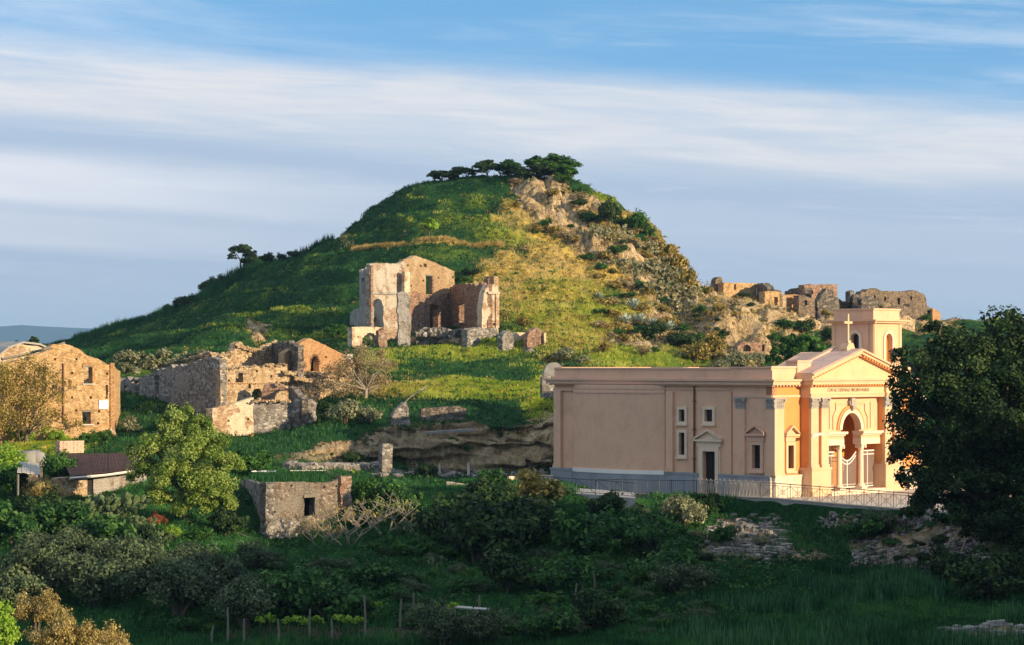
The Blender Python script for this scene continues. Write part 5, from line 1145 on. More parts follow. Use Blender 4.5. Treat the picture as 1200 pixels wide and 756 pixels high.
# ---------------------------------------------------------------- retaining wall, railings, kerb
def edgeY(px): return float(np.interp(px, [700, 740, 780, 815, 850, 905, 950, 1000, 1060, 1100, 1160, 1250, 1450], [170, 170, 169, 167.3, 165.8, 163.3, 159.3, 155.2, 150.8, 148, 145, 143, 140]))+.35
def ep(px, z=-9.19, dy=0.0): Y = edgeY(px)+dy; return Vector(((px-600)/F*Y, Y, z))
def retaining():
    g = thing('retaining_wall', 'low stained concrete retaining wall under the sunlit railing of the piazza', 'wall', ep(950))
    seg = [(868, 905), (905, 950), (950, 1000), (1000, 1060), (1060, 1100), (1100, 1160), (1160, 1250), (1250, 1450)]
    for a, b in seg:
        Ya, Yb = edgeY(a)-.25, edgeY(b)-.25; ta, tb = HZ+9.12/Ya*F, HZ+9.12/Yb*F
        ruin_wall(g, 'wall_section', (a, Ya), (b, Yb), [(a, ta), (b, tb)], tb+14, M['concrete'], .45, (), .0, .4, rough=.02, solid_bot=2.2)
        mb = MB(); fr, L = frame_px(a, Ya, b, Yb); mb.box(fr, 0, L, -.5, .07, -9.13, -9.05); mb.build('coping', M['paving'], g)
    g = thing('rubble_retaining_wall', 'crumbling dark rubble retaining wall below the side door of the church', 'wall', ep(840))
    for a, b in ((745, 780), (780, 815), (815, 868)):
        Ya, Yb = edgeY(a)-.25, edgeY(b)-.25; ruin_wall(g, 'wall_section', (a, Ya), (b, Yb), [(a, HZ+9.15/Ya*F), (b, HZ+9.15/Yb*F)], HZ+9.15/Yb*F+20, M['rubble_dark'], .6, (), .03, .3, rough=.10, solid_bot=2.0)
retaining()
def rail_thing(label, pts, h, mat, kind, name='railing', cat='railing', posth=.06, zoff=.05):
    """pts: world points on the ground along the line; one panel object between each pair, one post object at each"""
    g = thing(name, label, cat, pts[0])
    for i, p in enumerate(pts):
        mb = MB(); mb.tube([p, p+Vector((0, 0, h+posth))], .030, 6); mb.build('post', mat, g)
    for a, b in zip(pts, pts[1:]):
        d = b-a; up = Vector((0, 0, 1)); mb = MB(); q = lambda s, z: a+d*s+up*z
        mb.tube([q(0, h), q(1, h)], .028, 5); mb.tube([q(0, .12), q(1, .12)], .020, 5)
        if kind == 'x':
            mb.tube([q(0, h-.16), q(1, h-.16)], .014, 4)
            mb.tube([q(.02, .12), q(.98, h-.16)], .015, 4); mb.tube([q(.98, .12), q(.02, h-.16)], .015, 4)
            for s in (.18, .5, .82): mb.tube([q(s, .12), q(s, h-.16)], .013, 4)
            mb.tube([q(.5+.16*math.cos(t), (h-.04)/2+.16*math.sin(t)) for t in [i*math.pi/5 for i in range(11)]], .013, 4, False)
        elif kind == 'bars':
            n = max(3, int(d.length/.13))
            for i in range(1, n): mb.tube([q(i/n, .12), q(i/n, h)], .011, 4)
        elif kind == 'zig':
            n = 6
            for i in range(n): mb.tube([q(i/n, .12), q((i+.5)/n, h-.03)], .018, 4); mb.tube([q((i+.5)/n, h-.03), q((i+1)/n, .12)], .018, 4); mb.tube([q(i/n, .12), q(i/n, h-.25 if i % 2 else h+.12)], .018, 4)
        elif kind == 'diag':
            mb.tube([q(.02, h), q(.98, .12)], .022, 4); n = 5
            for i in range(1, n): mb.tube([q(i/n, .12), q(i/n, h)], .009, 4)
        mb.build('panel', mat, g)
    return g
rail_thing('weathered iron railing with crossed bars along the sunlit piazza in front of the portal', [ep(x) for x in np.arange(891.5, 1240, 17.3)], 1.12, M['iron'], 'x')
rail_thing('pale railing with zigzag bars in front of the side door', [ep(818), ep(833), ep(849), ep(866), ep(890.5)], 1.15, M['iron_light'], 'zig')
rail_thing('fine-barred grey railing in the shade below the curved wall', [Vector((gat(x, 170.9-.02*(x-700)).x, 170.9-.02*(x-700), -9.2)) for x in np.linspace(700, 816, 9)], 1.05, M['iron_dark'], 'bars')
def ramp():
    pts = [P(605, 574, 167), P(627, 575, 166), P(652, 577, 165), P(675, 578.5, 164), P(698, 580, 163), P(722, 582, 162), P(745, 584, 161)]
    g = thing('ramp', 'pale concrete ramp running down beside the left end of the church', 'ramp', pts[0]); mb = MB()
    for a, b in zip(pts, pts[1:]):
        o = Vector((0, 2.6, .25)); lo = Vector((0, 0, -1.4)); mb.hexa([a+lo, b+lo, b+o+lo, a+o+lo, a, b, b+o, a+o])
    mb.build('slab', M['concrete'], g)
    rail_thing('dark diagonal-braced railing of the ramp left of the church', [p+Vector((0, .1, 0)) for p in pts], 1.02, M['iron_dark'], 'diag')
    rail_thing('short dark handrail at the lower end of the ramp', [P(745, 595, 160), P(769, 597, 159.5)], .75, M['iron_dark'], 'none')
    g = thing('kerb_wall', 'thin pale concrete kerb on the road at the foot of the quarried cliff', 'kerb', P(620, 558, 177)); mb = MB()
    fr, L = frame_px(597, 176, 648, 178); mb.box(fr, 0, L, -.3, 0, P(620, 563, 177).z, P(620, 557.5, 177).z); mb.build('kerb', M['white_trim'], g)
    g = thing('low_white_wall', 'short low whitewashed wall at the road edge left of the ramp', 'wall', P(540, 571, 168)); mb = MB()
    fr, L = frame_px(523, 168, 561, 167); mb.prism(fr, [(0, P(0, 571, 168).z-.3), (L, P(0, 575, 167).z-.3), (L, P(0, 570, 167).z), (0, P(0, 564.5, 168).z)], -.3, 0); mb.build('wall_body', M['white_trim'], g)
ramp()
def cliffstuff():
    g = thing('stone_gatepost', 'square whitish stone gatepost standing at the left end of the quarried cliff', 'gatepost', P(454, 555, 182)); ruin_wall(g, 'shaft', (448, 182), (460, 182.4), [(448, 519.5), (460, 521)], 554, M['rubble_grey'], .7, (), .06)
    g = thing('stone_block', 'pale broken masonry stump on the shaded grass above the cliff, beside the fallen branch', 'masonry', P(471, 495, 190)); ruin_wall(g, 'stump', (461, 190), (480, 190.5), [(461, 488), (465, 477), (472, 471.5), (479, 474), (480, 480)], 495, M['rubble_grey'], .7, (), .2, rough=.12)
    g = thing('low_stone_wall', 'low grass-topped stone wall remains in the shaded bank above the cliff', 'wall', P(520, 485, 192)); ruin_wall(g, 'wall_body', (493, 192), (546, 193), [(493, 480), (505, 478), (524, 478), (538, 476), (546, 480)], 488, M['rubble_dark'], .8, (), .15, rough=.1)
    g = thing('bleached_ledge', 'pale straight ledge of stone along the top of the quarried cliff', 'ledge', P(530, 505, 186)); mb = MB(); fr, L = frame_px(500, 183.5, 556, 184.5); mb.prism(fr, [(0, P(0, 508, 184).z), (L, P(0, 505.5, 184).z), (L, P(0, 502.5, 184).z), (0, P(0, 506, 184).z)], -.6, .1); mb.build('slab', M['stone_grey'], g)
    for x, t, b, lab in ((515, 543, 560, 'thin pale stone marker on the road, left of two, before the cliff'), (549, 541, 561, 'thin pale pointed stone marker on the road, right of two, before the cliff')):
        g = thing('marker_stone', lab, 'marker', P(x, b, 174)); mb = MB(); fr, L = frame_px(x-2, 182, x+2, 182); mb.prism(fr, [(0, P(0, b+6, 182).z), (L, P(0, b+6, 182).z), (L*.8, P(0, t+5, 182).z), (L*.5, P(0, t, 182).z), (L*.15, P(0, t+4, 182).z)], -.15, .05); mb.build('shaft', M['stone_pale'], g)
    # cut stone blocks in the quarried cliff
    pts = scatter_px(340, 548, 445, 552, 150, 21); rubble('rockfall', pts, .75, M['rubble_grey'], 2, None, 'loose grey rockfall on the bank behind the grass-topped hut')
    pts = scatter_px(830, 610, 925, 660, 480, 22); rubble('rubble_slope', pts, .34, M['rubble_grey'], 3, None, 'spill of grey-brown rubble under the side door terrace')
    pts = scatter_px(1140, 655, 1200, 668, 200, 23)+scatter_px(1145, 650, 1175, 676, 100, 24); rubble('stone_heap', pts, .42, M['stone_pale'], 4, None, 'heap of pale rounded stones at the right edge below the dark tree')
    pts = scatter_px(1000, 620, 1180, 680, 520, 25); rubble('stony_bank', pts, .25, M['rubble_grey'], 5, None, 'scattered stones on the bare bank among dead branches')
    pts = scatter_px(1105, 738, 1200, 752, 170, 26)+scatter_px(1105, 738, 1125, 746, 30, 29); rubble('field_stones', pts, .30, M['stone_grey'], 6, None, 'low band of field stones in the bottom right corner')
    pts = scatter_px(440, 552, 640, 561, 190, 27); rubble('cliff_debris', pts, .4, M['rubble_grey'], 7, None, 'debris along the foot of the quarried cliff')
    pts = scatter_px(960, 605, 1100, 622, 120, 28); rubble('bank_pebbles', pts, .24, M['rubble_grey'], 7, None, 'small stones on the bank right below the concrete wall')
cliffstuff()

# ---------------------------------------------------------------- vegetation
def leaf_quads(C, size, rng, out=None, bias=.5, long=1.6):
    """C (n,3) centres; leaf-shaped quads, loosely facing outward/up"""
    n = len(C); N = rng.normal(size=(n, 3)); 
    if out is not None: N = N*(1-bias)+out*bias*1.6
    N[:, 2] += .25; N /= np.linalg.norm(N, axis=1)[:, None]+1e-9
    A = np.cross(N, rng.normal(size=(n, 3))); A /= np.linalg.norm(A, axis=1)[:, None]+1e-9; B = np.cross(N, A)
    s = (size*(.6+.8*rng.random(n)))[:, None]
    V = np.stack([C-A*s*long*.5, C+B*s*.5, C+A*s*long*.5, C-B*s*.5], 1)+N[:, None, :]*np.array([0, .12, 0, .12])[None, :, None]*s[:, None, :]
    return V.reshape(-1, 3), np.arange(4*n).reshape(n, 4)
def crown_points(ells, n, rng, sub=9, shell=.55, subr=.36):
    """points gathered in clumps on and inside several ellipsoids -> centres, outward dir, tone"""
    w = np.array([e[3]*e[4]*e[5] for e in ells])**.67; w = w/w.sum(); Cs = []; Os = []; Ts = []
    for e, q in zip(ells, w):
        c = np.array(e[:3]); r = np.array(e[3:6]); k = int(n*q)
        for j in range(sub):
            d = rng.normal(size=3); d /= np.linalg.norm(d)
            if d[2] < -.45: d[2] *= -.6
            cc = c+d*r*(.45+.5*rng.random()**shell); rr = r*subr*(.6+.7*rng.random()); m = max(4, int(k/sub)); p = rng.normal(size=(m, 3)); p /= np.linalg.norm(p, axis=1)[:, None]
            rad = rng.random(m)**.45; pts = cc+p*rr*rad[:, None]*1.05; Cs.append(pts); o = .6*p+.6*d; Os.append(o); Ts.append(np.clip(.5+.26*rng.normal()+.20*rng.normal(size=m), 0, 1))
    return np.concatenate(Cs), np.concatenate(Os), np.concatenate(Ts)
CACHE = {}
def crown_mesh(key, ells, n, size, mat, seed=1, sub=9, subr=.36, bias=.5, long=1.6, stems=None, stem_mat=None):
    if key in CACHE: return CACHE[key]
    rng = np.random.default_rng(seed); C, O, T = crown_points(ells, n, rng, sub=sub, subr=subr); V, Q = leaf_quads(C, size, rng, O, bias, long)
    mats = [mat]; mi = None
    if stems:
        mb = MB()
        for pts, r0, r1 in stems: mb.tube(pts, list(np.linspace(r0, r1, len(pts))), 5, False)
        b = len(V); V = np.concatenate([V, np.array(mb.v)]); Q2 = np.array([list(f) for f in mb.f if len(f) == 4])+b; mi = [0]*len(Q)+[1]*len(Q2); Q = np.concatenate([Q, Q2]); T = np.concatenate([T, np.full(len(Q2), .5)]); mats = [mat, stem_mat or M['bark']]
    me = mesh_np(key, V, Q, mats, T, matidx=mi); CACHE[key] = me; return me
def shrub_mesh(kind, mat, k, n=900, size=.12, aspect=.8, ragged=.4):
    """unit shrub: radius about 1, height about 2*aspect, base at z=0"""
    key = f'{kind}_{k}'
    if key in CACHE: return CACHE[key]
    rng = np.random.default_rng(hash(kind) % 1 + k*13+len(kind)); m = 5+k % 3; E = []
    for i in range(m):
        a = 6.283*i/m+rng.random(); d = .50*rng.random()**.5 if i else 0; h = aspect*(.55+.45*rng.random()); r = .42+.18*rng.random(); E.append((d*math.cos(a)*1.1, d*math.sin(a)*1.1, h*(.8+.3*rng.random()), r, r, h*.62))
    st = []
    for e in E[:5]: st.append(([(0, 0, -.25), (e[0]*.4, e[1]*.4, e[2]*.5), (e[0], e[1], e[2]*1.2)], .045, .012))
    return crown_mesh(key, E, n, size, mat, k*7+3, sub=15, subr=.40+.05*ragged, stems=st)
def plant(name, label, cat, me, loc, s, rz=0.0, group=None, sz=None):
    o = link(name, me, None, loc); o.scale = (s, s, sz if sz else s); o.rotation_euler = (0, 0, rz); return tag(o, label, cat, group)
def tree(name, label, loc, trunkpts, limbs, ells, n, leaf, mat, bark, seed=1, group=None, sub=9, subr=.36, cat='tree', mesh=None, s=1.0, rz=0.0, bias=.5):
    g = thing(name, label, cat, loc, rz, group); g.scale = (s, s, s)
    mb = MB(); mb.tube([p[:3] for p in trunkpts], [p[3] for p in trunkpts], 9)
    t = link('trunk', bpy.data.meshes.new('trunk'), g); bpy.data.objects.remove(t)
    for pts, r0, r1 in limbs: mb.tube(pts, list(np.linspace(r0, r1, len(pts))), 6)
    me = bpy.data.meshes.new('trunk'); me.from_pydata(mb.v, [], mb.f); me.materials.append(bark); me.polygons.foreach_set('use_smooth', [True]*len(me.polygons)); link('trunk', me, g)
    link('crown', crown_mesh(name+str(seed), ells, n, leaf, mat, seed, sub, subr, bias), g); return g
def limbs_to(top, ells, r0, rng, sagg=.15, base=None):
    out = []
    for e in ells:
        a = Vector(top); b = Vector(e[:3]); m = (a+b)/2+Vector((rng.normal()*.3, rng.normal()*.3, sagg*(b-a).length)); out.append(([a, m, b, b+Vector((rng.normal()*.4, rng.normal()*.4, e[5]*.5))], r0, r0*.25))
    return out
def copytree(g, loc, rz, s, label, group):
    r = g.copy(); COL.objects.link(r); r.location = loc; r.rotation_euler = (0, 0, rz); r.scale = (s, s, s); r['label'] = label
    if group: r['group'] = group
    for ch in list(g.children): c = ch.copy(); COL.objects.link(c); c.parent = r
    return r
rg = np.random.default_rng(42)

# the big dark tree on the right
def big_tree():
    Y = 140; base = gat(1168, Y); rng = np.random.default_rng(5)
    def E(px, py, r, rz=None, dy=0): q = P(px, py, Y+dy); r *= 1.09; return (q.x-base.x, q.y-base.y, q.z-base.z, r, r*.9, (rz*1.09 if rz else r*.85))
    ells = [E(1130, 425, 2.6), E(1085, 440, 1.7, 1.8, -.5), E(1178, 415, 2.1, 2.4, 1), E(1100, 500, 2.5), E(1160, 480, 3.0, 2.6, -1), E(1210, 470, 3.0), E(1075, 525, 1.6, 1.6, .6), E(1130, 550, 2.5, 2.0), E(1190, 545, 2.6, 2.2, .5), E(1065, 470, 1.0, 1.1), E(1058, 418, .75, .6, -.3), E(1100, 390, .9, .8, -.3), E(1188, 385, 1.3, 1.1), E(1098, 570, 1.3, 1.1, -1), E(1235, 520, 2.8), E(1230, 420, 2.4), E(1150, 590, 1.7, 1.0, .5), E(1215, 585, 1.4, 1.0), E(1118, 605, 1.3, .9, -1), E(1165, 615, 1.7, 1.1, -1.5), E(1205, 622, 1.6, 1.1, -1), E(1140, 565, 1.8, 1.3, -1.5), E(1235, 600, 1.8)]
    top = (0.0, 0, 3.2); tr = [(0, 0, -.6, .62), (.1, 0, .8, .46), (-.05, .1, 2.0, .40), (0, 0, 3.2, .36)]
    ells += [E(1150, 622, 1.4, 1.0, -1), E(1190, 628, 1.5, 1.1, -1), E(1215, 628, 1.5, 1.1, -1), E(1098, 585, 1.3, 1.1, -.5), E(1064, 530, 1.2, 1.2), E(1072, 562, 1.1, 1.0), E(1054, 498, .8, .9), E(1056, 452, .8, .8), E(1084, 588, .9, .8), E(1112, 560, 1.5, 1.3, -.5), E(1185, 600, 1.6, 1.3, -1), E(1208, 565, 1.8, 1.6, -.5), E(1150, 520, 2.2, 2.0, -1), E(1180, 450, 2.0, 1.8, -1), E(1120, 470, 1.8, 1.6, -1)]
    tree('dark_evergreen_tree', 'huge dark evergreen tree filling the right edge in front of the portal', base, tr, limbs_to(top, ells, .20, rng), ells, 110000, .13, M['l_dark'], M['bark'], 5, sub=26, subr=.30)
big_tree()
def bright_tree():
    Y = 150; base = gat(214, Y); rng = np.random.default_rng(6)
    def E(px, py, r, rz=None, dy=0): q = P(px, py, Y+dy); return (q.x-base.x, q.y-base.y, q.z-base.z, r, r, (rz or r*.9))
    ells = [E(210, 490, .95, .9), E(196, 505, 1.1), E(232, 503, 1.0), E(180, 525, 1.25), E(214, 525, 1.7, 1.5, -.5), E(250, 527, 1.4), E(265, 545, 1.0), E(170, 555, 1.15), E(205, 562, 1.6, 1.3, -.8), E(245, 568, 1.5, 1.3, -.4), E(225, 592, 1.3, 1.0, -.5), E(185, 583, 1.1, .8), E(260, 590, .9, .7), E(160, 530, .7)]
    tr = [(0, 0, -.5, .30), (.05, 0, .8, .22), (0, .05, 1.8, .19)]
    tree('bright_tree', 'rounded bright yellow-green tree standing in front of the farmhouse and shed', base, tr, limbs_to((0, .05, 1.8), ells, .10, rng), ells, 46000, .095, M['l_bright'], M['bark'], 6, sub=24, subr=.38)
bright_tree()

# hilltop trees, wind-shaped
def hilltop():
    STRETCH = (1.35, 1.1, .95)
    rng = np.random.default_rng(9); protos = []
    for k in range(4):
        E = [(-1.0, 0, 1.9, .8, .8, .62), (0, .3, 2.3, 1.0, .9, .72), (1.0, -.1, 2.0, .8, .8, .62), (.2, -.6, 1.9, .9, .7, .6), (-.4, .7, 2.05, .7, .6, .5), (.5*(-1)**k, 0, 2.75, .7, .6, .45), (-.8*(-1)**k, .2, 1.35, .6, .6, .5)]
        g = tree('wind_shaped_tree', 'x', (0, 0, 0), [(0, 0, -.4, .12), (.06, 0, .5, .09), (.02*k, 0, 1.0, .08)], limbs_to((.02*k, 0, .9), E, .05, rng, .05)+limbs_to((.02, 0, .5), E[:2], .04, rng), E, 4200, .15, M['l_dark'] if k < 2 else M['l_green'], M['bark'], 20+k, sub=16, subr=.42); protos.append(g)
    items = [(509, .62, 0, 'first from the left of the small dark wind-shaped trees on the left of the summit'), (517, .66, 1, 'second from the left of the small dark wind-shaped trees on the summit'), (527, .72, 0, 'third from the left, in the middle of the left clump of summit trees'), (536, .78, 1, 'fourth from the left, tallest of the left clump of summit trees'), (547, .72, 0, 'last tree at the right end of the left clump, before the summit gap'),
             (571, .98, 0, 'vase-shaped dark tree standing just right of the gap on the summit'), (585, .78, 1, 'small dark tree second to the right of the summit gap'), (598, .92, 2, 'green summit tree between the vase-shaped tree and the dense clump'), (612, .86, 1, 'dark tree at the left end of the dense summit clump'), (624, 1.0, 2, 'broad tree above the top of the bare rock, in the dense summit clump'), (634, 1.05, 0, 'dark tall tree in the middle of the dense summit clump'), (645, 1.05, 3, 'bright-sided green tree in the right half of the dense summit clump'), (655, 1.1, 2, 'tallest green tree near the right end of the dense summit clump'), (664, .95, 3, 'green tree leaning down the slope at the right end of the summit clump')]
    for n, (px, s, k, lab) in enumerate(items):
        q = crest(px, .4+1.2*(n % 3)); q.z -= .1
        if n == 0 or items[:n] and not any(t[2] == k for t in items[:n]): g = protos[k]; g.location = q; g.rotation_euler = (0, 0, rg.random()*6); g.scale = (s*1.5, s*1.3, s*.86); g['label'] = lab; g['group'] = 'wind-shaped trees on the summit'; g['category'] = 'tree'
        else: c_ = copytree(protos[k], q, rg.random()*6, s*1.25, lab, 'wind-shaped trees on the summit'); c_.scale = (s*(1.35+.3*rg.random()), s*1.3, s*(.72+.18*rg.random())); c_.rotation_euler = (.12*rg.normal(), .16*rg.normal(), rg.random()*6)
    # dark tree on the left shoulder
    E = [(-.7, 0, 3.0, .9, .9, .75), (.3, .2, 3.4, 1.0, 1, .8), (1.1, 0, 2.6, 1.0, 1, .7), (-1.1, 0, 2.2, .6, .6, .5), (.9, .2, 1.5, 1.2, 1.1, .9), (1.9, .3, 1.2, 1.0, 1, .8)]
    q = crest(282, 1.0); q.z -= .2; tree('shoulder_tree', 'dark bushy tree leaning left on the shoulder of the hill against the sky', q, [(0, 0, -.4, .16), (-.05, 0, 1, .11), (0, 0, 2, .08)], limbs_to((0, 0, 1.8), E, .06, rng), E, 5200, .16, M['l_dark'], M['bark'], 31, sub=13).scale = (1.25, 1.25, 1.15)
    E = [(0, 0, 1.35, .6, .6, .5), (-.35, 0, 1.2, .45, .45, .4), (.4, 0, 1.3, .45, .45, .45), (.1, 0, 1.75, .4, .4, .35)]
    q = hit(503, 286, 290); tree('lime_sapling', 'small lime-green sapling alone on the dark slope above the path', q, [(0, 0, -.3, .05), (0, 0, .9, .04)], limbs_to((0, 0, .7), E, .03, rng), E, 1500, .13, M['l_lime'], M['bark'], 32).scale = (1.5, 1.5, 1.5)
    E = [(0, 0, 2.2, 1.6, 1.4, 1.5), (-1.6, .2, 1.8, 1.3, 1.2, 1.2), (1.8, 0, 1.7, 1.4, 1.2, 1.2), (.8, -.4, 3.1, 1.2, 1.2, .9), (-.8, 0, 3.0, 1.1, 1.1, .9), (2.8, .2, 1.2, .9, .9, .8), (-2.7, 0, 1.1, .8, .8, .8), (0, -.8, 1.2, 1.6, 1.2, 1.0)]
    q = gat(936, 247); q.z = P(936, 436, 247).z; tree('green_round_tree', 'dense rounded mid-green tree behind the church roof, left of the cross', q, [(0, 0, -1.5, .3), (0, 0, 1, .25)], limbs_to((0, 0, .8), E, .12, rng), E, 9500, .19, M['l_green'], M['bark'], 33, sub=15)
    # dark trees beyond the golden house
    E = [(0, 0, 2.2, 1.2, 1.1, .9), (-1.3, 0, 1.7, .9, .9, .7), (1.2, 0, 1.8, 1.0, 1, .8), (.2, 0, 3.0, .8, .8, .6)]
    q = P(38, 418, 235); g = tree('dark_crown_tree', 'dark tree crown showing above the roofless golden house, right of two', q, [(0, 0, -2.5, .2), (0, 0, 1, .15)], limbs_to((0, 0, .8), E, .07, rng), E, 4200, .17, M['l_dark'], M['bark'], 34, sub=12)
    g.scale = (.62, .62, .55); c = copytree(g, P(19, 417, 238), 1.3, .42, 'dark tree crown showing above the rounded outhouse roof, left of two', None)
    # pale dry tree between farmhouse and terrace
    def D(px, py, r, Y=206, rz=None): b = gat(428, 205); q = P(px, py, Y); return (q.x-b.x, q.y-b.y, q.z-b.z, r, r, rz or r)
    b = gat(428, 205); E = [D(435, 420, 1.5), D(412, 430, 1.3), D(450, 432, 1.2), D(395, 440, 1.4), D(425, 445, 1.8), D(385, 455, 1.1), D(445, 452, 1.2), D(405, 460, 1.3, 205, .9)]
    tree('dry_pale_tree', 'wide leafless-looking pale golden tree right of the brick gable', b, [(0, 0, -.4, .16), (.1, 0, .8, .12)], limbs_to((.1, 0, .7), E, .07, rng)+limbs_to((.2, .2, .3), E, .05, rng), E, 9500, .085, M['l_dry'], M['bark_pale'], 35, sub=16, subr=.42, bias=.1)
    b = gat(192, 224); E = [(x*.95, rng.normal()*.4, 2.0+.5*rng.random(), .9, .9, .8) for x in range(-4, 5)]+[(x*1.0+.4, -.3, 1.2, .9, .9, .8) for x in range(-4, 4)]
    b.z = P(190, 440, 224).z-.6; tree('almond_tree', 'wide pale grey-green tree spreading behind the long shaded farmhouse wall', b, [(0, 0, -2, .2), (0, 0, 1, .14)], limbs_to((0, 0, .8), E, .05, rng), E, 9000, .14, M['l_grey'], M['bark_pale'], 36, sub=9)
    # creeper and tree in front of the golden house
    def D2(px, py, r, Y=183.5, rz=None): b = gat(30, 184); q = P(px, py, Y); return (q.x-b.x, q.y-b.y, q.z-b.z, r, r*.6, rz or r)
    b = gat(30, 184); E = [D2(15, 440, 1.6), D2(40, 436, 1.4), D2(58, 444, 1.0, 186), D2(28, 462, 1.9), D2(55, 470, 1.5, 185.5), D2(5, 470, 1.9, 183), D2(40, 490, 1.7), D2(66, 492, 1.0, 187), D2(12, 496, 1.6, 182), D2(78, 450, .5, 188), D2(84, 455, .4, 188.5), D2(-15, 450, 1.8, 181), D2(-20, 485, 1.8, 181), D2(90, 500, .7, 189)]
    tree('creeper_tree', 'tangled half-bare tree climbing over the left half of the golden house', b, [(0, 0, -.5, .2), (.1, 0, 1.0, .15)], limbs_to((.1, 0, .8), E, .06, rng)+limbs_to((-.5, 0, .2), E[3:9], .06, rng), E, 12500, .095, M['l_scrub'], M['bark'], 37, sub=13, subr=.46, bias=.15)
hilltop()
# individual shrubs: prototypes shared between copies
KIND = {'dark_shrub': ('l_dark', 3000, .072), 'green_shrub': ('l_valley', 2600, .078), 'bright_shrub': ('l_green', 2600, .075), 'olive_bush': ('l_olive', 6500, .044), 'golden_bush': ('l_gold', 9000, .038), 'dry_shrub': ('l_dry', 1300, .085), 'scrub_bush': ('l_scrub', 1300, .10), 'grey_shrub': ('l_grey', 2000, .075), 'lime_bush': ('l_lime', 4500, .055), 'red_leaved_bush': ('l_red', 1800, .07)}
def shrub(kind, px, py, r, label, group=None, k=None, asp=1.0, ymin=105, Y=None, sink=.12, name=None, top=False):
    mat, n, sz = KIND[kind]; k = int(rg.integers(0, 3)) if k is None else k
    me = shrub_mesh(kind, M[mat], k, n, sz)
    q = crest(px, 1.0) if top else hit(px, py, ymin)
    R = r*(1.42 if q.y < 170 else 1.12)/F*q.y        # r = radius in photo pixels
    q.z -= sink*R; o = link(name or kind, me, None, q); o.scale = (R, R, R*asp); o.rotation_euler = (0, 0, float(rg.random()*6.28)); return tag(o, label, 'bush', group)

# valley, lower left: olives
ol2 = [(40, 660, 30, 0, 'leftmost'), (85, 655, 30, 0, 'second'), (130, 662, 30, 0, 'third'), (182, 668, 30, 0, 'fourth'), (225, 665, 28, 0, 'fifth'), (262, 690, 30, 0, 'sixth')]
for px, py, r, Y, w in ol2: shrub('olive_bush', px, py+10, r, f'{w} from the left of the smaller olive trees behind the dusky row', 'smaller olive trees behind the row')
ol = [(20, 690, 44, 118, 'leftmost'), (62, 668, 40, 126, 'second'), (110, 690, 46, 119, 'third'), (155, 672, 42, 125, 'fourth'), (205, 700, 46, 117, 'fifth'), (240, 678, 38, 127, 'sixth'), (290, 712, 40, 115, 'seventh')]
for px, py, r, Y, w in ol: shrub('olive_bush', px, py+26, r, f'{w} from the left in the row of dusky olive trees across the lower left', 'olive trees in the lower left', Y=Y, asp=1.05)
for px, py, r, Y, lab in ((335, 722, 40, 121, 'deep green bush right of the olive trees, above the vine posts, left of two'), (388, 722, 40, 122, 'deep green bush above the vine posts, right of two'), (300, 664, 24, 133, 'dull olive bush with a sunlit pinkish top below the hut')): shrub('green_shrub' if px > 310 else 'olive_bush', px, py+8, r, lab, Y=Y)
# sunlit bushes in the bottom left corner
for px, py, r, Y, kind, lab in ((-6, 770, 42, 74, 'lime_bush', 'bright lime-green leafy branches at the bottom left corner'), (42, 742, 34, 82, 'golden_bush', 'golden bush behind the lime branches in the bottom left corner'), (72, 775, 40, 78, 'golden_bush', 'sunlit golden-brown bush in the middle of the bottom left corner'), (120, 788, 40, 78, 'golden_bush', 'rightmost sunlit golden-brown bush of the bottom left corner')):
    me = shrub_mesh(kind, M[KIND[kind][0]], 1, KIND[kind][1], KIND[kind][2]); q = P(px, py, Y); R = r/F*Y; o = link(kind, me, None, q); o.scale = (R, R, R*1.25); o.rotation_euler = (0, 0, px*.7); tag(o, lab, 'bush')
    q2 = gat(px, Y)
    if q2.z < q.z: mb = MB(); mb.tube([(0, 0, 0), (.05, 0, (q.z-q2.z)*.6), (0, 0, q.z-q2.z+R*.8)], [.09, .07, .03], 6); st = link('stem', bpy.data.meshes.new('stem'), o); st.data.from_pydata([(v[0]/R, v[1]/R, (v[2]-(q.z-q2.z))/(R*1.25)) for v in mb.v], [], mb.f); st.data.materials.append(M['bark'])
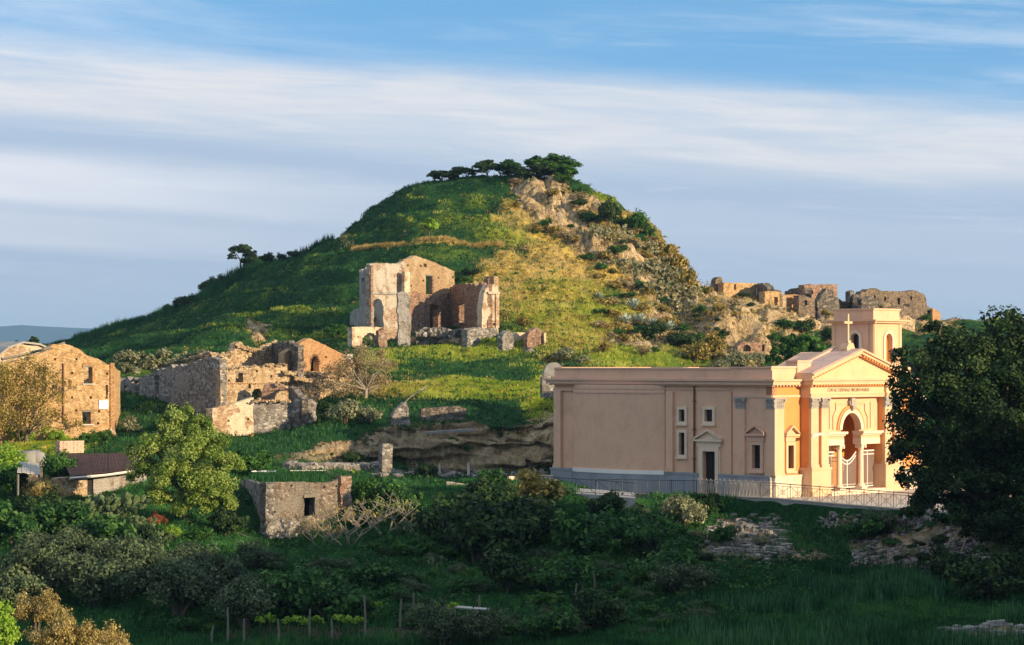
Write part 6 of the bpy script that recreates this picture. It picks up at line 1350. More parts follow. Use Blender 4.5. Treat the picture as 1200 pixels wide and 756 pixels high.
# left bank
LB = [('dark_shrub', 1120, 690, 34, 0, 'dark shrub at the foot of the huge evergreen, left of three'), ('dark_shrub', 1160, 705, 38, 0, 'dark shrub hiding the trunk of the huge evergreen, middle of three'), ('dark_shrub', 1196, 690, 34, 0, 'dark shrub at the foot of the huge evergreen, right of three'), ('lime_bush', 6, 560, 26, 150, 'lime-green sunlit sapling at the left edge beside the lean-to'), ('bright_shrub', 14, 585, 26, 151, 'green bush at the left edge below the lean-to'), ('bright_shrub', 66, 565, 20, 153, 'sunlit green bush in front of the shed roof'), ('golden_bush', 52, 590, 20, 152, 'brown-gold bush in front of the shed'), ('green_shrub', 20, 640, 34, 143, 'deep green bush at the left edge above the olives'), ('green_shrub', 70, 635, 32, 146, 'deep green bush below the shed, left of the cactus'), ('dark_shrub', 45, 612, 26, 150, 'dark bush in the hollow under the lean-to'), ('red_leaved_bush', 184, 618, 10, 146, 'red-leaved bush at the foot of the bright tree'), ('lime_bush', 205, 632, 11, 145, 'lit yellow-green shrub between the bright tree and the white pole'), ('bright_shrub', 235, 636, 13, 146, 'small green shrub beside the white pole'), ('bright_shrub', 300, 560, 22, 171, 'fresh green bush behind the hut, right of the bright tree'), ('dark_shrub', 262, 630, 22, 152, 'dark bush in the shade left of the hut'), ('green_shrub', 122, 655, 34, 141, 'dark green bush below the cactus thicket'), ('dark_shrub', 165, 645, 24, 143, 'dark shrub right of the cactus thicket'), ('grey_shrub', 150, 506, 14, 186, 'pale weedy shrub behind the shed roof'), ('bright_shrub', 120, 520, 13, 178, 'green shrub on the bank below the bare-stone corner'), ('dark_shrub', 200, 512, 18, 188, 'dark shrub in the shade under the long farmhouse wall'), ('lime_bush', 20, 522, 20, 179, 'sunlit yellow-green scrub under the creeper-covered wall'), ('lime_bush', 62, 520, 16, 183, 'sunlit scrub at the foot of the golden house'), ('bright_shrub', 100, 524, 14, 181, 'dark-lit green shrub under the lower window of the golden house')]
for kd, px, py, r, Y, lab in LB: shrub(kd, px, py, r, lab, Y=Y)
# centre of the valley side
CV = [('dark_shrub', 560, 662, 52, 146, 'largest black-green bush in the centre of the valley side'), ('dark_shrub', 610, 640, 46, 149, 'black-green bush right of the largest one, under the ramp'), ('dark_shrub', 522, 640, 34, 151, 'dark bush left of the largest black-green one'), ('dark_shrub', 560, 610, 30, 157, 'dark bush at road level above the yellow-lit twigs'), ('scrub_bush', 630, 600, 30, 158, 'brownish broom bush in front of the ramp railing'), ('green_shrub', 690, 660, 40, 146, 'deep green bush below the middle of the ramp'), ('green_shrub', 745, 650, 36, 149, 'deep green bush below the curved wall'), ('grey_shrub', 798, 622, 26, 157, 'pale flowering grey-green bush at the left end of the zigzag railing'), ('dark_shrub', 715, 610, 22, 158, 'dark low bush just under the lower handrail'), ('green_shrub', 770, 690, 34, 140, 'deep green bush on the lower slope right of centre'), ('olive_bush', 800, 700, 30, 138, 'dull grey-green bush on the lower slope left of the tall weeds'), ('olive_bush', 760, 655, 18, 148, 'grey-green sprouting bush below the pale flowering one'), ('green_shrub', 650, 700, 34, 137, 'deep green bush below the largest black-green one'), ('dark_shrub', 590, 700, 34, 137, 'dark bush above the right end of the bleached pole bench'), ('dark_shrub', 500, 560, 16, 172, 'dark bush on the road at the left of the low white wall'), ('green_shrub', 575, 572, 14, 168, 'green bush growing over the end of the low white wall'), ('olive_bush', 520, 760, 34, 118, 'dusky grey bush at the bottom edge left of centre'), ('olive_bush', 565, 757, 30, 120, 'dusky grey bush at the bottom edge under the pole bench'), ('green_shrub', 850, 640, 16, 152, 'small green bush on the rubble spill'), ('dark_shrub', 835, 600, 12, 164, 'dark shrub rooted in the rubble retaining wall'), ('olive_bush', 1030, 625, 20, 151, 'grey leafy shrub under the concrete retaining wall'), ('dark_shrub', 1074, 606, 14, 148.6, 'round dark shrub hanging over the concrete retaining wall'), ('green_shrub', 1010, 636, 20, 148, 'deep green shrub on the bank right of the grassy mound'), ('dark_shrub', 1180, 640, 26, 139, 'dark shrub under the trunk of the huge evergreen'), ('bright_shrub', 430, 590, 20, 165, 'green shrub right of the hut roof'), ('green_shrub', 470, 600, 24, 162, 'deep green shrub in the hollow right of the hut'), ('green_shrub', 440, 690, 24, 140, 'deep green shrub right below the bare fig tree'), ('dark_shrub', 700, 740, 30, 124, 'dark shrub at the bottom edge right of the pole bench'), ('green_shrub', 640, 752, 26, 121, 'deep green shrub at the bottom edge, centre')]
for kd, px, py, r, Y, lab in CV: shrub(kd, px, py, r, lab, Y=Y)
UG = np.random.default_rng(31); cnt = 0
while cnt < 250:                                   # undergrowth nobody could tell apart
    px = 210+620*UG.random(); py = 585+165*UG.random()
    if px < 420 and py < 670: continue
    if py < 600+.00*px or (300 < px < 460 and py > 715) or (500 < px < 620 and 700 < py < 735): continue
    shrub(['dark_shrub', 'green_shrub', 'green_shrub', 'olive_bush', 'bright_shrub'][int(UG.integers(0, 5))], px, py, 6+10*UG.random(), 'low dark undergrowth bush on the shaded valley side', 'undergrowth on the valley side', asp=.8, name='undergrowth_bush'); cnt += 1
cnt = 0
while cnt < 40:
    px = 800+390*UG.random(); py = 612+60*UG.random()
    if 905 < px < 1000 and py > 640: continue
    shrub(['dark_shrub', 'green_shrub', 'grey_shrub'][int(UG.integers(0, 3))], px, py, 4+7*UG.random(), 'small bush on the shaded bank below the piazza', 'bushes on the bank below the piazza', asp=.7, name='bank_bush'); cnt += 1
def sprig(px, py, rx, ry, Y, mat, label, name, n=1500, leaf=.045):
    q = P(px, py, Y); g = thing(name, label, 'bush', gat(px, Y)); dz = q.z-g.location.z; rng = np.random.default_rng(int(px)); E = [(rng.normal()*rx*.4/F*Y, rng.normal()*.4, dz+rng.normal()*ry*.4/F*Y, rx*.5/F*Y, .6, ry*.5/F*Y) for i in range(6)]
    link('foliage', crown_mesh('spr'+str(px), E, n, leaf, M[mat], int(px), 8, .5, .1), g); mb = MB()
    for e in E: mb.tube([(0, 0, 0), (e[0]*.5, e[1]*.5, e[2]*.6), e[:3]], [.06, .04, .015], 5)
    me = bpy.data.meshes.new('stems'); me.from_pydata(mb.v, [], mb.f); me.materials.append(M['bark']); link('stems', me, g)
sprig(588, 600, 20, 14, 156, 'l_gold', 'yellow-lit twigs catching the sun on top of the largest black-green bush', 'sunlit_branches'); sprig(556, 606, 12, 16, 156, 'l_gold', 'thinner yellow-lit twigs left of the brightest ones on the black-green bush', 'sunlit_branches', 800); sprig(808, 600, 22, 8, 160, 'l_grey', 'cream flowering spray beside the left end of the zigzag railing', 'flowering_spray', 1200)  # on the gold twigs the sun's yellow is put into the leaf colour

# bare fig trees with yellow leaf tips
def fig(px, py, Y, h, label, seed, spread=1.0):
    base = gat(px, Y); rng = np.random.default_rng(seed); g = thing('bare_fig_tree', label, 'tree', base); mb = MB(); tips = []
    H = h/F*Y
    def grow(p, d, L, r, dep):
        e = p+d*L; m = (p+e)/2+Vector(rng.normal(0, .06*L, 3)); mb.tube([p, m, e], [r, r*.85, r*.65], 5, False)
        if dep == 0: tips.append(e); return
        for i in range(3 if dep > 1 else 3):
            nd = (d*.75+Vector((rng.normal()*.65*spread, rng.normal()*.5, abs(rng.normal())*.28+.05))).normalized(); grow(e, nd, L*.72, r*.62, dep-1)
    for i in range(4): grow(Vector((rng.normal()*.2, rng.normal()*.2, -.3)), Vector(((i-1.5)*.42*spread, rng.normal()*.25, .8)).normalized(), H*.36, .075, 3)
    me = bpy.data.meshes.new('trunk'); me.from_pydata(mb.v, [], mb.f); me.materials.append(M['bark_pale']); link('trunk', me, g)
    T = np.array([list(t) for t in tips]); C = np.repeat(T, 4, 0)+rng.normal(0, .08, (len(T)*4, 3)); V, Q = leaf_quads(C, .075, rng); tag(link('leaf_tips', mesh_np('leaf_tips', V, Q, [M['l_gold'] if seed % 2 else M['l_bright']], rng.random(len(Q))), g), kind='stuff')
fig(410, 668, 148, 66, 'spreading bare pale-branched fig tree with yellow leaf tips in front of the hut corner', 41, 1.3); fig(452, 662, 150, 64, 'second bare fig tree with yellow leaf tips, right of the hut', 42, 1.2); fig(376, 655, 150, 44, 'small twiggy fig tree against the front wall of the hut under its doorway', 43, 1.1)

# prickly pears
def cactus(px, py, Y, h, label, seed, n=26, mat='cactus', wide=1.0, name='prickly_pear', base=None):
    base = base or gat(px, Y); rng = np.random.default_rng(seed); H = h/F*base.y; pr = (H*.085 if mat == 'cactus' else H*.10); V = []; Q = []; T = []; pads = [(Vector((rng.normal()*.3*wide*H*.5, rng.normal()*.2, 0)), Vector((rng.normal()*.15, 0, 1)).normalized()) for _ in range(3+n//14)]; allp = []; front = list(pads)
    while len(allp) < n and front:
        p, d = front.pop(0); allp.append((p, d))
        for _ in range(2 if rng.random() < .75 else 1):
            nd = (d+Vector((rng.normal()*.75*wide, rng.normal()*.35, abs(rng.normal())*.2))).normalized()
            q = p+d*pr*1.5+nd*pr*.55
            if q.z < H: front.append((q, nd))
    for p, d in allp:
        nrm = Vector((rng.normal()*.7, -1, rng.normal()*.3)).normalized(); sdx = d.cross(nrm).normalized(); nrm = sdx.cross(d); b = len(V); c = p+d*pr*.8; m = 8; s = .8+.35*rng.random()
        V += [c+nrm*pr*.12, c-nrm*pr*.12]
        for j in range(m): t = 6.283*j/m; V.append(c+sdx*math.cos(t)*pr*.62*s+d*math.sin(t)*pr*.95*s)
        for j in range(m): a, e = b+2+j, b+2+(j+1) % m; Q += [(b, a, e), (b+1, e, a)]; T += [rng.random()*.5+.5*(j % 2 == 0)*.3+.2]*2
    t_ = np.clip(np.array(T), 0, 1); me = mesh_np(name, [list(v) for v in V], np.array(Q), [M[mat]], t_); o = link(name, me, None, base); o['label'] = label; o['category'] = 'cactus'; return o
CT = [(97, 625, 146, 48, 'tall prickly pear at the left end of the thicket below the shed', 51), (118, 628, 147, 56, 'prickly pear in front of the shed door', 52), (140, 622, 148, 62, 'tallest prickly pear, rising before the shed wall', 53), (162, 640, 144, 44, 'prickly pear between the tallest one and the red-leaved bush', 54), (185, 650, 142, 36, 'low prickly pear right of the thicket under the bright tree', 55), (128, 640, 143, 40, 'low prickly pear at the front of the thicket', 56), (500, 672, 146, 44, 'leggy prickly pear standing in the shade right of the bare figs', 57), (513, 700, 138, 26, 'small low prickly pear below the leggy one', 58), (1052, 625, 149, 18, 'small pale-leaved cactus clump under the concrete retaining wall', 59)]
for px, py, Y, h, lab, sd_ in CT: cactus(px, py, Y, h, lab, sd_, 85 if h > 35 else 40)
dc = [(712, 284, 34, 'pale dried prickly pear mass just below the tall dark shrub on the upper right rim'), (700, 278, 22, 'small pale cactus clump left of the tall dark rim shrub'), (752, 305, 30, 'whitish cactus mass below the second dark rim shrub'), (765, 322, 34, 'whitish cactus mass high on the right flank'), (782, 335, 34, 'grey-white cactus mass in the middle of the right flank'), (775, 352, 32, 'grey-white cactus mass lower on the right flank'), (798, 352, 34, 'grey-white cactus mass near the right rim'), (795, 372, 32, 'lowest grey-white cactus mass on the right flank'), (722, 320, 26, 'dark pinkish cactus patch on the slope left of the flank masses'), (738, 330, 22, 'small cactus patch in the shaded gully')]
for i, (px, py, h, lab) in enumerate(dc):
    b = hit(px, py, 240); b.z -= .3; cactus(px, py, 0, h, lab, 70+i, 105, 'cactus_dry', 2.3, 'dried_prickly_pear', b)
# agaves
def agave(px, py, r, label, seed, Y=None):
    b = hit(px, py, 235); R = 1.35*r/F*b.y; rng = np.random.default_rng(seed); V = []; Q = []; T = []; n = 34
    for i in range(n):
        a = 6.283*i*.382; el = .25+1.05*(i/n); d = np.array([math.cos(a)*math.cos(el), math.sin(a)*math.cos(el), math.sin(el)]); s = np.array([-math.sin(a), math.cos(a), 0]); L = R*(.8+.35*rng.random()); k = len(V); w = R*.085
        for t, ww, dr in ((0, 1, 0), (.45, 1.25, .0), (.8, .7, -.05), (1, .05, -.16)):
            c = d*L*t+np.array([0, 0, dr*L]); V += [c-s*w*ww, c+s*w*ww+np.array([0, 0, .0])]
        for j in range(3): Q.append((k+2*j, k+2*j+1, k+2*j+3, k+2*j+2)); T.append(.3+.7*rng.random())
    o = link('agave', mesh_np('agave', V, np.array(Q), [M['agave']], T), None, b); tag(o, label, 'agave', 'agaves on the slope')
for i, (px, py, r, lab) in enumerate(((742, 368, 13, 'large blue-grey agave, upper left of the group on the slope'), (750, 385, 12, 'blue-grey agave in the middle of the group'), (733, 382, 12, 'blue-grey agave at the left edge of the group'), (765, 388, 9, 'smaller agave at the right edge of the group'), (784, 392, 12, 'single spiky agave alone in the dark patch right of the group'), (702, 352, 8, 'small agave higher on the left, by the slope edge'), (794, 398, 8, 'small agave just right of the single spiky one'))): agave(px, py, r, lab, 90+i)

# hill shrubs
HS = [('green_shrub', 768, 318, 11, .8, 'green shrub between the whitish cactus masses'), ('scrub_bush', 785, 345, 12, .9, 'golden-brown shrub between the grey-white cactus masses'), ('green_shrub', 752, 338, 10, .8, 'dark green shrub left of the grey-white cactus masses'), ('green_shrub', 640, 209, 14, .6, 'dark scrub under the right half of the summit trees'), ('bright_shrub', 662, 216, 13, .7, 'green bushes spilling off the right end of the summit'), ('green_shrub', 676, 226, 9, .7, 'lowest green bush spilling off the right end of the summit'), ('bright_shrub', 722, 300, 14, .7, 'green shrub in the middle of the upper rocky flank'), ('green_shrub', 690, 305, 11, .7, 'dark green shrub left of the cactus patches'), ('green_shrub', 735, 350, 12, .6, 'green shrub just above the agaves'), ('bright_shrub', 705, 368, 12, .5, 'bright green shrub left of the agaves at the slope edge'), ('dark_shrub', 713, 270, 15, 2.0, 'tall dark shrub standing on the upper right rim of the hill'), ('bright_shrub', 745, 275, 16, 1.5, 'dark green shrub, second down on the right rim'), ('bright_shrub', 762, 280, 10, 1.2, 'green shrub right of the second rim shrub'), ('scrub_bush', 778, 305, 14, 1.2, 'brown-green shrub on the right rim against the sky'), ('scrub_bush', 795, 322, 16, 1.3, 'brown-gold shrub lower on the right rim'), ('scrub_bush', 806, 345, 16, 1.5, 'brown-gold shrub at the bend of the right rim'), ('bright_shrub', 826, 346, 9, .8, 'green shrub between the hill and the leaning stump'), ('dark_shrub', 680, 245, 14, .7, 'dark shrub in the fold below the summit trees'), ('green_shrub', 698, 262, 18, .7, 'green shrub in the shaded fold near the rim'), ('bright_shrub', 395, 396, 15, .9, 'round green bush on the left of the arched outbuilding'), ('dark_shrub', 770, 398, 20, .8, 'dark bush under the agaves'), ('dark_shrub', 800, 410, 24, .8, 'dark bush in the hollow at the foot of the cactus flank'), ('scrub_bush', 815, 425, 20, 1.1, 'brown bush just above the parapet, left of the lit cliff'), ('scrub_bush', 838, 420, 18, 1.2, 'dark brown-green bush at the foot of the lit cliff'), ('grey_shrub', 866, 432, 18, 1.0, 'pale golden bush right above the church parapet'), ('grey_shrub', 845, 434, 14, .8, 'pale bush left of the golden one above the parapet'), ('grey_shrub', 888, 430, 14, 1.0, 'pale bush beside the reddish vaulted remains'), ('dark_shrub', 940, 392, 20, .8, 'dark bush under the middle skyline ruin'), ('green_shrub', 918, 388, 14, .8, 'green bush on the cliff below the orange rubble wall'), ('bright_shrub', 908, 405, 12, .8, 'small bright bush left above the rounded tree'), ('dark_shrub', 970, 400, 14, 1.0, 'dark bush left of the bell tower'), ('green_shrub', 879, 347, 12, .6, 'green bush on the ledge before the orange-brown house wall'), ('dark_shrub', 870, 348, 10, .5, 'dark low bush on the same ledge, farther left'), ('bright_shrub', 1085, 382, 10, .7, 'small yellow-green bush below the stepped ruin'), ('bright_shrub', 1098, 370, 6, .8, 'tiny green bush beside the orange end of the stepped ruin'), ('grey_shrub', 1072, 388, 12, .8, 'pale bush on the rocks right of the bell tower'), ('dark_shrub', 985, 357, 16, .45, 'dark scrub along the cliff edge above the bell tower'), ('dark_shrub', 1022, 357, 16, .4, 'dark scrub at the foot of the long dark block'), ('scrub_bush', 647, 428, 14, .9, 'brown-green bush beside the reddish apse'), ('grey_shrub', 662, 424, 16, .9, 'silvery bush above the left end of the parapet'), ('grey_shrub', 684, 428, 12, .8, 'silvery bush at the foot of the lit slope, farther right'), ('scrub_bush', 613, 383, 10, 1.1, 'spiny dark bush above the plastered niche'), ('dark_shrub', 552, 326, 12, .7, 'dark scrub patch on the slope behind the mansion'), ('bright_shrub', 540, 330, 12, .5, 'green scrub showing over the right wing of the mansion'), ('grey_shrub', 405, 498, 24, 1.0, 'grey twiggy bush in shade below the dry pale tree'), ('grey_shrub', 432, 496, 18, .9, 'second grey twiggy bush in shade, beside the pale masonry stump'), ('dark_shrub', 382, 490, 20, .8, 'dark bush in the shade right of the stone pillar'), ('green_shrub', 545, 530, 12, .8, 'grey-green bush growing from the quarried cliff'), ('green_shrub', 530, 520, 9, .7, 'small bush on the cliff face'), ('dark_shrub', 412, 545, 16, .9, 'dark bush in the cleft left of the stone gatepost')]
for kd, px, py, r, asp, lab in HS: shrub(kd, px, py, r, lab, asp=asp, ymin=165)
sk = [(209, 360, 11), (218, 354, 12), (228, 351, 8), (241, 344, 11), (250, 339, 12), (262, 332, 10), (300, 308, 14), (315, 303, 11), (330, 301, 8), (344, 298, 9), (196, 365, 8), (182, 370, 5), (170, 374, 6)]
for i, (px, py, r) in enumerate(sk):
    o = shrub('dark_shrub', px, py, r, f'{["first","second","third","fourth","fifth","sixth","seventh","eighth","ninth","tenth","eleventh","twelfth","thirteenth"][sorted(s[0] for s in sk).index(px)]} dark shrub counting from the left along the left skyline of the hill', 'shrubs on the left skyline', asp=1.0, top=True)
# dry scrub bushes strewn over the rocky right side: nothing tells these apart
r5 = np.random.default_rng(77); cnt = 0
while cnt < 130:
    px = 600+250*r5.random(); py = 215+215*r5.random()
    if (610 < px < 705 and py < 300 and r5.random() < .85) or py < np.interp(px, [600, 655, 700, 740, 780, 815, 850], [212, 216, 240, 258, 292, 335, 352]) or (px < 700 and py > 300): continue
    q = hit(px, py, 235)
    if q.y > 345: continue
    kd = ['scrub_bush', 'scrub_bush', 'scrub_bush', 'dry_shrub', 'bright_shrub', 'green_shrub'][int(r5.integers(0, 6))]
    shrub(kd, px, py, 5+7*r5.random(), 'small dry scrub bush on the rocky right flank of the hill', 'scrub on the rocky flank', asp=.8, ymin=235, name='flank_scrub'); cnt += 1
cnt = 0
while cnt < 60:
    px = 820+270*r5.random(); py = 350+75*r5.random(); 
    if py < np.interp(px, [820, 850, 950, 1000, 1060, 1100], [345, 352, 358, 362, 366, 376]): continue
    shrub(['scrub_bush', 'dry_shrub', 'grey_shrub', 'dark_shrub'][int(r5.integers(0, 4))], px, py, 4+5.5*r5.random(), 'small scrub bush on the lit cliff below the skyline ruins', 'scrub on the lit cliff', asp=.8, ymin=235, name='cliff_scrub'); cnt += 1

# ---------------------------------------------------------------- grass
def tufts(name, label, n, mask, h, w, mat, seed, lean=.35, blades=3, cat='grass', tv=.13):
    """blades of grass scattered evenly over the ground cells that the mask allows"""
    rng = np.random.default_rng(seed)
    cx = (GX2[:-1, :-1]+GX2[1:, 1:])/2; A = np.abs((GX2[1:, :-1]-GX2[:-1, :-1])*np.hypot(GY2[:-1, 1:]-GY2[:-1, :-1], GZ2[:-1, 1:]-GZ2[:-1, :-1])); m = mask[:-1, :-1]*A; m = np.where((pxs[:-1, None] > -60) & (pxs[:-1, None] < 1260) & (GY2[:-1, :-1] > 100) & (GY2[:-1, :-1] < 440), m, 0).ravel()
    m = m/m.sum(); pick = rng.choice(len(m), n, p=m); i, j = np.unravel_index(pick, cx.shape); a, b = rng.random(n), rng.random(n)
    def bl(G): return (G[i, j]*(1-a)+G[i+1, j]*a)*(1-b)+(G[i, j+1]*(1-a)+G[i+1, j+1]*a)*b
    Bp = np.stack([bl(GX2), bl(GY2), bl(GZ2)], -1); Bp = np.repeat(Bp, blades, 0)+rng.normal(0, w*1.2, (n*blades, 3))*np.array([1, 1, 0]); N = len(Bp)
    ang = rng.random(N)*math.pi; s = np.stack([np.cos(ang), np.sin(ang)*.6, ang*0], -1)*w*.5*(.6+.8*rng.random(N))[:, None]; hh = h*(.45+.9*rng.random(N)**1.5); tip = np.stack([rng.normal(0, lean, N)*hh, rng.normal(0, lean, N)*hh, hh], -1)
    V = np.stack([Bp-s-[0, 0, .05], Bp+s-[0, 0, .05], Bp+tip], 1).reshape(-1, 3); pt = np.clip(.5+.5*fbm(Bp*np.array([.35, .22, .35]), 3, 44)+.35*fbm(Bp*1.3, 2, 45)+.3*fbm(Bp*np.array([.06, .06, 1.6]), 2, 46), 0, 1); hs = .7+.6*pt; V.reshape(-1, 3, 3)[:, 2] = Bp+tip*hs[:, None]; T = np.clip(.75*pt+.12+tv*rng.normal(size=N), 0, 1)
    tag(link(name, mesh_np(name, V, np.arange(3*N).reshape(N, 3), [M[mat]], T)), label, cat, kind='stuff')
def clumps(name, label, n, mask, r, leaf, mat, seed, per=12, cat='scrub'):
    rng = np.random.default_rng(seed); A = np.abs((GX2[1:, :-1]-GX2[:-1, :-1])*np.hypot(GY2[:-1, 1:]-GY2[:-1, :-1], GZ2[:-1, 1:]-GZ2[:-1, :-1])); m = mask[:-1, :-1]*A; m = np.where((pxs[:-1, None] > -40) & (pxs[:-1, None] < 1240) & (GY2[:-1, :-1] > 105) & (GY2[:-1, :-1] < 400), m, 0).ravel(); m = m/m.sum()
    i, j = np.unravel_index(rng.choice(len(m), n, p=m), (nc-1, nr-1)); C = np.stack([GX2[i, j], GY2[i, j], GZ2[i, j]], -1)+rng.normal(0, .15, (n, 3))*np.array([1, 1, .2]); rr = r*(.4+rng.random(n)**2*1.3); C = np.repeat(C, per, 0); R = np.repeat(rr, per)[:, None]; d = rng.normal(size=(n*per, 3)); d /= np.linalg.norm(d, axis=1)[:, None]; d[:, 2] = np.abs(d[:, 2])
    V, Q = leaf_quads(C+d*R*np.array([1, 1, .8])*rng.random((n*per, 1))**.4, leaf, rng, d, .5); T = np.clip(np.repeat(rng.random(n), per)*.7+.3*rng.random(n*per), 0, 1); tag(link(name, mesh_np(name, V, Q, [M[mat]], T)), label, cat, kind='stuff')
onland = ((tt[None, :] > 2.5) & ~flat & ~((PPX > 705) & (PPY > 440) & (GY > 168) & (GY < 206)))*1.0
onland = onland*(1-((tt[None, :] > 4.95) & (tt[None, :] < 6.2) & (PPX > 860)))
veg = onland*(1-np.clip(rockall*1.2, 0, 1))
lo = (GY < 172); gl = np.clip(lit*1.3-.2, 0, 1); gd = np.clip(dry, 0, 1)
tufts('meadow_grass', 'grass coloured a shaded dark green over the side of the hill', 140000, veg*(~lo)*(1-gl)*(1-gd)*(PPX < 720), .30, .11, 'g_blade', 1)
tufts('sunny_grass', 'grass coloured a sunlit yellow-green on the slopes and terraces', 90000, veg*(~lo)*gl*(1-gd*.15), .26, .10, 'g_lit', 2)
tufts('dry_grass', 'golden dry grass on the sunlit slope', 48000, np.clip(veg+.25*onland, 0, 1)*(~lo)*gd, .28, .10, 'g_dry', 3)
tufts('valley_weeds', 'deep green weeds in the shaded valley bottom', 130000, veg*lo*(1-dirt*.8), .30, .08, 'g_valley', 4)
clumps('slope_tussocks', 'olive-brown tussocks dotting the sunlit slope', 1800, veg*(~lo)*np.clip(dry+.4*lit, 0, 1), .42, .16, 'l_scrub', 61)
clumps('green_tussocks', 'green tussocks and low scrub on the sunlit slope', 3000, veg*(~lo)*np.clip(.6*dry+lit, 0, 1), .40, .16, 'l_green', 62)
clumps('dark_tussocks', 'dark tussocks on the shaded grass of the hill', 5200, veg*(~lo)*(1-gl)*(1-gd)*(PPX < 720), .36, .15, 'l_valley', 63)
clumps('rock_scrub', 'brown and green scrub filling the cracks of the rocky flank', 3200, rock*(PPY < 440)*(1-.95*blob(660, 258, 48, 48, 3)), .45, .17, 'l_scrub', 64)
clumps('valley_brush', 'dense low brush on the shaded valley side', 9000, veg*lo*(PPY < 735)*(1-.8*blob(1030, 700, 150, 55, 4)), .38, .12, 'l_valley', 65, 16)
r6 = blob(1030, 705, 150, 50, 2)*lo*np.clip(.12+1.8*(n_mid+.5*n_hi), 0, 1); tufts('tall_weeds', 'tall slender weeds in the shaded field at lower right', 11000, veg*r6, .7, .07, 'g_weed', 5, .10, 4, tv=.3)
rp = np.exp(-((PPY-291)/1.3)**2)*((PPX > 412) & (PPX < 590))*(GY > 290); tufts('path_grass', 'pale standing dry grass along the terrace path above the mansion', 5200, rp, .5, .07, 'g_dry', 6, .15, 3)
rt = ((np.abs(PPY-np.interp(PPX, pxs, PPY[:, :][np.arange(nc), int(np.argmin(abs(tt-15)))])) < 3) & (PPX < 390) & (PPX > 85)); tufts('skyline_weeds', 'dark weeds bristling along the left skyline of the hill', 5500, rt*1.0, 1.1, .16, 'l_dark' if False else 'g_blade', 7, .15, 3)
# grass on the hut roof
def hutgrass():
    rng = np.random.default_rng(8); n = 1500; s, t = rng.random(n), rng.random(n); A = [np.array(v) for v in AR]
    q = (A[1][None]*(1-s[:, None])+A[2][None]*s[:, None])*(1-t[:, None])+(A[0][None]*(1-s[:, None])+A[3][None]*s[:, None])*t[:, None]; q[:, 2] = ZR
    hh = .25+.3*rng.random(n); w = np.array([.05, 0, 0]); V = np.stack([q-w, q+w, q+np.stack([rng.normal(0, .08, n), rng.normal(0, .08, n), hh], -1)], 1).reshape(-1, 3)
    tag(link('roof_grass', mesh_np('roof_grass', V, np.arange(3*n).reshape(n, 3), [M['g_blade']], rng.random(n))), 'grass growing on the flat earth roof of the hut', 'grass', kind='stuff')
    g = thing('tarpaulin', 'crumpled blue and white tarpaulin lying on the back edge of the hut roof', 'tarpaulin', (A[0]*.45+A[3]*.55+np.array([-2.6, -.8, 0]))); g.location.z = ZR; V = []; 
    for i in range(9):
        for j in range(5): V.append((i*.13+.03*rng.normal(), j*.12, .18+.14*rng.random()*math.sin(i)*(1 if j % 2 else -.5)+.1))
    Q = [(i*5+j, (i+1)*5+j, (i+1)*5+j+1, i*5+j+1) for i in range(8) for j in range(4)]; link('sheet', mesh_np('sheet', V, np.array(Q), [M['tarp']]), g)
    V = [(x-.6, y-.3, z+.02) for x, y, z in V]; link('white_sheet', mesh_np('white_sheet', V, np.array(Q), [M['white']]), g)
    g = thing('plank', 'grey plank lying beside the tarpaulin on the hut roof', 'plank', tuple(A[0]*.35+A[3]*.65)); g.location.z = ZR; mb = MB(); fr = Frame(g.location, (1, .1), (0, -1)); mb.box(fr, -1.2, 1.4, .2, .45, .30, .36); mb.build('board', M['wood_pale'], g)
hutgrass()

# ---------------------------------------------------------------- vineyard posts, poles, dead wood
VP = [(248, 741, 754, 'shortest vine post at the left end of the row'), (267, 721, 755, 'tall vine post, second from the left'), (287, 734, 757, 'vine post third from the left'), (326, 735, 757, 'thick vine post fourth from the left'), (363, 722, 749, 'pale tall vine post fifth from the left'), (389, 735, 753, 'vine post sixth from the left'), (428, 707, 748, 'thin tall vine post seventh from the left'), (469, 711, 739, 'vine post eighth from the left with a cross twig'), (484, 704, 725, 'vine post behind the eighth, up the bank'), (313, 642, 660, 'thin pale stake standing left of the hut footing'), (697, 672, 694, 'lone stake on the dark slope right of the black-green bush'), (674, 692, 706, 'short stake left below the lone one')]
for px, t, b, lab in VP:
    q = hit(px, b, 105); h = (b-t)/F*q.y+.3; g = thing('vine_post', lab, 'post', q); mb = MB(); rng = np.random.default_rng(px); mb.tube([q+Vector((0, 0, -.3)), q+Vector((rng.normal()*.03, 0, h*.5)), q+Vector((rng.normal()*.06, 0, h))], [.065, .06, .05], 6); mb.build('stake', M['wood'], g)
    g['group'] = 'vine posts and stakes'
for i, px in enumerate((305, 316, 338, 350, 357, 372, 398, 408, 420, 440, 510, 530)):
    b = 745 if px < 440 else 728; q = hit(px, b, 105); rng = np.random.default_rng(px); me = crown_mesh('vine%d' % (i % 3), [(0, 0, .85, .28, .2, .22), (.25, 0, .9, .2, .2, .15), (-.25, 0, .8, .2, .2, .15)], 70, .16, M['l_lime'], i % 3+60, 4, .7, stems=[([(0, 0, -.2), (.04, 0, .4), (0, 0, .9)], .035, .02)])
    plant('vine', 'young lime-leaved vine sprouting between the vine posts', 'vine', me, q, .6+.3*rng.random(), rng.random()*6, 'young vines')
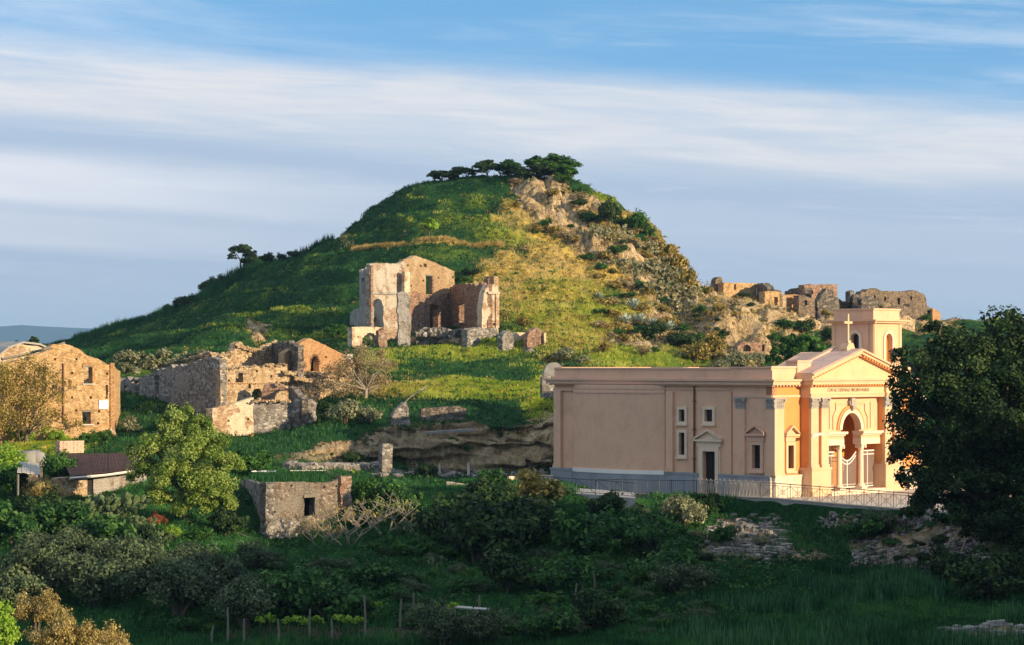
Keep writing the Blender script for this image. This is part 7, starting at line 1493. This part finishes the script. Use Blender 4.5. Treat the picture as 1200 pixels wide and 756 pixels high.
def benchpole():
    a, b = hit(533, 724), hit(574, 727); g = thing('pole_bench', 'bleached pole laid across short stakes like a bench near the bottom edge', 'pole frame', a)
    za = P(533, 711.5, a.y); zb = P(575, 714.5, b.y); mb = MB(); mb.tube([za, zb], [.09, .08], 6); mb.build('rail', M['wood_pale'], g)
    for px, t in ((533, 706), (562, 698), (574, 712)): q = hit(px, 725); p = P(px, t, q.y); mb = MB(); mb.tube([q-Vector((0, 0, .3)), p], .06, 6); mb.build('leg', M['wood'], g)
    g = thing('white_pole', 'whitish pole lying aslant on the bank below the bright tree', 'pole', P(190, 649, 143)); mb = MB(); mb.tube([P(188, 650, 142), P(222, 645, 143.5), P(251, 641, 145)], .075, 6); mb.build('pole_shaft', M['wood_pale'], g)
    for px, Y in ((250, 145), (205, 142.8)): mb = MB(); p = P(px, 637 if px > 240 else 645, Y); mb.tube([(p.x, p.y, ground(p.x, p.y)-.2), p], .07, 6); mb.build('leg', M['wood_pale'], g)
    g = thing('long_beam', 'thin grey beam sloping down towards the hut behind the white pole', 'beam', P(252, 615, 150)); mb = MB(); mb.tube([P(252, 614, 151), P(275, 623, 150), P(298, 633, 149)], .06, 6); mb.build('beam_shaft', M['wood'], g)
    g = thing('fallen_branch', 'bleached forked branch leaning above the pale masonry stump', 'branch', P(480, 470, 189)); mb = MB(); mb.tube([P(468, 478, 189), P(480, 466, 189), P(493, 457, 189), P(500, 452, 189.5)], [.05, .05, .045, .03], 6); mb.tube([P(491, 458, 189), P(497, 458, 188.5), P(503, 455, 188)], [.035, .03, .02], 5); mb.build('limb', M['bark_pale'], g)
benchpole()
def deadroots():
    defs = [('pale dead branch arching over the bank right of the concrete wall shrub', [(1064, 617), (1072, 612), (1085, 611), (1095, 617), (1101, 622)]), ('long sinuous dead root running down the bank', [(1083, 607), (1093, 613), (1101, 622), (1097, 634), (1090, 640), (1083, 647)]), ('forked dead branch on the grassy mound below the portal', [(978, 622), (983, 610), (988, 608), (996, 609)]), ('dead branch lower on the stony bank', [(1126, 650), (1131, 638), (1140, 632), (1152, 628)]), ('short dead twig at the foot of the stony bank', [(1106, 652), (1112, 640), (1114, 632)]), ('bent dead branch beneath the evergreen', [(1150, 640), (1156, 646), (1153, 655)])]
    for k, (lab, pts) in enumerate(defs):
        W_ = []
        for px, py in pts: q = hit(px, py, 120); W_.append(q+Vector((0, -.15, .18)))
        g = thing('dead_branch', lab, 'branch', W_[0]); mb = MB(); mb.tube(W_, list(np.linspace(.05, .025, len(W_))), 5); c = W_[len(W_)//2]; mb.tube([c, c+Vector((.4, -.1, .35)), c+Vector((.9, 0, .4))], [.045, .03, .015], 5); mb.build('limb', M['bark_pale'], g)
deadroots()
g = thing('boulder', 'grey lichened boulder beside the lean-to at the left', 'boulder', P(32, 545, 166)); 
for dx, s in ((0, .75), (.7, .6), (-.5, .5)):
    V, T = stone_mesh('m', int(dx*3+4)); link('rock', mesh_np('rock', V*s*1.7+np.array([dx, 0, .3]), T, [M['stone_grey']], smooth=True), g)
# tall stems with a fluffy line against the sky beside the village
q = hit(911, 352, 290); 

# ---------------------------------------------------------------- the evening air
def haze():
    mb = MB(); fr = Frame((0, 0, 0), (1, 0), (0, 1)); mb.box(fr, -29500, 28500, -80, 12200, -64, 240)
    m, nt, o = newmat('haze_air'); v = nt.nodes.new('ShaderNodeVolumePrincipled'); v.inputs['Color'].default_value = (.38, .66, 1, 1); v.inputs['Density'].default_value = 8e-5; v.inputs['Anisotropy'].default_value = .2
    nt.links.new(v.outputs[0], o.inputs['Volume']); b = mb.build('haze', m); tag(b, kind='stuff')
haze()
S.cycles.volume_bounces = 0 if hasattr(S, 'cycles') else 0
